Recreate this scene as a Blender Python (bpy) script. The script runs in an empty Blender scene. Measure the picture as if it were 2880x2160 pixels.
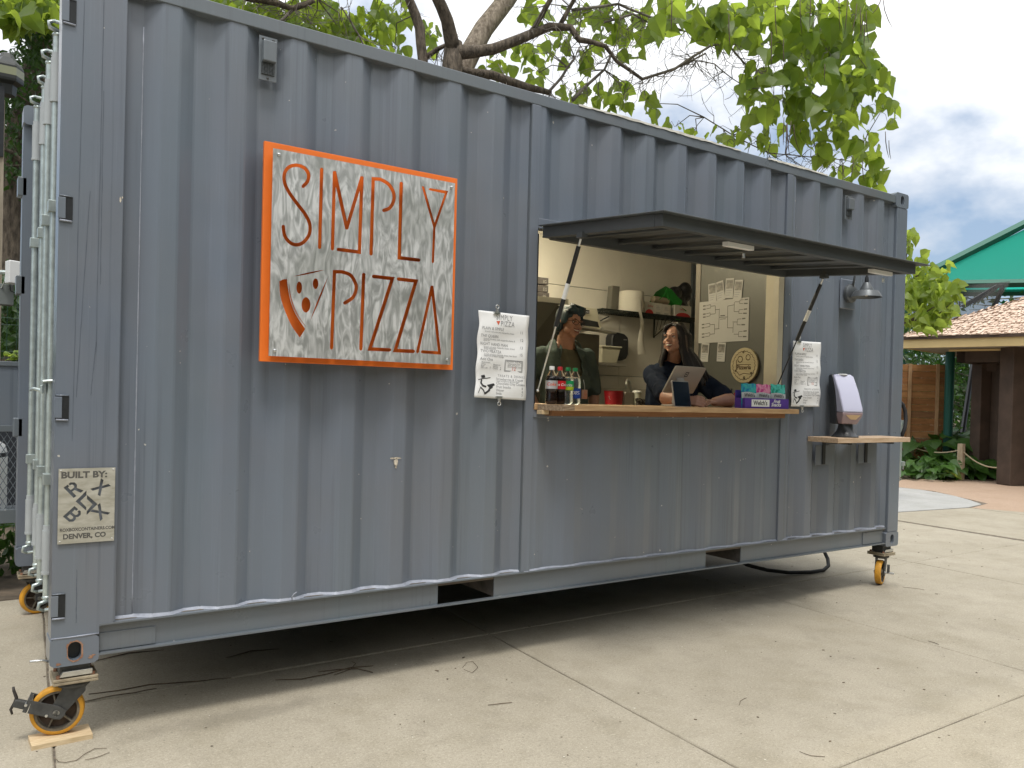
import bpy, bmesh, math, random
from mathutils import Vector, Matrix, noise
R = math.radians
PI = math.pi
SC = bpy.context.scene
COL = SC.collection

# ------------------------------------------------------------------ camera
ZB = 0.325                       # underside of the container above the paving
CAMP = Vector((-0.33261614, -3.90154516, 1.48429417))
YAW, PIT, ROL, FPX = 0.6208813128, -0.0121132277, 0.0260674769, 2341.103568
CX, CY = 1542.6186, 1143.1828    # principal point, pixels of a 2880 x 2160 picture
FW = Vector((math.sin(YAW)*math.cos(PIT), math.cos(YAW)*math.cos(PIT), math.sin(PIT)))
_r = FW.cross(Vector((0, 0, 1))).normalized(); _u = _r.cross(FW)
RT = _r*math.cos(ROL) + _u*math.sin(ROL)
UP = -_r*math.sin(ROL) + _u*math.cos(ROL)
cd = bpy.data.cameras.new('camera'); cam = bpy.data.objects.new('camera', cd); COL.objects.link(cam)
M = Matrix((RT, UP, -FW)).transposed().to_4x4(); M.translation = CAMP
cam.matrix_world = M
cd.sensor_width = 36; cd.sensor_fit = 'HORIZONTAL'; cd.lens = 36*FPX/2880
cd.shift_x = -(CX-1440)/2880; cd.shift_y = (CY-1080)/2880
cd.clip_start = 0.05; cd.clip_end = 2000
SC.camera = cam

def at(x, y, Y):
    """point of the real place seen at a pixel, on the plane y = Y"""
    d = FW + RT*((x-CX)/FPX) - UP*((y-CY)/FPX)
    return CAMP + d*((Y-CAMP.y)/d.y)
def atd(x, y, D):
    d = FW + RT*((x-CX)/FPX) - UP*((y-CY)/FPX)
    return CAMP + d*D

# ------------------------------------------------------------------ world
SUN_EL, SUN_ROT = R(67), R(204)
w = bpy.data.worlds.new('World'); SC.world = w; w.use_nodes = True
nt = w.node_tree; nt.nodes.clear()
def wn(t, **k):
    n = nt.nodes.new(t)
    for a, b in k.items(): setattr(n, a, b)
    return n
out = wn('ShaderNodeOutputWorld'); bg = wn('ShaderNodeBackground'); bg.inputs[1].default_value = 0.1
sky = wn('ShaderNodeTexSky', sky_type='NISHITA', sun_disc=False, sun_elevation=SUN_EL, sun_rotation=SUN_ROT)
sky.air_density = 1.3; sky.dust_density = 0.6; sky.ozone_density = 1.5
tc = wn('ShaderNodeTexCoord')
mp = wn('ShaderNodeMapping'); mp.inputs['Scale'].default_value = (1, 1, 1.7); mp.inputs['Location'].default_value = (0.35, 0.1, 0.0)
n1 = wn('ShaderNodeTexNoise'); n1.inputs['Scale'].default_value = 1.9; n1.inputs['Detail'].default_value = 7; n1.inputs['Roughness'].default_value = 0.55
n2 = wn('ShaderNodeTexNoise'); n2.inputs['Scale'].default_value = 5.0; n2.inputs['Detail'].default_value = 6
sx = wn('ShaderNodeSeparateXYZ')
L = nt.links.new
L(tc.outputs['Generated'], mp.inputs['Vector']); L(mp.outputs[0], n1.inputs['Vector']); L(mp.outputs[0], n2.inputs['Vector'])
L(tc.outputs['Generated'], sx.inputs[0])
# overcast overhead, thinning towards the horizon
ad = wn('ShaderNodeMath', operation='MULTIPLY_ADD'); L(sx.outputs[2], ad.inputs[0]); ad.inputs[1].default_value = 1.15
L(n1.outputs[0], ad.inputs[2])
rp = wn('ShaderNodeValToRGB'); rp.color_ramp.elements[0].position = 0.73; rp.color_ramp.elements[1].position = 0.84
L(ad.outputs[0], rp.inputs[0])
rc = wn('ShaderNodeValToRGB'); L(n2.outputs[0], rc.inputs[0])
rc.color_ramp.elements[0].position = 0.3; rc.color_ramp.elements[0].color = (8.6, 9.0, 9.8, 1)
rc.color_ramp.elements[1].position = 0.58; rc.color_ramp.elements[1].color = (12.2, 12.3, 12.4, 1)
hz = wn('ShaderNodeMix', data_type='RGBA'); hz.inputs[0].default_value = 0.6
L(sky.outputs[0], hz.inputs[6]); hz.inputs[7].default_value = (3.9, 5.2, 7.4, 1)
mx = wn('ShaderNodeMix', data_type='RGBA')
# an overcast sky is brighter overhead than near the horizon
gm = wn('ShaderNodeMath', operation='MULTIPLY_ADD'); gm.use_clamp = False; L(sx.outputs[2], gm.inputs[0]); gm.inputs[1].default_value = 0.85; gm.inputs[2].default_value = 0.66
gv = wn('ShaderNodeVectorMath', operation='SCALE'); L(rc.outputs[0], gv.inputs[0]); L(gm.outputs[0], gv.inputs['Scale'])
L(rp.outputs[0], mx.inputs[0]); L(hz.outputs[2], mx.inputs[6]); L(gv.outputs[0], mx.inputs[7])
L(mx.outputs[2], bg.inputs[0]); L(bg.outputs[0], out.inputs[0])

# soft sun behind cloud, high and in front of the serving side
sd = bpy.data.lights.new('sun', 'SUN'); sd.energy = 2.0; sd.angle = R(13); sd.color = (1, 0.97, 0.92)
sun = bpy.data.objects.new('sun', sd); COL.objects.link(sun)
az = SUN_ROT
sdir = Vector((math.sin(az)*math.cos(SUN_EL), math.cos(az)*math.cos(SUN_EL), math.sin(SUN_EL)))
sun.rotation_euler = (-sdir).to_track_quat('-Z', 'Y').to_euler()
SC.view_settings.view_transform = 'Standard'; SC.view_settings.look = 'None'
SC.view_settings.exposure = 0.15; SC.view_settings.gamma = 1

# ------------------------------------------------------------------ materials
MATS = {}
def mat(name, col, rough=0.6, metal=0.0, var=0.0, vscale=8.0, stretch=(1, 1, 1), bump=0.0, bscale=60.0,
        col2=None, spec=0.5, trans=0.0, ior=1.45, coat=0.0, emit=None, estr=0.0, thr=(0.35, 0.65), bdist=0.002, alpha=1.0):
    if name in MATS: return MATS[name]
    m = bpy.data.materials.new(name); m.use_nodes = True; t = m.node_tree; b = t.nodes['Principled BSDF']
    b.inputs['Base Color'].default_value = (*col, 1); b.inputs['Roughness'].default_value = rough
    b.inputs['Metallic'].default_value = metal; b.inputs['Specular IOR Level'].default_value = spec
    b.inputs['Transmission Weight'].default_value = trans; b.inputs['IOR'].default_value = ior
    b.inputs['Coat Weight'].default_value = coat; b.inputs['Alpha'].default_value = alpha
    if emit: b.inputs['Emission Color'].default_value = (*emit, 1); b.inputs['Emission Strength'].default_value = estr
    if var > 0 or col2 or bump > 0:
        c = t.nodes.new('ShaderNodeTexCoord'); mp = t.nodes.new('ShaderNodeMapping'); mp.inputs['Scale'].default_value = stretch
        t.links.new(c.outputs['Object'], mp.inputs[0])
    if var > 0 or col2:
        n = t.nodes.new('ShaderNodeTexNoise'); n.inputs['Scale'].default_value = vscale; n.inputs['Detail'].default_value = 6
        n.inputs['Roughness'].default_value = 0.6
        t.links.new(mp.outputs[0], n.inputs['Vector'])
        r = t.nodes.new('ShaderNodeValToRGB'); t.links.new(n.outputs[0], r.inputs[0])
        r.color_ramp.elements[0].position = thr[0]; r.color_ramp.elements[1].position = thr[1]
        c2 = col2 if col2 else tuple(x*(1+var) for x in col)
        c1 = col if col2 else tuple(x*(1-var) for x in col)
        r.color_ramp.elements[0].color = (*c1, 1); r.color_ramp.elements[1].color = (*c2, 1)
        t.links.new(r.outputs[0], b.inputs['Base Color'])
    if bump > 0:
        n = t.nodes.new('ShaderNodeTexNoise'); n.inputs['Scale'].default_value = bscale; n.inputs['Detail'].default_value = 5
        t.links.new(mp.outputs[0], n.inputs['Vector'])
        bp = t.nodes.new('ShaderNodeBump'); bp.inputs['Strength'].default_value = bump; bp.inputs['Distance'].default_value = bdist
        t.links.new(n.outputs[0], bp.inputs['Height']); t.links.new(bp.outputs[0], b.inputs['Normal'])
    MATS[name] = m
    return m

def nd(t, ty, **k):
    n = t.nodes.new(ty)
    for a, b in k.items():
        if a in ('data_type', 'operation', 'blend_type', 'feature', 'wave_type', 'bands_direction', 'noise_dimensions'): setattr(n, a, b)
    return n
def noise_node(t, vec, scale, detail=5, rough=0.55, st=(1, 1, 1)):
    mp = t.nodes.new('ShaderNodeMapping'); mp.inputs['Scale'].default_value = st; t.links.new(vec, mp.inputs[0])
    n = t.nodes.new('ShaderNodeTexNoise'); n.inputs['Scale'].default_value = scale; n.inputs['Detail'].default_value = detail
    n.inputs['Roughness'].default_value = rough; t.links.new(mp.outputs[0], n.inputs['Vector'])
    return n.outputs[0]
def ramp(t, inp, a, b, ca=(0, 0, 0, 1), cb=(1, 1, 1, 1)):
    r = t.nodes.new('ShaderNodeValToRGB'); t.links.new(inp, r.inputs[0])
    r.color_ramp.elements[0].position = a; r.color_ramp.elements[1].position = b
    r.color_ramp.elements[0].color = ca; r.color_ramp.elements[1].color = cb
    return r.outputs[0]
def mixc(t, fac, a, b, mode='MIX'):
    m = t.nodes.new('ShaderNodeMix'); m.data_type = 'RGBA'; m.blend_type = mode
    for i, v in ((0, fac), (6, a), (7, b)):
        if isinstance(v, (int, float)): m.inputs[i].default_value = v
        elif isinstance(v, tuple): m.inputs[i].default_value = (*v[:3], 1)
        else: t.links.new(v, m.inputs[i])
    return m.outputs[2]
def mulv(t, a, b):
    m = t.nodes.new('ShaderNodeMath'); m.operation = 'MULTIPLY'
    for i, v in ((0, a), (1, b)):
        if isinstance(v, (int, float)): m.inputs[i].default_value = v
        else: t.links.new(v, m.inputs[i])
    return m.outputs[0]

def paint_material(name, base, streak=1.0):
    """blue-grey container paint: chalky fading, rain streaks running down, a few chips and scratches"""
    m = bpy.data.materials.new(name); m.use_nodes = True; t = m.node_tree; b = t.nodes['Principled BSDF']
    c = t.nodes.new('ShaderNodeTexCoord').outputs['Object']
    big = noise_node(t, c, 1.3, 4)
    col = mixc(t, ramp(t, big, 0.35, 0.65), base, tuple(x*y for x, y in zip(base, (1.06, 0.98, 0.9))))
    tint = noise_node(t, c, 0.8, 3, 0.5, (3, 3, 0.6))
    col = mixc(t, mulv(t, ramp(t, tint, 0.45, 0.62), 0.35), col, tuple(x*y for x, y in zip(base, (0.93, 1.04, 1.0))))
    st1 = noise_node(t, c, 1.0, 6, 0.65, (46, 46, 0.55))
    st2 = noise_node(t, c, 1.0, 3, 0.5, (2.2, 2.2, 0.5))
    k = mulv(t, ramp(t, st1, 0.52, 0.70), ramp(t, st2, 0.48, 0.62))
    col = mixc(t, mulv(t, k, 0.62*streak), col, tuple(x*0.5 for x in base))
    fine = noise_node(t, c, 1.0, 4, 0.6, (120, 120, 2.0))
    col = mixc(t, mulv(t, ramp(t, fine, 0.56, 0.75), 0.18*streak), col, tuple(x*1.5 for x in base))
    chip = noise_node(t, c, 26, 2, 0.5)
    col = mixc(t, ramp(t, chip, 0.765, 0.775), col, (0.5, 0.47, 0.42))
    t.links.new(col, b.inputs['Base Color'])
    t.links.new(ramp(t, noise_node(t, c, 5, 4), 0.3, 0.7, (0.27, 0.27, 0.27, 1), (0.44, 0.44, 0.44, 1)), b.inputs['Roughness'])
    b.inputs['Specular IOR Level'].default_value = 0.5; b.inputs['Coat Weight'].default_value = 0.45; b.inputs['Coat Roughness'].default_value = 0.2
    bp = t.nodes.new('ShaderNodeBump'); bp.inputs['Strength'].default_value = 0.25; bp.inputs['Distance'].default_value = 0.003
    t.links.new(noise_node(t, c, 9, 4), bp.inputs['Height']); t.links.new(bp.outputs[0], b.inputs['Normal'])
    MATS[name] = m
    return m
BASE = (0.142, 0.165, 0.203)
PAINT = paint_material('container_paint', BASE)
PAINT2 = paint_material('rail_paint_shaded', (0.128, 0.148, 0.170), 0.5)  # darker copy of the container paint; the bottom rail's shade is in its colour
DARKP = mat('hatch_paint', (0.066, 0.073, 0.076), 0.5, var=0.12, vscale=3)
CAULK = mat('caulk', (0.29, 0.31, 0.36), 0.5, var=0.15, vscale=30, bump=0.4, bscale=80)
GALV = mat('galvanised', (0.50, 0.56, 0.54), 0.34, 0.6, var=0.15, vscale=22, bump=0.15, bscale=70)
STEEL = mat('bright_steel', (0.62, 0.62, 0.6), 0.28, 0.9, var=0.1, vscale=20)
BLACKM = mat('black_metal', (0.022, 0.024, 0.026), 0.45, 0.2, var=0.2, vscale=20)
DKGREY = mat('dark_grey_metal', (0.075, 0.075, 0.072), 0.55, 0.3, var=0.25, vscale=25, bump=0.15)
RUST = mat('rust', (0.20, 0.085, 0.045), 0.85, col2=(0.38, 0.22, 0.14), vscale=40, bump=0.5, bscale=120)
RUBBER = mat('black_rubber', (0.02, 0.02, 0.021), 0.7, bump=0.1)
YELLOW = mat('yellow_tyre', (0.50, 0.25, 0.03), 0.6, col2=(0.72, 0.33, 0.02), vscale=12, bump=0.1, bscale=40)
ORANGE = mat('orange_paint', (0.86, 0.19, 0.025), 0.42, var=0.05, vscale=6)
WOODL = mat('counter_wood', (0.40, 0.245, 0.12), 0.5, col2=(0.56, 0.37, 0.20), vscale=5, stretch=(1.2, 14, 14), bump=0.15, bscale=30)
WOODD = mat('worn_wood', (0.16, 0.105, 0.06), 0.7, col2=(0.36, 0.27, 0.18), vscale=12, stretch=(2, 6, 10), bump=0.5, bscale=50)
WOODU = mat('under_board_wood', (0.22, 0.105, 0.045), 0.6, col2=(0.30, 0.15, 0.07), vscale=6, stretch=(1, 12, 12))
PALE = mat('pale_board', (0.50, 0.37, 0.21), 0.75, col2=(0.66, 0.52, 0.33), vscale=5, stretch=(3, 22, 22), bump=0.3, bscale=40)
WHITEW = mat('interior_wall', (0.70, 0.67, 0.60), 0.35, var=0.04, vscale=3)
PAPER = mat('white_paper', (0.80, 0.80, 0.79), 0.75, bump=0.12, bscale=14)
INK = mat('black_ink', (0.03, 0.03, 0.032), 0.7)
INKG = mat('grey_ink', (0.27, 0.27, 0.275), 0.7)
INKR = mat('red_ink', (0.62, 0.12, 0.06), 0.7)
WHITEP = mat('white_plastic', (0.78, 0.78, 0.76), 0.4)
BARK = mat('bark', (0.055, 0.043, 0.032), 0.9, col2=(0.17, 0.135, 0.10), vscale=9, stretch=(3, 3, 0.8), bump=0.9, bscale=22, bdist=0.02)
TWIGM = mat('twig_bark', (0.105, 0.09, 0.075), 0.85, col2=(0.22, 0.19, 0.16), vscale=8)

def concrete_material(name, c1, c2, pink=None):
    m = bpy.data.materials.new(name); m.use_nodes = True; t = m.node_tree; b = t.nodes['Principled BSDF']
    c = t.nodes.new('ShaderNodeNewGeometry').outputs['Position']
    col = mixc(t, ramp(t, noise_node(t, c, 1.1, 6, 0.6), 0.32, 0.68), c1, c2)
    col = mixc(t, mulv(t, ramp(t, noise_node(t, c, 5.5, 7, 0.7, (1, 0.8, 1)), 0.50, 0.72), 0.40), col, tuple(x*0.66 for x in c1))
    col = mixc(t, mulv(t, ramp(t, noise_node(t, c, 2.3, 4, 0.6), 0.48, 0.70), 0.6), col, (c1[0]*0.84, c1[1]*0.83, c1[2]*0.78))
    grain = noise_node(t, c, 170, 4, 0.7)
    col = mixc(t, ramp(t, grain, 0.35, 0.65), mixc(t, 1.0, col, (0.80, 0.79, 0.77), 'MULTIPLY'), mixc(t, 1.0, col, (1.10, 1.10, 1.10), 'MULTIPLY'))
    sp = noise_node(t, c, 48, 2, 0.5)
    col = mixc(t, mulv(t, ramp(t, sp, 0.70, 0.73), 0.7), col, tuple(x*0.42 for x in c1))
    agg = noise_node(t, c, 75, 3, 0.8)
    col = mixc(t, mulv(t, ramp(t, agg, 0.56, 0.66), 0.5), col, tuple(x*0.55 for x in c1)); col = mixc(t, mulv(t, ramp(t, agg, 0.34, 0.44, (1, 1, 1, 1), (0, 0, 0, 1)), 0.45), col, tuple(x*1.35 for x in c2))
    scr = noise_node(t, c, 1.0, 5, 0.6, (1.2, 38, 1))
    col = mixc(t, mulv(t, mulv(t, ramp(t, scr, 0.62, 0.70), ramp(t, noise_node(t, c, 0.9, 3), 0.5, 0.6)), 0.45), col, tuple(x*0.62 for x in c1))
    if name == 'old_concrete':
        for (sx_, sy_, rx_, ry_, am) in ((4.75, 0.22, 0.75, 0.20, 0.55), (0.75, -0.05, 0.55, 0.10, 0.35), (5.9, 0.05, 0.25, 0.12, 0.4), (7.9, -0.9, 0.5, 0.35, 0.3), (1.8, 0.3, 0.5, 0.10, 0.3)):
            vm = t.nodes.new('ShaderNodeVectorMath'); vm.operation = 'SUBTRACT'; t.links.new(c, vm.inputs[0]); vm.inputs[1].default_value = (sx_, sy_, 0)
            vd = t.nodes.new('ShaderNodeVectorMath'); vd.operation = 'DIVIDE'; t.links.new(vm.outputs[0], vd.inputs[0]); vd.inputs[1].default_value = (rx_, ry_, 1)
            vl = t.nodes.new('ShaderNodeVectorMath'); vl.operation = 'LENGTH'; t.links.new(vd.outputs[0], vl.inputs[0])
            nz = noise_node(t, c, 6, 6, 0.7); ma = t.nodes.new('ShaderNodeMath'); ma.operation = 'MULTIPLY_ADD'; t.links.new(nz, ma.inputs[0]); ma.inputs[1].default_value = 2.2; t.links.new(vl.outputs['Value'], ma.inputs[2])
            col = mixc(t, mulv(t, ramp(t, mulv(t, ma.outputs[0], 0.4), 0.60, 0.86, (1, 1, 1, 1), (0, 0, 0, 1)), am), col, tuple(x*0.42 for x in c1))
    if pink: col = mixc(t, ramp(t, noise_node(t, c, 90, 3), 0.4, 0.6), col, pink)
    t.links.new(col, b.inputs['Base Color']); b.inputs['Roughness'].default_value = 0.88
    bp = t.nodes.new('ShaderNodeBump'); bp.inputs['Strength'].default_value = 0.35; bp.inputs['Distance'].default_value = 0.002
    t.links.new(noise_node(t, c, 120, 5, 0.7), bp.inputs['Height']); t.links.new(bp.outputs[0], b.inputs['Normal'])
    MATS[name] = m
    return m
CONC = concrete_material('old_concrete', (0.340, 0.302, 0.230), (0.415, 0.372, 0.292))
CONCW = concrete_material('new_concrete', (0.37, 0.37, 0.355), (0.43, 0.425, 0.41))
PINK = concrete_material('pinkish_gravel', (0.44, 0.31, 0.215), (0.50, 0.37, 0.27), (0.34, 0.24, 0.17))
DIRT = mat('dark_soil', (0.06, 0.048, 0.034), 0.95, col2=(0.17, 0.13, 0.09), vscale=4, bump=0.6, bscale=30)

def leaf_material(name, c1, c2, tc, tw=0.5, rough=0.45):
    m = bpy.data.materials.new(name); m.use_nodes = True; t = m.node_tree; b = t.nodes['Principled BSDF']
    o = t.nodes['Material Output']
    inf = t.nodes.new('ShaderNodeObjectInfo'); g = t.nodes.new('ShaderNodeNewGeometry')
    c = g.outputs['Position']
    v = ramp(t, noise_node(t, c, 3.5, 2), 0.35, 0.65)
    rnd = t.nodes.new('ShaderNodeMath'); rnd.operation = 'ADD'; t.links.new(g.outputs['Random Per Island'], rnd.inputs[0]); t.links.new(inf.outputs['Random'], rnd.inputs[1])
    fr = t.nodes.new('ShaderNodeMath'); fr.operation = 'FRACT'; t.links.new(rnd.outputs[0], fr.inputs[0])
    col = mixc(t, fr.outputs[0], c1, c2); col = mixc(t, mulv(t, v, 0.3), col, tuple(x*0.7 for x in c1))
    t.links.new(col, b.inputs['Base Color']); b.inputs['Roughness'].default_value = rough
    tr = t.nodes.new('ShaderNodeBsdfTranslucent')
    tcol = mixc(t, fr.outputs[0], tc, tuple(x*0.5 for x in tc)); t.links.new(tcol, tr.inputs[0])
    ms = t.nodes.new('ShaderNodeMixShader'); ms.inputs[0].default_value = tw
    t.links.new(b.outputs[0], ms.inputs[1]); t.links.new(tr.outputs[0], ms.inputs[2]); t.links.new(ms.outputs[0], o.inputs[0])
    MATS[name] = m
    return m
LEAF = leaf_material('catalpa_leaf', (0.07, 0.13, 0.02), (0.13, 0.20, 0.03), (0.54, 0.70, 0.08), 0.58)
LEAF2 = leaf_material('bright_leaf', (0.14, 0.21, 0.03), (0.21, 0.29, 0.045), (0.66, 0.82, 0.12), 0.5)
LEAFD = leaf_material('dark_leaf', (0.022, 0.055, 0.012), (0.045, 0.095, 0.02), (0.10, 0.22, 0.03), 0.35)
LEAFB = leaf_material('big_ground_leaf', (0.035, 0.095, 0.012), (0.055, 0.13, 0.018), (0.12, 0.30, 0.03), 0.25)
PODM = mat('seed_pod', (0.055, 0.035, 0.022), 0.7, col2=(0.10, 0.07, 0.045), vscale=10)

# ------------------------------------------------------------------ mesh building
class MB:
    def __init__(s): s.v = []; s.f = []
    def add(s, vs, fs):
        o = len(s.v); s.v += [tuple(x) for x in vs]; s.f += [tuple(i+o for i in f) for f in fs]; return s
    def box(s, x0, x1, y0, y1, z0, z1):
        return s.add([(x0, y0, z0), (x1, y0, z0), (x1, y1, z0), (x0, y1, z0), (x0, y0, z1), (x1, y0, z1), (x1, y1, z1), (x0, y1, z1)],
                     [(3, 2, 1, 0), (4, 5, 6, 7), (0, 1, 5, 4), (1, 2, 6, 5), (2, 3, 7, 6), (3, 0, 4, 7)])
    def obox(s, c, ax, ay, az):
        """oriented box: centre and three half-axis vectors"""
        c = Vector(c); ax, ay, az = Vector(ax), Vector(ay), Vector(az)
        vs = [c+ax*i+ay*j+az*k for k in (-1, 1) for i, j in ((-1, -1), (1, -1), (1, 1), (-1, 1))]
        return s.add(vs, [(3, 2, 1, 0), (4, 5, 6, 7), (0, 1, 5, 4), (1, 2, 6, 5), (2, 3, 7, 6), (3, 0, 4, 7)])
    def tube(s, pts, rad, n=8, cap=True):
        pts = [Vector(p) for p in pts]
        if isinstance(rad, (int, float)): rad = [rad]*len(pts)
        rings = []; prev = None
        for i, p in enumerate(pts):
            d = (pts[min(i+1, len(pts)-1)]-pts[max(i-1, 0)])
            d = d.normalized() if d.length > 1e-9 else Vector((0, 0, 1))
            if prev is None:
                a = d.cross(Vector((0, 0, 1)));
                if a.length < 0.05: a = d.cross(Vector((1, 0, 0)))
                a.normalize()
            else:
                a = prev - d*prev.dot(d)
                a = a.normalized() if a.length > 1e-6 else d.orthogonal().normalized()
            prev = a; b = d.cross(a)
            rings.append([p+(a*math.cos(2*PI*k/n)+b*math.sin(2*PI*k/n))*rad[i] for k in range(n)])
        vs = [v for r in rings for v in r]; fs = []
        for i in range(len(pts)-1):
            for k in range(n):
                fs.append((i*n+k, i*n+(k+1) % n, (i+1)*n+(k+1) % n, (i+1)*n+k))
        if cap:
            fs.append(tuple(range(n-1, -1, -1))); fs.append(tuple(range((len(pts)-1)*n, len(pts)*n)))
        return s.add(vs, fs)
    def cyl(s, p, q, r, n=16, r2=None): return s.tube([p, q], [r, r if r2 is None else r2], n)
    def lathe(s, prof, n=24, c=(0, 0, 0), axis='z', close=False):
        vs = []; fs = []
        for r, h in prof:
            for k in range(n):
                a = 2*PI*k/n; x, y = r*math.cos(a), r*math.sin(a)
                if axis == 'z': v = (x, y, h)
                elif axis == 'y': v = (x, h, y)
                else: v = (h, x, y)
                vs.append((v[0]+c[0], v[1]+c[1], v[2]+c[2]))
        m = len(prof)
        for i in range(m-1 + (1 if close else 0)):
            for k in range(n):
                j = (i+1) % m
                f = (i*n+k, i*n+(k+1) % n, j*n+(k+1) % n, j*n+k)
                fs.append(f if axis != 'y' else f[::-1])
        if not close:
            fs.append(tuple(range(n-1, -1, -1))); fs.append(tuple(range((m-1)*n, m*n)))
        return s.add(vs, fs)
    def prism(s, poly, o, u, v, d):
        """polygon in the (u, v) frame at o, extruded by vector d"""
        o, u, v, d = Vector(o), Vector(u), Vector(v), Vector(d); n = len(poly)
        a = [o+u*p[0]+v*p[1] for p in poly]; b = [x+d for x in a]
        fs = [tuple(range(n)), tuple(range(2*n-1, n-1, -1))]
        fs += [(i, i+n, (i+1) % n+n, (i+1) % n) for i in range(n)]
        return s.add(a+b, fs)
    def sphere(s, c, r, n=10, m=7):
        if isinstance(r, (int, float)): r = (r, r, r)
        prof = []
        vs = [(c[0], c[1], c[2]-r[2])]; fs = []
        for i in range(1, m):
            t = -PI/2+PI*i/m
            for k in range(n):
                a = 2*PI*k/n; vs.append((c[0]+r[0]*math.cos(t)*math.cos(a), c[1]+r[1]*math.cos(t)*math.sin(a), c[2]+r[2]*math.sin(t)))
        vs.append((c[0], c[1], c[2]+r[2]))
        for k in range(n): fs.append((0, 1+(k+1) % n, 1+k)); fs.append((len(vs)-1, 1+(m-2)*n+k, 1+(m-2)*n+(k+1) % n))
        for i in range(m-2):
            for k in range(n): fs.append((1+i*n+k, 1+i*n+(k+1) % n, 1+(i+1)*n+(k+1) % n, 1+(i+1)*n+k))
        return s.add(vs, fs)
    def mesh(s, name, off=(0, 0, 0)):
        me = bpy.data.meshes.new(name)
        me.from_pydata([(a-off[0], b-off[1], c-off[2]) for a, b, c in s.v], [], s.f)
        me.update(); return me
    def build(s, name, m, parent=None, smooth=False, bevel=0, local=False, label=None, recalc=False, seg=2):
        off = (0, 0, 0)
        if parent is not None and not local: off = wloc(parent)
        me = s.mesh(name, off)
        if recalc:
            bm = bmesh.new(); bm.from_mesh(me); bmesh.ops.recalc_face_normals(bm, faces=bm.faces); bm.to_mesh(me); bm.free()
        return link(name, me, m, parent, smooth, bevel, label, seg)
def wloc(o):
    l = Vector((0, 0, 0))
    while o is not None: l += o.location; o = o.parent
    return l
def link(name, me, m, parent=None, smooth=False, bevel=0, label=None, seg=2):
    o = bpy.data.objects.new(name, me); COL.objects.link(o)
    if m is not None and len(me.materials) == 0: me.materials.append(m)
    if parent is not None: o.parent = parent
    if smooth:
        me.polygons.foreach_set('use_smooth', [True]*len(me.polygons))
        if smooth != 'all':
            try: me.set_sharp_from_angle(angle=R(38))
            except Exception: pass
    if bevel > 0:
        b = o.modifiers.new('bevel', 'BEVEL'); b.width = bevel; b.segments = seg; b.limit_method = 'ANGLE'; b.angle_limit = R(40)
    if label: o['label'] = label
    return o
def tag(o, label, cat, group=None):
    o['label'] = label; o['category'] = cat
    if group: o['group'] = group
    return o
def thing(name, loc, label, cat, group=None, rz=0):
    o = bpy.data.objects.new(name, None); COL.objects.link(o); o.location = loc; o.rotation_euler = (0, 0, rz)
    o.empty_display_size = 0.1
    return tag(o, label, cat, group)
def empty(name, parent, loc=(0, 0, 0)):
    o = bpy.data.objects.new(name, None); COL.objects.link(o); o.parent = parent; o.location = loc; return o
def copy_tree(o, parent=None):
    c = o.copy(); COL.objects.link(c); c.parent = parent
    for ch in list(o.children): copy_tree(ch, c)
    return c

def text2d(s, size=1.0, align='LEFT', bold=0.0, sx=1.0, spacing=1.0, shear=0.0):
    cu = bpy.data.curves.new('txt', 'FONT'); cu.body = s; cu.size = size; cu.align_x = align; cu.offset = bold; cu.resolution_u = 3
    cu.space_character = spacing; cu.shear = shear
    o = bpy.data.objects.new('txt', cu); COL.objects.link(o)
    dg = bpy.context.evaluated_depsgraph_get(); me = bpy.data.meshes.new_from_object(o.evaluated_get(dg))
    vs = [(v.co.x*sx, v.co.y) for v in me.vertices]; fs = [tuple(p.vertices) for p in me.polygons]
    bpy.data.objects.remove(o); bpy.data.curves.remove(cu); bpy.data.meshes.remove(me)
    return vs, fs
def put_text(mb, s, o, u, v, size, **k):
    """write s into mb on the frame (o, u, v)"""
    vs, fs = text2d(s, size, **k); o, u, v = Vector(o), Vector(u), Vector(v)
    mb.add([o+u*a+v*b for a, b in vs], fs)
def sheet_with_holes(outer, holes, thick):
    """flat plate in local XY with cut-out polygons, returned as mesh data"""
    cu = bpy.data.curves.new('plate', 'CURVE'); cu.dimensions = '2D'; cu.fill_mode = 'BOTH'; cu.extrude = thick/2
    for poly in [outer]+holes:
        sp = cu.splines.new('POLY'); sp.points.add(len(poly)-1)
        for i, p in enumerate(poly): sp.points[i].co = (p[0], p[1], 0, 1)
        sp.use_cyclic_u = True
    o = bpy.data.objects.new('plate', cu); COL.objects.link(o)
    dg = bpy.context.evaluated_depsgraph_get(); me = bpy.data.meshes.new_from_object(o.evaluated_get(dg))
    bpy.data.objects.remove(o); bpy.data.curves.remove(cu)
    return me
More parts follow.
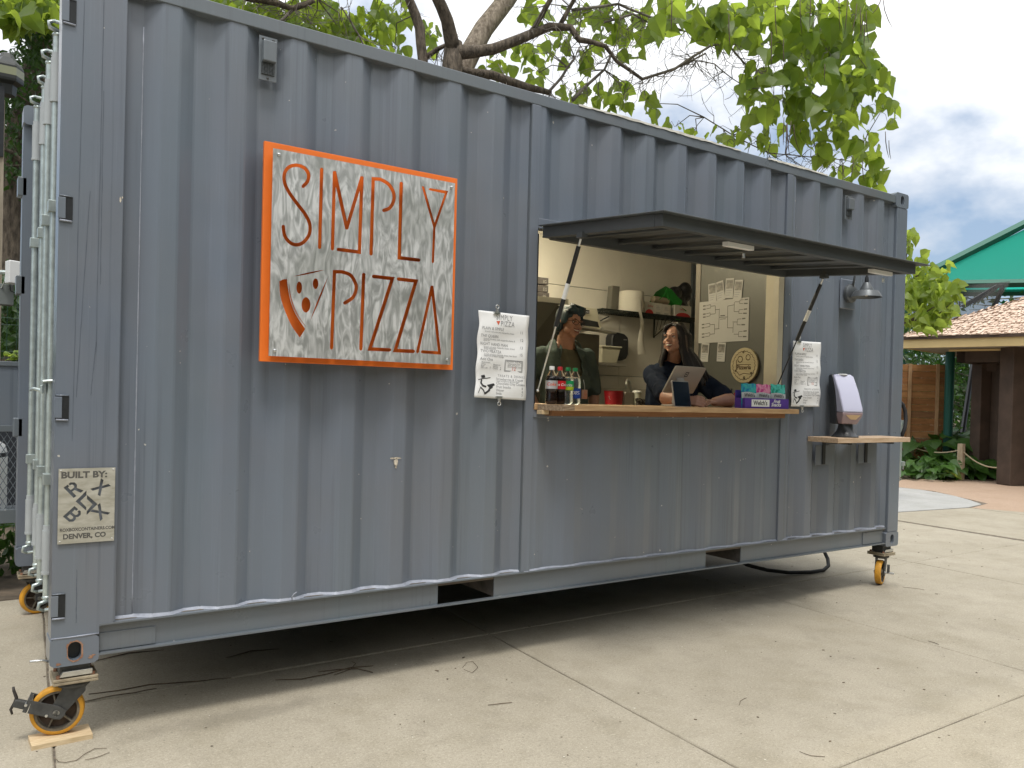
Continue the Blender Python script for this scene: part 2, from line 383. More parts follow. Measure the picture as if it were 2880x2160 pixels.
def stroke(pts, wd, caps=True):
    """outline polygon of a round-capped pen stroke"""
    P = [Vector((p[0], p[1])) for p in pts]; h = wd/2; n = len(P)
    dirs = [(P[i+1]-P[i]).normalized() for i in range(n-1)]; nr = [Vector((-d.y, d.x)) for d in dirs]
    def side(sg):
        o = [P[0]+nr[0]*h*sg]
        for i in range(1, n-1):
            a, b = nr[i-1], nr[i]; c = dirs[i-1].cross(dirs[i]) if False else dirs[i-1].x*dirs[i].y-dirs[i-1].y*dirs[i].x
            m = (a+b); ml = m.length
            if ml < 1e-4: o.append(P[i]+a*h*sg); continue
            mt = m/ml; k = h/max(mt.dot(a), 0.05)
            inner = (c*sg > 0)
            if inner or k < h*1.9: o.append(P[i]+mt*k*sg)
            else: o.append(P[i]+a*h*sg); o.append(P[i]+dirs[i-1]*h*0.5+a*h*sg*0.8); o.append(P[i]-dirs[i]*h*0.5+b*h*sg*0.8); o.append(P[i]+b*h*sg)
        o.append(P[-1]+nr[-1]*h*sg); return o
    l, r = side(1), side(-1)
    def cap(c, d, nrm):
        return [c+(nrm*math.cos(a)+d*math.sin(a))*h for a in (PI*0.25, PI*0.5, PI*0.75)] if caps else []
    return [tuple(p) for p in l+cap(P[-1], dirs[-1], nr[-1])+r[::-1]+cap(P[0], -dirs[0], -nr[0])]

# ================================================================== GROUND
gb = MB().box(-60, 120, -60, 120, -0.5, -0.022)
ground = gb.build('ground', DIRT); ground['kind'] = 'structure'
pav = MB().box(-11.9, 16.5, -9.0, 2.9, -0.16, -0.0085).build('pavement', mat('joint_sand', (0.15, 0.125, 0.095), 0.95, var=0.5, vscale=25, bump=0.5))
pav['kind'] = 'structure'
random.seed(4)
def slab(x0, x1, y0, y1, name, m, parent, g=0.0042, poly=None):
    sh = lambda x, y: (x+0.06*(y-0.48), y)
    if poly is None: poly = [sh(x0+g, y0+g), sh(x1-g, y0+g), sh(x1-g, y1-g), sh(x0+g, y1-g)]
    # subdivided edges, slightly worn
    P = []
    for i in range(len(poly)):
        a = Vector(poly[i]); b = Vector(poly[(i+1) % len(poly)]); n = max(2, int((b-a).length/0.16))
        for k in range(n):
            p = a.lerp(b, k/n)
            if k: p += Vector((random.uniform(-1, 1), random.uniform(-1, 1)))*0.0022
            P.append(p)
    z = random.uniform(-0.0015, 0.0015)
    mb = MB(); n = len(P)
    c = sum(P, Vector((0, 0)))/n
    inn = [p+(c-p).normalized()*0.006 for p in P]
    mb.add([(p.x, p.y, -0.0083) for p in P]+[(p.x, p.y, z-0.005) for p in P]+[(p.x, p.y, z) for p in inn],
           [(i, (i+1) % n, (i+1) % n+n, i+n) for i in range(n)]+[(i+n, (i+1) % n+n, (i+1) % n+2*n, i+2*n) for i in range(n)]+[tuple(range(2*n, 3*n))])
    return mb.build(name, m, parent)
xs = [0.05+2.35*k for k in range(-5, 6)]; ys = [0.48-2.34*k for k in (4, 3, 2, 1, 0, -1)]
for i in range(len(xs)-1):
    for j in range(len(ys)-1):
        if xs[i] > 9 and j == len(ys)-2: continue
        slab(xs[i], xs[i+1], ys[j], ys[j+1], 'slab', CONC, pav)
slab(0, 0, 0, 0, 'slab', CONC, pav, poly=[(11.82, -9), (16.4, -9), (16.4, -0.6), (13.0, 0.9), (12.2, 1.82), (11.95, 2.4), (11.85, 1.0)])
slab(0, 0, 0, 0, 'slab', CONC, pav, poly=[(9.56, 0.50), (11.83, 0.50), (11.9, 2.45), (9.67, 2.72)])
path = MB()
path.prism([(11.95, 2.45), (12.8, 2.63), (13.75, 4.06), (13.75, 4.7), (13.3, 6.2), (16.2, 7.2), (15.6, 5.55), (17.0, 5.05), (19.5, 4.4), (26, 3), (26, -9), (16.45, -9), (16.45, -0.6), (13.05, 0.95), (12.25, 1.85)],
           (0, 0, -0.019), (1, 0, 0), (0, 1, 0), (0, 0, 0.013))
gp = path.build('gravel_path', PINK, recalc=True); gp['kind'] = 'structure'
np_ = MB().prism([(9.6, 2.78), (11.95, 2.50), (12.55, 2.60), (12.95, 2.98), (13.3, 3.42), (13.55, 3.85), (13.68, 4.25), (13.66, 4.75), (13.5, 5.4), (13.2, 6.2), (9.9, 6.6)], (0, 0, -0.019), (1, 0, 0), (0, 1, 0), (0, 0, 0.018))
npo = np_.build('new_path', CONCW, recalc=True); npo['kind'] = 'structure'
yard = MB().box(-12, 9.5, 2.86, 4.4, -0.02, -0.004).build('back_bed', DIRT); yard['kind'] = 'structure'

# ================================================================== CONTAINER
Lc, Wc, Hc = 6.058, 2.438, 2.896
Z0 = ZB; Z1 = ZB+Hc
con = thing('shipping_container', (3.03, 1.2, Z0), 'blue-grey corrugated shipping container on yellow wheels, turned into a serving kitchen', 'shipping container')
random.seed(11)
# corner castings with an oval hole in the side
def casting(x, y, z, mx, my):
    """x,y,z outer lower corner; mx,my = +1 if the block extends towards + from there"""
    w, d, h, t = 0.178, 0.162, 0.118, 0.012
    mb = MB()
    X = lambda a: x+mx*a
    Y = lambda a: y+my*a
    # side face (facing -y or +y) with slot: ring between rounded rect and oval
    n = 32
    def rr(a):
        ca, sa = math.cos(a), math.sin(a); ux, uz = w/2, h/2
        k = 1/max(abs(ca)/ux, abs(sa)/uz); px, pz = ca*k, sa*k
        r = 0.018
        cx = max(abs(px)-(ux-r), 0); cz = max(abs(pz)-(uz-r), 0)
        if cx > 0 and cz > 0:
            l = math.hypot(cx, cz)
            px = math.copysign(ux-r+cx/l*r, px); pz = math.copysign(uz-r+cz/l*r, pz)
        return px+w/2, pz+h/2
    def ov(a):
        ca, sa = math.cos(a), math.sin(a)
        px = 0.024*ca; pz = 0.024*sa+math.copysign(0.014, sa)
        return px+w/2, pz+h/2
    A = [2*PI*(k+0.5)/n for k in range(n)]
    o = [rr(a) for a in A]; i_ = [ov(a) for a in A]
    vs = [(X(p[0]), Y(0), z+p[1]) for p in o]+[(X(p[0]), Y(0), z+p[1]) for p in i_]+[(X(p[0]), Y(0.035), z+p[1]) for p in i_]+[(X(p[0]), Y(d), z+p[1]) for p in o]
    fs = []
    for k in range(n):
        j = (k+1) % n
        fs += [(k, j, j+n, k+n), (k+n, j+n, j+2*n, k+2*n), (j, k, k+3*n, j+3*n)]
    fs.append(tuple(range(3*n, 4*n)))
    mb.add(vs, fs)
    return mb
castm = paint_material('casting_paint', (0.142, 0.165, 0.203), 0.6)
for (x, mx) in ((0, 1), (Lc, -1)):
    for (y, my) in ((0, 1), (Wc, -1)):
        for z in (Z0, Z1-0.118):
            c = casting(x, y, z, mx, my).build('corner_casting', castm, con, recalc=True, smooth=True)
            MB().box(min(x+mx*0.02, x+mx*0.158), max(x+mx*0.02, x+mx*0.158), min(y+my*0.036, y+my*0.15), max(y+my*0.036, y+my*0.15), z+0.012, z+0.106).build('casting_pocket', BLACKM, c)
# rust ring and chips on the near lower casting
cst = MB()
n = 40
ring_i = []; ring_o = []
for k in range(n):
    a = 2*PI*k/n; px = 0.0245*math.cos(a)+0.089; pz = 0.0245*math.sin(a)+math.copysign(0.014, math.sin(a))+0.059
    e = 0.003+0.006*random.random()
    ring_i.append((px, -0.0012, Z0+pz)); ring_o.append((px+e*math.cos(a), -0.0012, Z0+pz+e*math.sin(a)))
cst.add(ring_i+ring_o, [(k, (k+1) % n, (k+1) % n+n, k+n) for k in range(n)])
for (cx, cz, s, k) in ((0.150, 0.026, 0.013, 11), (0.158, 0.033, 0.009, 9), (0.03, 0.012, 0.012, 9)):
    pts = [(cx+s*math.cos(2*PI*i/k)*random.uniform(.4, 1.1), cz+s*0.7*math.sin(2*PI*i/k)*random.uniform(.4, 1.1)) for i in range(k)]
    cst.add([(p[0], -0.0014, Z0+p[1]) for p in pts], [tuple(range(k))])
cst.build('rust_stain', RUST, con)
# corner posts
def post(x0, x1, y0, y1, zb=Z0+0.118, zt=Z1-0.118):
    return MB().box(x0, x1, y0, y1, zb, zt)
NOTCH = [(0.003, Z0+0.118), (0.178, Z0+0.118), (0.178, Z0+0.148), (0.231, Z0+0.156), (0.238, Z1-0.118), (0.003, Z1-0.118)]
MB().prism(NOTCH, (0, 0.003, 0), (1, 0, 0), (0, 0, 1), (0, 0.006, 0)).build('corner_post', PAINT, con, recalc=True)
MB().box(0.003, 0.05, 0.0095, 0.12, Z0+0.118, Z1-0.118).build('corner_post', PAINT, con)
MB().box(0.215, 0.238, 0.0095, 0.05, Z0+0.16, Z1-0.118).build('post_flange', PAINT, con)
MB().box(Lc-0.150, Lc-0.003, 0.003, 0.13, Z0+0.118, Z1-0.118).build('corner_post', PAINT, con, bevel=0.006)
MB().box(Lc-0.150, Lc-0.003, Wc-0.13, Wc-0.003, Z0+0.118, Z1-0.118).build('corner_post', PAINT, con, bevel=0.004)
MB().box(0.003, 0.16, Wc-0.12, Wc-0.003, Z0+0.118, Z1-0.118).build('corner_post', PAINT, con, bevel=0.004)
# rails
RT0, RT1 = Z1-0.10, Z1-0.026
MB().box(0.178, Lc-0.178, 0.004, 0.064, RT0+0.01, RT1).build('top_rail', PAINT2, con, bevel=0.004)
MB().box(0.178, Lc-0.178, Wc-0.064, Wc-0.004, RT0+0.01, RT1).build('top_rail', PAINT2, con)
MB().box(0.075, 0.13, 0.125, Wc-0.125, Z1-0.12, Z1-0.02).build('door_header', PAINT2, con)
MB().box(Lc-0.07, Lc-0.01, 0.162, Wc-0.162, Z1-0.12, Z1-0.02).build('end_header', PAINT2, con)
BR0, BR1 = Z0+0.026, Z0+0.158
pk = [(1.785, 2.137), (3.817, 4.166)]
for side, (yw, yo) in enumerate(((0.030, 0.0), (Wc-0.030, Wc))):
    sg = 1 if side == 0 else -1
    mb = MB(); y0, y1 = sorted((yo+sg*0.002, yw+sg*0.004)); mb.box(0.178, Lc-0.178, y0, y1, BR0, BR0+0.008); mb.box(0.178, Lc-0.178, y0, y1, BR1-0.007, BR1)
    x = 0.178
    for a, b in pk+[(Lc-0.178, None)]:
        yy0, yy1 = sorted((yw, yw+sg*0.005)); mb.box(x, a, yy0, yy1, BR0+0.008, BR1-0.007)
        if b: x = b
    mb.build('bottom_rail', PAINT2, con)
for a, b in pk:
    p = MB(); p.box(a-0.004, a, 0.036, Wc-0.036, BR0+0.008, BR1-0.008); p.box(b, b+0.004, 0.036, Wc-0.036, BR0+0.008, BR1-0.008)
    p.box(a, b, 0.06, Wc-0.06, BR1-0.014, BR1-0.010)
    p.build('fork_pocket', mat('pocket_dark', (0.07, 0.062, 0.055), 0.8, var=0.4, vscale=12), con)
MB().box(0.181, 0.40, 0.024, 0.0295, BR0+0.012, BR1-0.045).build('doubler_plate', PAINT2, con, bevel=0.001)
MB().box(Lc-0.46, Lc-0.19, 0.024, 0.0295, BR0+0.012, BR1-0.025).build('doubler_plate', PAINT2, con, bevel=0.001)
# under-floor cross members
cmm = mat('crossmember', (0.05, 0.05, 0.052), 0.8, var=0.3)
for k in range(19):
    x = 0.32+k*0.301
    if any(a-0.03 < x < b+0.03 for a, b in pk): continue
    MB().box(x, x+0.045, 0.036, Wc-0.036, BR0+0.012, BR1-0.012).build('cross_member', cmm, con)
MB().box(0.17, Lc-0.1, 0.034, Wc-0.034, Z0+0.131, Z0+0.160).build('floor', mat('floor_board', (0.16, 0.13, 0.10), 0.6, var=0.2, vscale=3), con)

# corrugated walls ---------------------------------------------------------
YO, YI = 0.010, 0.054
def corr(x):
    """depth of the corrugated skin at x"""
    u = (x-0.379) % 0.278
    s = 0.068
    if u < 0.072: return YO
    if u < 0.072+s: return YO+(YI-YO)*(u-0.072)/s
    if u < 0.072+s+0.070: return YI
    return YI-(YI-YO)*(u-0.072-s-0.070)/(0.278-0.072-s-0.070)
def corr_x(x0, x1):
    X = {x0, x1}
    k = math.floor((x0-0.379)/0.278)-1
    while 0.379+k*0.278 < x1+0.3:
        for o in (0, 0.072, 0.140, 0.210):
            for e in (-0.005, 0.005):          # small radius at each fold
                v = 0.379+k*0.278+o+e
                if x0 < v < x1: X.add(v)
        k += 1
    return sorted(X)
def skin(x0, x1, z0, z1, name, m, yoff=0.0, flip=False, amp=1.0):
    X = corr_x(x0, x1); Z = [z0+(z1-z0)*i/6 for i in range(7)]
    rnd = random.Random(int(x0*100)+int(z0*10))
    vs = []; nx = len(X)
    for z in Z:
        for x in X:
            d = corr(x)
            wob = noise.noise(Vector((x*1.3, z*0.9, 3)))*0.0035
            if flip: vs.append((x, Wc-yoff-d*amp, z))
            else: vs.append((x, yoff+YO+(d-YO)*amp+wob, z))
    fs = [(j*nx+i, j*nx+i+1, (j+1)*nx+i+1, (j+1)*nx+i) for j in range(len(Z)-1) for i in range(nx-1)]
    mb = MB().add(vs, fs)
    o = mb.build(name, m, con)
    so = o.modifiers.new('thick', 'SOLIDIFY'); so.thickness = 0.002; so.offset = -1 if not flip else 1
    return o
XW0, XW1 = 2.300, 4.584          # outer edges of the service-opening frame
FT = 0.058
skin(0.309, XW0, BR1, RT0+0.012, 'wall_panel', PAINT)
MB().box(0.2385, 0.3095, 0.053, 0.056, BR1, RT0+0.012).build('wall_edge_strip', PAINT, con)
skin(XW0+FT, XW1-FT, 2.497, RT0+0.012, 'wall_panel', PAINT)
skin(XW0+FT, XW1-FT, BR1, 1.362, 'wall_panel', PAINT, yoff=0.004, amp=0.42)
skin(XW1, Lc-0.150, BR1, RT0+0.012, 'wall_panel', PAINT)
skin(0.16, Lc-0.15, BR1, RT0+0.012, 'wall_panel', PAINT, flip=True)
MB().box(Lc-0.045, Lc-0.035, 0.13, Wc-0.13, Z0+0.12, Z1-0.12).build('end_wall', PAINT, con)
# weld seams and caulk lines
seam = MB()
def bead(pts, r, m, name):
    MB().tube(pts, r, 5).build(name, m, con, smooth='all')
bead([(0.3095, 0.0535, BR1+0.02+0.09*i) for i in range(29)], [0.0018+0.0022*random.random() for i in range(29)], CAULK, 'weld_bead')
# pale caulk strip along the foot of the wall: wide where the sheet stands in, pinched where it stands out
X = []
x = 0.20
while x < Lc-0.152: X.append(x); x += 0.0125
mb = MB(); nX = len(X)
rows = []
for x in X:
    dpt = 0.053 if x < 0.31 else (0.018+0.006 if XW0 < x < XW1 else corr(x))
    if XW0 < x < XW1: dpt = 0.008+0.004+(corr(x)-YO)*0.42+0.004
    w_ = 0.010+0.006*noise.noise(Vector((x*9, 0, 0)))
    e_ = 0.007+0.006*random.random()
    rows.append(((x, max(dpt-e_-0.003, 0.002), BR1+0.0008), (x, max(dpt-e_, 0.003), BR1+0.0035), (x, max(dpt-0.002, 0.006), BR1+0.006+0.3*w_), (x, dpt+0.0015, BR1+0.009+w_*0.6)))
mb.add([p for r in rows for p in r], [(i*4+k, i*4+k+4, i*4+k+5, i*4+k+1) for i in range(nX-1) for k in range(3)])
mb.build('caulk_line', CAULK, con, smooth='all', recalc=False)
bead([(0.004, 0.001, Z0+0.119), (0.06, 0.0, Z0+0.1185), (0.12, 0.0, Z0+0.119), (0.177, 0.001, Z0+0.120)], [0.0035, 0.003, 0.004, 0.003], CAULK, 'weld_bead')
# service opening frame
FY0, FY1 = 0.004, 0.062
WZ0, WZ1 = 1.405, 2.438
for (a, b) in ((XW0, XW0+FT), (XW1-FT, XW1)):
    MB().box(a, b, FY0, FY1, BR1+0.0, RT0+0.009).build('frame_post', PAINT, con, bevel=0.003)
MB().box(XW0+FT, XW1-FT, FY0, FY1, WZ1, 2.497).build('frame_head', PAINT, con, bevel=0.003)
MB().box(XW0+FT, XW1-FT, FY0+0.003, FY1, 1.362, WZ0).build('frame_sill', PAINT, con, bevel=0.003)
MB().box(XW0-0.004, XW0+0.0, 0.006, 0.05, BR1, RT0+0.009).build('seam_strip', PAINT2, con)
MB().box(XW1+0.0, XW1+0.012, 0.007, 0.03, BR1, RT0+0.009).build('seam_strip', PAINT2, con)
# rubber gasket in the left jamb
MB().box(XW0+FT, XW0+FT+0.008, 0.006, 0.03, WZ0+0.02, WZ1-0.03).build('gasket', BLACKM, con)
# inner jamb linings
LIN = mat('jamb_lining', (0.50, 0.455, 0.34), 0.5, var=0.06, vscale=5)
MB().box(XW1-FT-0.012, XW1-FT-0.001, 0.062, 0.165, WZ0+0.04, WZ1).build('jamb_lining', LIN, con)
MB().box(XW1-0.115, XW1-0.058, 0.010, 0.062, WZ0+0.04, WZ1-0.002).build('jamb_lining', LIN, con, bevel=0.002)
MB().box(XW0+FT+0.001, XW0+FT+0.006, 0.062, 0.165, WZ0+0.04, WZ1).build('jamb_lining', LIN, con)
# interior lining
ZI0, ZI1 = Z0+0.160, Z1-0.13
def pan(x0, x1, z0, z1): return MB().box(x0, x1, 2.330, 2.345, z0, z1).build('lining_panel', WHITEW, con, bevel=0.002)
xx = 0.10
for x1 in (1.30, 2.52, 3.74, 4.96, 5.97):
    for z0, z1 in ((ZI0, 1.055), (1.060, 1.700), (1.705, 2.515), (2.520, ZI1)):
        pan(xx, x1-0.003, z0, z1)
    xx = x1
MB().box(0.10, 5.97, 0.075, 2.328, ZI1, ZI1+0.012).build('ceiling_lining', WHITEW, con)
MB().box(5.962, 5.975, 0.075, 2.328, ZI0, ZI1).build('end_lining', WHITEW, con)
MB().box(0.11, 0.125, 0.075, 2.328, ZI0, ZI1).build('end_lining', WHITEW, con)
for a, b in ((0.13, XW0+0.05), (XW1-0.05, 5.96)):
    MB().box(a, b, 0.064, 0.074, ZI0, ZI1).build('front_lining', WHITEW, con)
MB().box(XW0+0.05, XW1-0.05, 0.064, 0.074, WZ1+0.003, ZI1).build('front_lining', WHITEW, con)
MB().box(XW0+0.05, XW1-0.05, 0.064, 0.074, ZI0, WZ0-0.02).build('front_lining', WHITEW, con)
# roof with a pale, weathered membrane curling over the edge
MB().box(0.19, Lc-0.17, 0.066, Wc-0.066, Z1-0.05, Z1-0.035).build('roof_panel', PAINT2, con)
memb = mat('roof_membrane', (0.50, 0.48, 0.42), 0.8, var=0.2, vscale=10)
random.seed(5)
for a, b, h0 in ((2.62, 4.02, 0.004), (4.30, 4.98, 0.003)):
    mb = MB(); n = 40; rows = []
    for i in range(n+1):
        x = a+(b-a)*i/n; e = 0.007*math.sin(PI*i/n)+0.004*random.random()+0.003
        rows.append([(x, -0.004+0.004*random.random(), RT1-0.002-0.006*random.random()), (x, 0.002, RT1+e), (x, 0.05, RT1+e+0.006), (x, 0.5, RT1+0.016)])
    mb.add([p for r in rows for p in r], [(i*4+k, i*4+k+4, i*4+k+5, i*4+k+1) for i in range(n) for k in range(3)])
    mb.build('roof_membrane', memb, con)
# slotted vents under the top rail
VENTG = mat('vent_grille', (0.03, 0.032, 0.03), 0.7)
def vent(x, z, w_, h, y):
    f = MB(); f.box(x, x+w_, y-0.003, y+0.001, z, z+h)
    v = f.build('vent', PAINT2, con, bevel=0.001)
    MB().box(x+w_*0.14, x+w_*0.88, y-0.034, y-0.0035, z+h*0.40, z+h*0.88).build('vent_hood', PAINT2, v, bevel=0.005)
    MB().box(x+w_*0.14, x+w_*0.86, y-0.008, y-0.0035, z+h*0.13, z+h*0.395).build('grille', VENTG, v)
    g = MB()
    for k in range(8): g.box(x+w_*(0.15+0.09*k), x+w_*(0.15+0.09*k)+0.0012, y-0.010, y-0.0085, z+h*0.13, z+h*0.39)
    for k in range(9): g.box(x+w_*0.14, x+w_*0.86, y-0.0118, y-0.0105, z+h*(0.14+0.029*k), z+h*(0.14+0.029*k)+0.0012)
    g.build('grille_mesh', PAINT2, v)
    for px, pz in ((0.2, 0.94), (0.78, 0.94), (0.5, 0.06)):
        MB().sphere((x+w_*px, y-0.005, z+h*pz), (0.006, 0.004, 0.006), 8, 5).build('bolt', DKGREY, v)
vent(0.782, 2.902, 0.082, 0.200, 0.006)
vent(5.206, 2.905, 0.090, 0.180, 0.006)
# flat plates welded to the wall above the opening
for (x, z, w_, h) in ((0.32, 0.0, 0, 0),): pass
# paint knocked off near the middle, and scrapes
random.seed(3); CHM = mat('chipped_primer', (0.52, 0.46, 0.37), 0.8, var=0.35, vscale=60)
def chip(x, z, w_, h, y, n=14):
    pts = []
    for i in range(n):
        a = 2*PI*i/n; pts.append((x+w_*math.cos(a)*random.uniform(.6, 1.1), y, z+h*math.sin(a)*random.uniform(.6, 1.1)))
    MB().add(pts, [tuple(range(n))]).build('paint_chip', CHM, con)
yc = corr(1.52)
chip(1.512, 1.148, 0.036, 0.006, YO-0.0045); chip(1.512, 1.128, 0.012, 0.022, YO-0.0045)
chip(1.512, 1.104, 0.006, 0.010, YO-0.0045)
chip(0.226, 2.262, 0.004, 0.013, 0.0018); chip(0.233, 2.272, 0.003, 0.006, 0.0018)
bead([(0.99, 0.0, BR1+0.006), (0.985, -0.012, BR1+0.02), (0.993, -0.018, BR1+0.035), (1.008, -0.012, BR1+0.040)], 0.003, CAULK, 'caulk_curl')
# door end -----------------------------------------------------------------
doorm = PAINT
for (y0, y1) in ((0.13, 1.213), (1.225, Wc-0.13)):
    d = MB().box(0.075, 0.105, y0, y1, Z0+0.14, Z1-0.13).build('door_leaf', doorm, con)
    for k in range(5):
        z = Z0+0.3+k*0.5
        MB().box(0.060, 0.076, y0+0.08, y1-0.08, z, z+0.20).build('door_rib', doorm, d, bevel=0.01)
for bi, (y, x) in enumerate(((0.330, 0.014), (0.72, 0.018), (1.12, 0.030), (1.50, 0.022))):
    r = 0.0165
    zt, zb = 3.00, 0.545
    if bi == 3: zb = 0.60
    b = MB().tube([(x, y, zb), (x, y, zt)], r, 16).build('locking_bar', GALV, con, smooth=True)
    for za, zc in ((2.72, 2.90), (0.66, 0.84)):
        s = MB(); s.tube([(x, y, za), (x, y, zc)], r*1.38, 16); s.tube([(x, y, za-0.012), (x, y, za)], r*1.5, 16); s.tube([(x, y, zc), (x, y, zc+0.022)], r*1.18, 16)
        s.build('bar_sleeve', mat('grey_sleeve', (0.42, 0.445, 0.45), 0.5, 0.15, var=0.06), b, smooth=True)
    for z in (2.23, 1.06-0.02):
        g = MB(); g.box(x-0.024, x+0.06, y-0.026, y+0.024, z, z+0.05); g.build('bar_guide', GALV, b, bevel=0.002)
    for z, sg in ((zt, 1), (zb, -1)):
        c = MB(); c.sphere((x, y, z), (0.021, 0.021, 0.014), 10, 6)
        c.tube([(x+0.005, y-0.01, z+sg*0.012), (x-0.030, y-0.02, z+sg*0.020), (x-0.034, y-0.016, z+sg*0.044), (x-0.008, y-0.014, z+sg*0.056)], [0.009, 0.009, 0.008, 0.007], 6)
        c.tube([(x-0.01, y-0.02, z+sg*0.05), (x+0.07, y-0.02, z+sg*0.047)], 0.008, 6)
        c.build('cam_end', GALV, b, smooth='all')
h = MB().tube([(-0.018, 0.36, 1.452), (-0.035, 0.56, 1.458), (-0.02, 0.95, 1.450)], 0.008, 8).build('bar_handle', GALV, con, smooth='all')
hb = MB(); hb.obox((-0.012, 0.335, 1.47), (0.008, 0, 0), (0, 0.02, 0), (0, 0, 0.028)); hb.tube([(-0.018, 0.312, 1.492), (0.02, 0.306, 1.497)], 0.007, 6)
hb.tube([(-0.02, 0.318, 1.44), (-0.02, 0.318, 1.476)], 0.008, 6); hb.build('handle_hub', GALV, con, bevel=0.002)
MB().box(0.036, 0.06, 0.80, 1.02, 1.56, 1.74).build('lockbox', PAINT2, con, bevel=0.006)
# recessed hinges in the near post
for z in (2.990, 2.196, 1.388, 0.577):
    hg = MB().box(0.0035, 0.052, -0.0005, 0.0028, z-0.048, z+0.048).build('hinge_pocket', BLACKM, con)
    MB().box(0.000, 0.027, -0.006, -0.001, z-0.043, z+0.043).build('hinge_knuckle', PAINT, hg, bevel=0.002)
    MB().tube([(0.006, -0.004, z-0.050), (0.05, -0.002, z-0.052)], 0.004, 6).build('hinge_weld', CAULK, hg, smooth='all')
    MB().tube([(0.006, -0.003, z+0.049), (0.05, -0.001, z+0.049)], 0.003, 6).build('hinge_weld', PAINT, hg, smooth='all')
for z in (2.90-0.18, 2.10, 1.20):
    hf = MB().box(-0.022, 0.03, Wc-0.12, Wc-0.02, z-0.06, z+0.06).build('hinge_lug', PAINT2, con, bevel=0.006)
# rain runs and scratches down the near post and the first bays
SCR = mat('run_mark', (0.085, 0.10, 0.125), 0.6)
random.seed(14)
for (x0, z0, x1, z1) in ((0.080, 3.05, 0.066, 1.25), (0.150, 3.10, 0.146, 1.62), (0.156, 2.7, 0.157, 1.9), (0.113, 2.28, 0.078, 1.43), (0.146, 1.66, 0.130, 1.44), (0.092, 0.72, 0.093, 0.50)):
    n = 26; L_ = []; Rr_ = []
    for i in range(n+1):
        t_ = i/n; x = x0+(x1-x0)*t_+0.0012*noise.noise(Vector((t_*9, x0*50, 0))); z = z0+(z1-z0)*t_; w_ = 0.0009*(0.5+random.random())
        L_.append((x-w_, 0.0018, z)); Rr_.append((x+w_, 0.0018, z))
    MB().add(L_+Rr_, [(i, i+n+1, i+n+2, i+1) for i in range(n)]).build('run_mark', SCR, con)
# lever stubs of the twist locks
for x, d in ((0.01, -1), (Lc-0.02, 1)):
    MB().tube([(x, 0.06, Z0+0.010), (x+d*0.03, 0.055, Z0+0.022), (x+d*0.075, 0.05, Z0+0.026)], 0.0055, 8).build('twistlock_lever', STEEL, con, smooth='all')

# casters -------------------------------------------------------------------
def caster(loc, rz, brake, board):
    root = empty('caster', con, Vector(loc)-wloc(con))
    sub = lambda mb, nm, m, **k: mb.build(nm, m, root, local=True, **k)
    # loc is the swivel axis on the ground plane; local z up
    zt = Z0
    b = MB(); b.box(-0.058, 0.055, -0.052, 0.052, zt-0.052, zt-0.001)
    sub(b, 'twistlock_block', DKGREY, bevel=0.004)
    b = MB().prism([(-0.060, 0), (0.060, 0), (0.060, 0.022), (-0.048, 0.022)], (0, -0.070, zt-0.050), (1, 0, 0), (0, 0, 1), (0, 0.018, 0))
    sub(b, 'clamp_bar', STEEL, bevel=0.001, recalc=True)
    for k, z in enumerate((zt-0.062, zt-0.075)):
        b = MB().box(-0.082, 0.082, -0.078, 0.078, z-0.0055, z+0.0055)
        sub(b, 'mounting_plate', mat('rusty_plate', (0.20, 0.155, 0.10), 0.75, col2=(0.38, 0.32, 0.22), vscale=12, bump=0.3), bevel=0.002)
    for sx in (-1, 1):
        for sy in (-1, 1): sub(MB().cyl((sx*0.062, sy*0.058, zt-0.056), (sx*0.062, sy*0.058, zt-0.044), 0.010, 6), 'bolt', RUST)
    return root
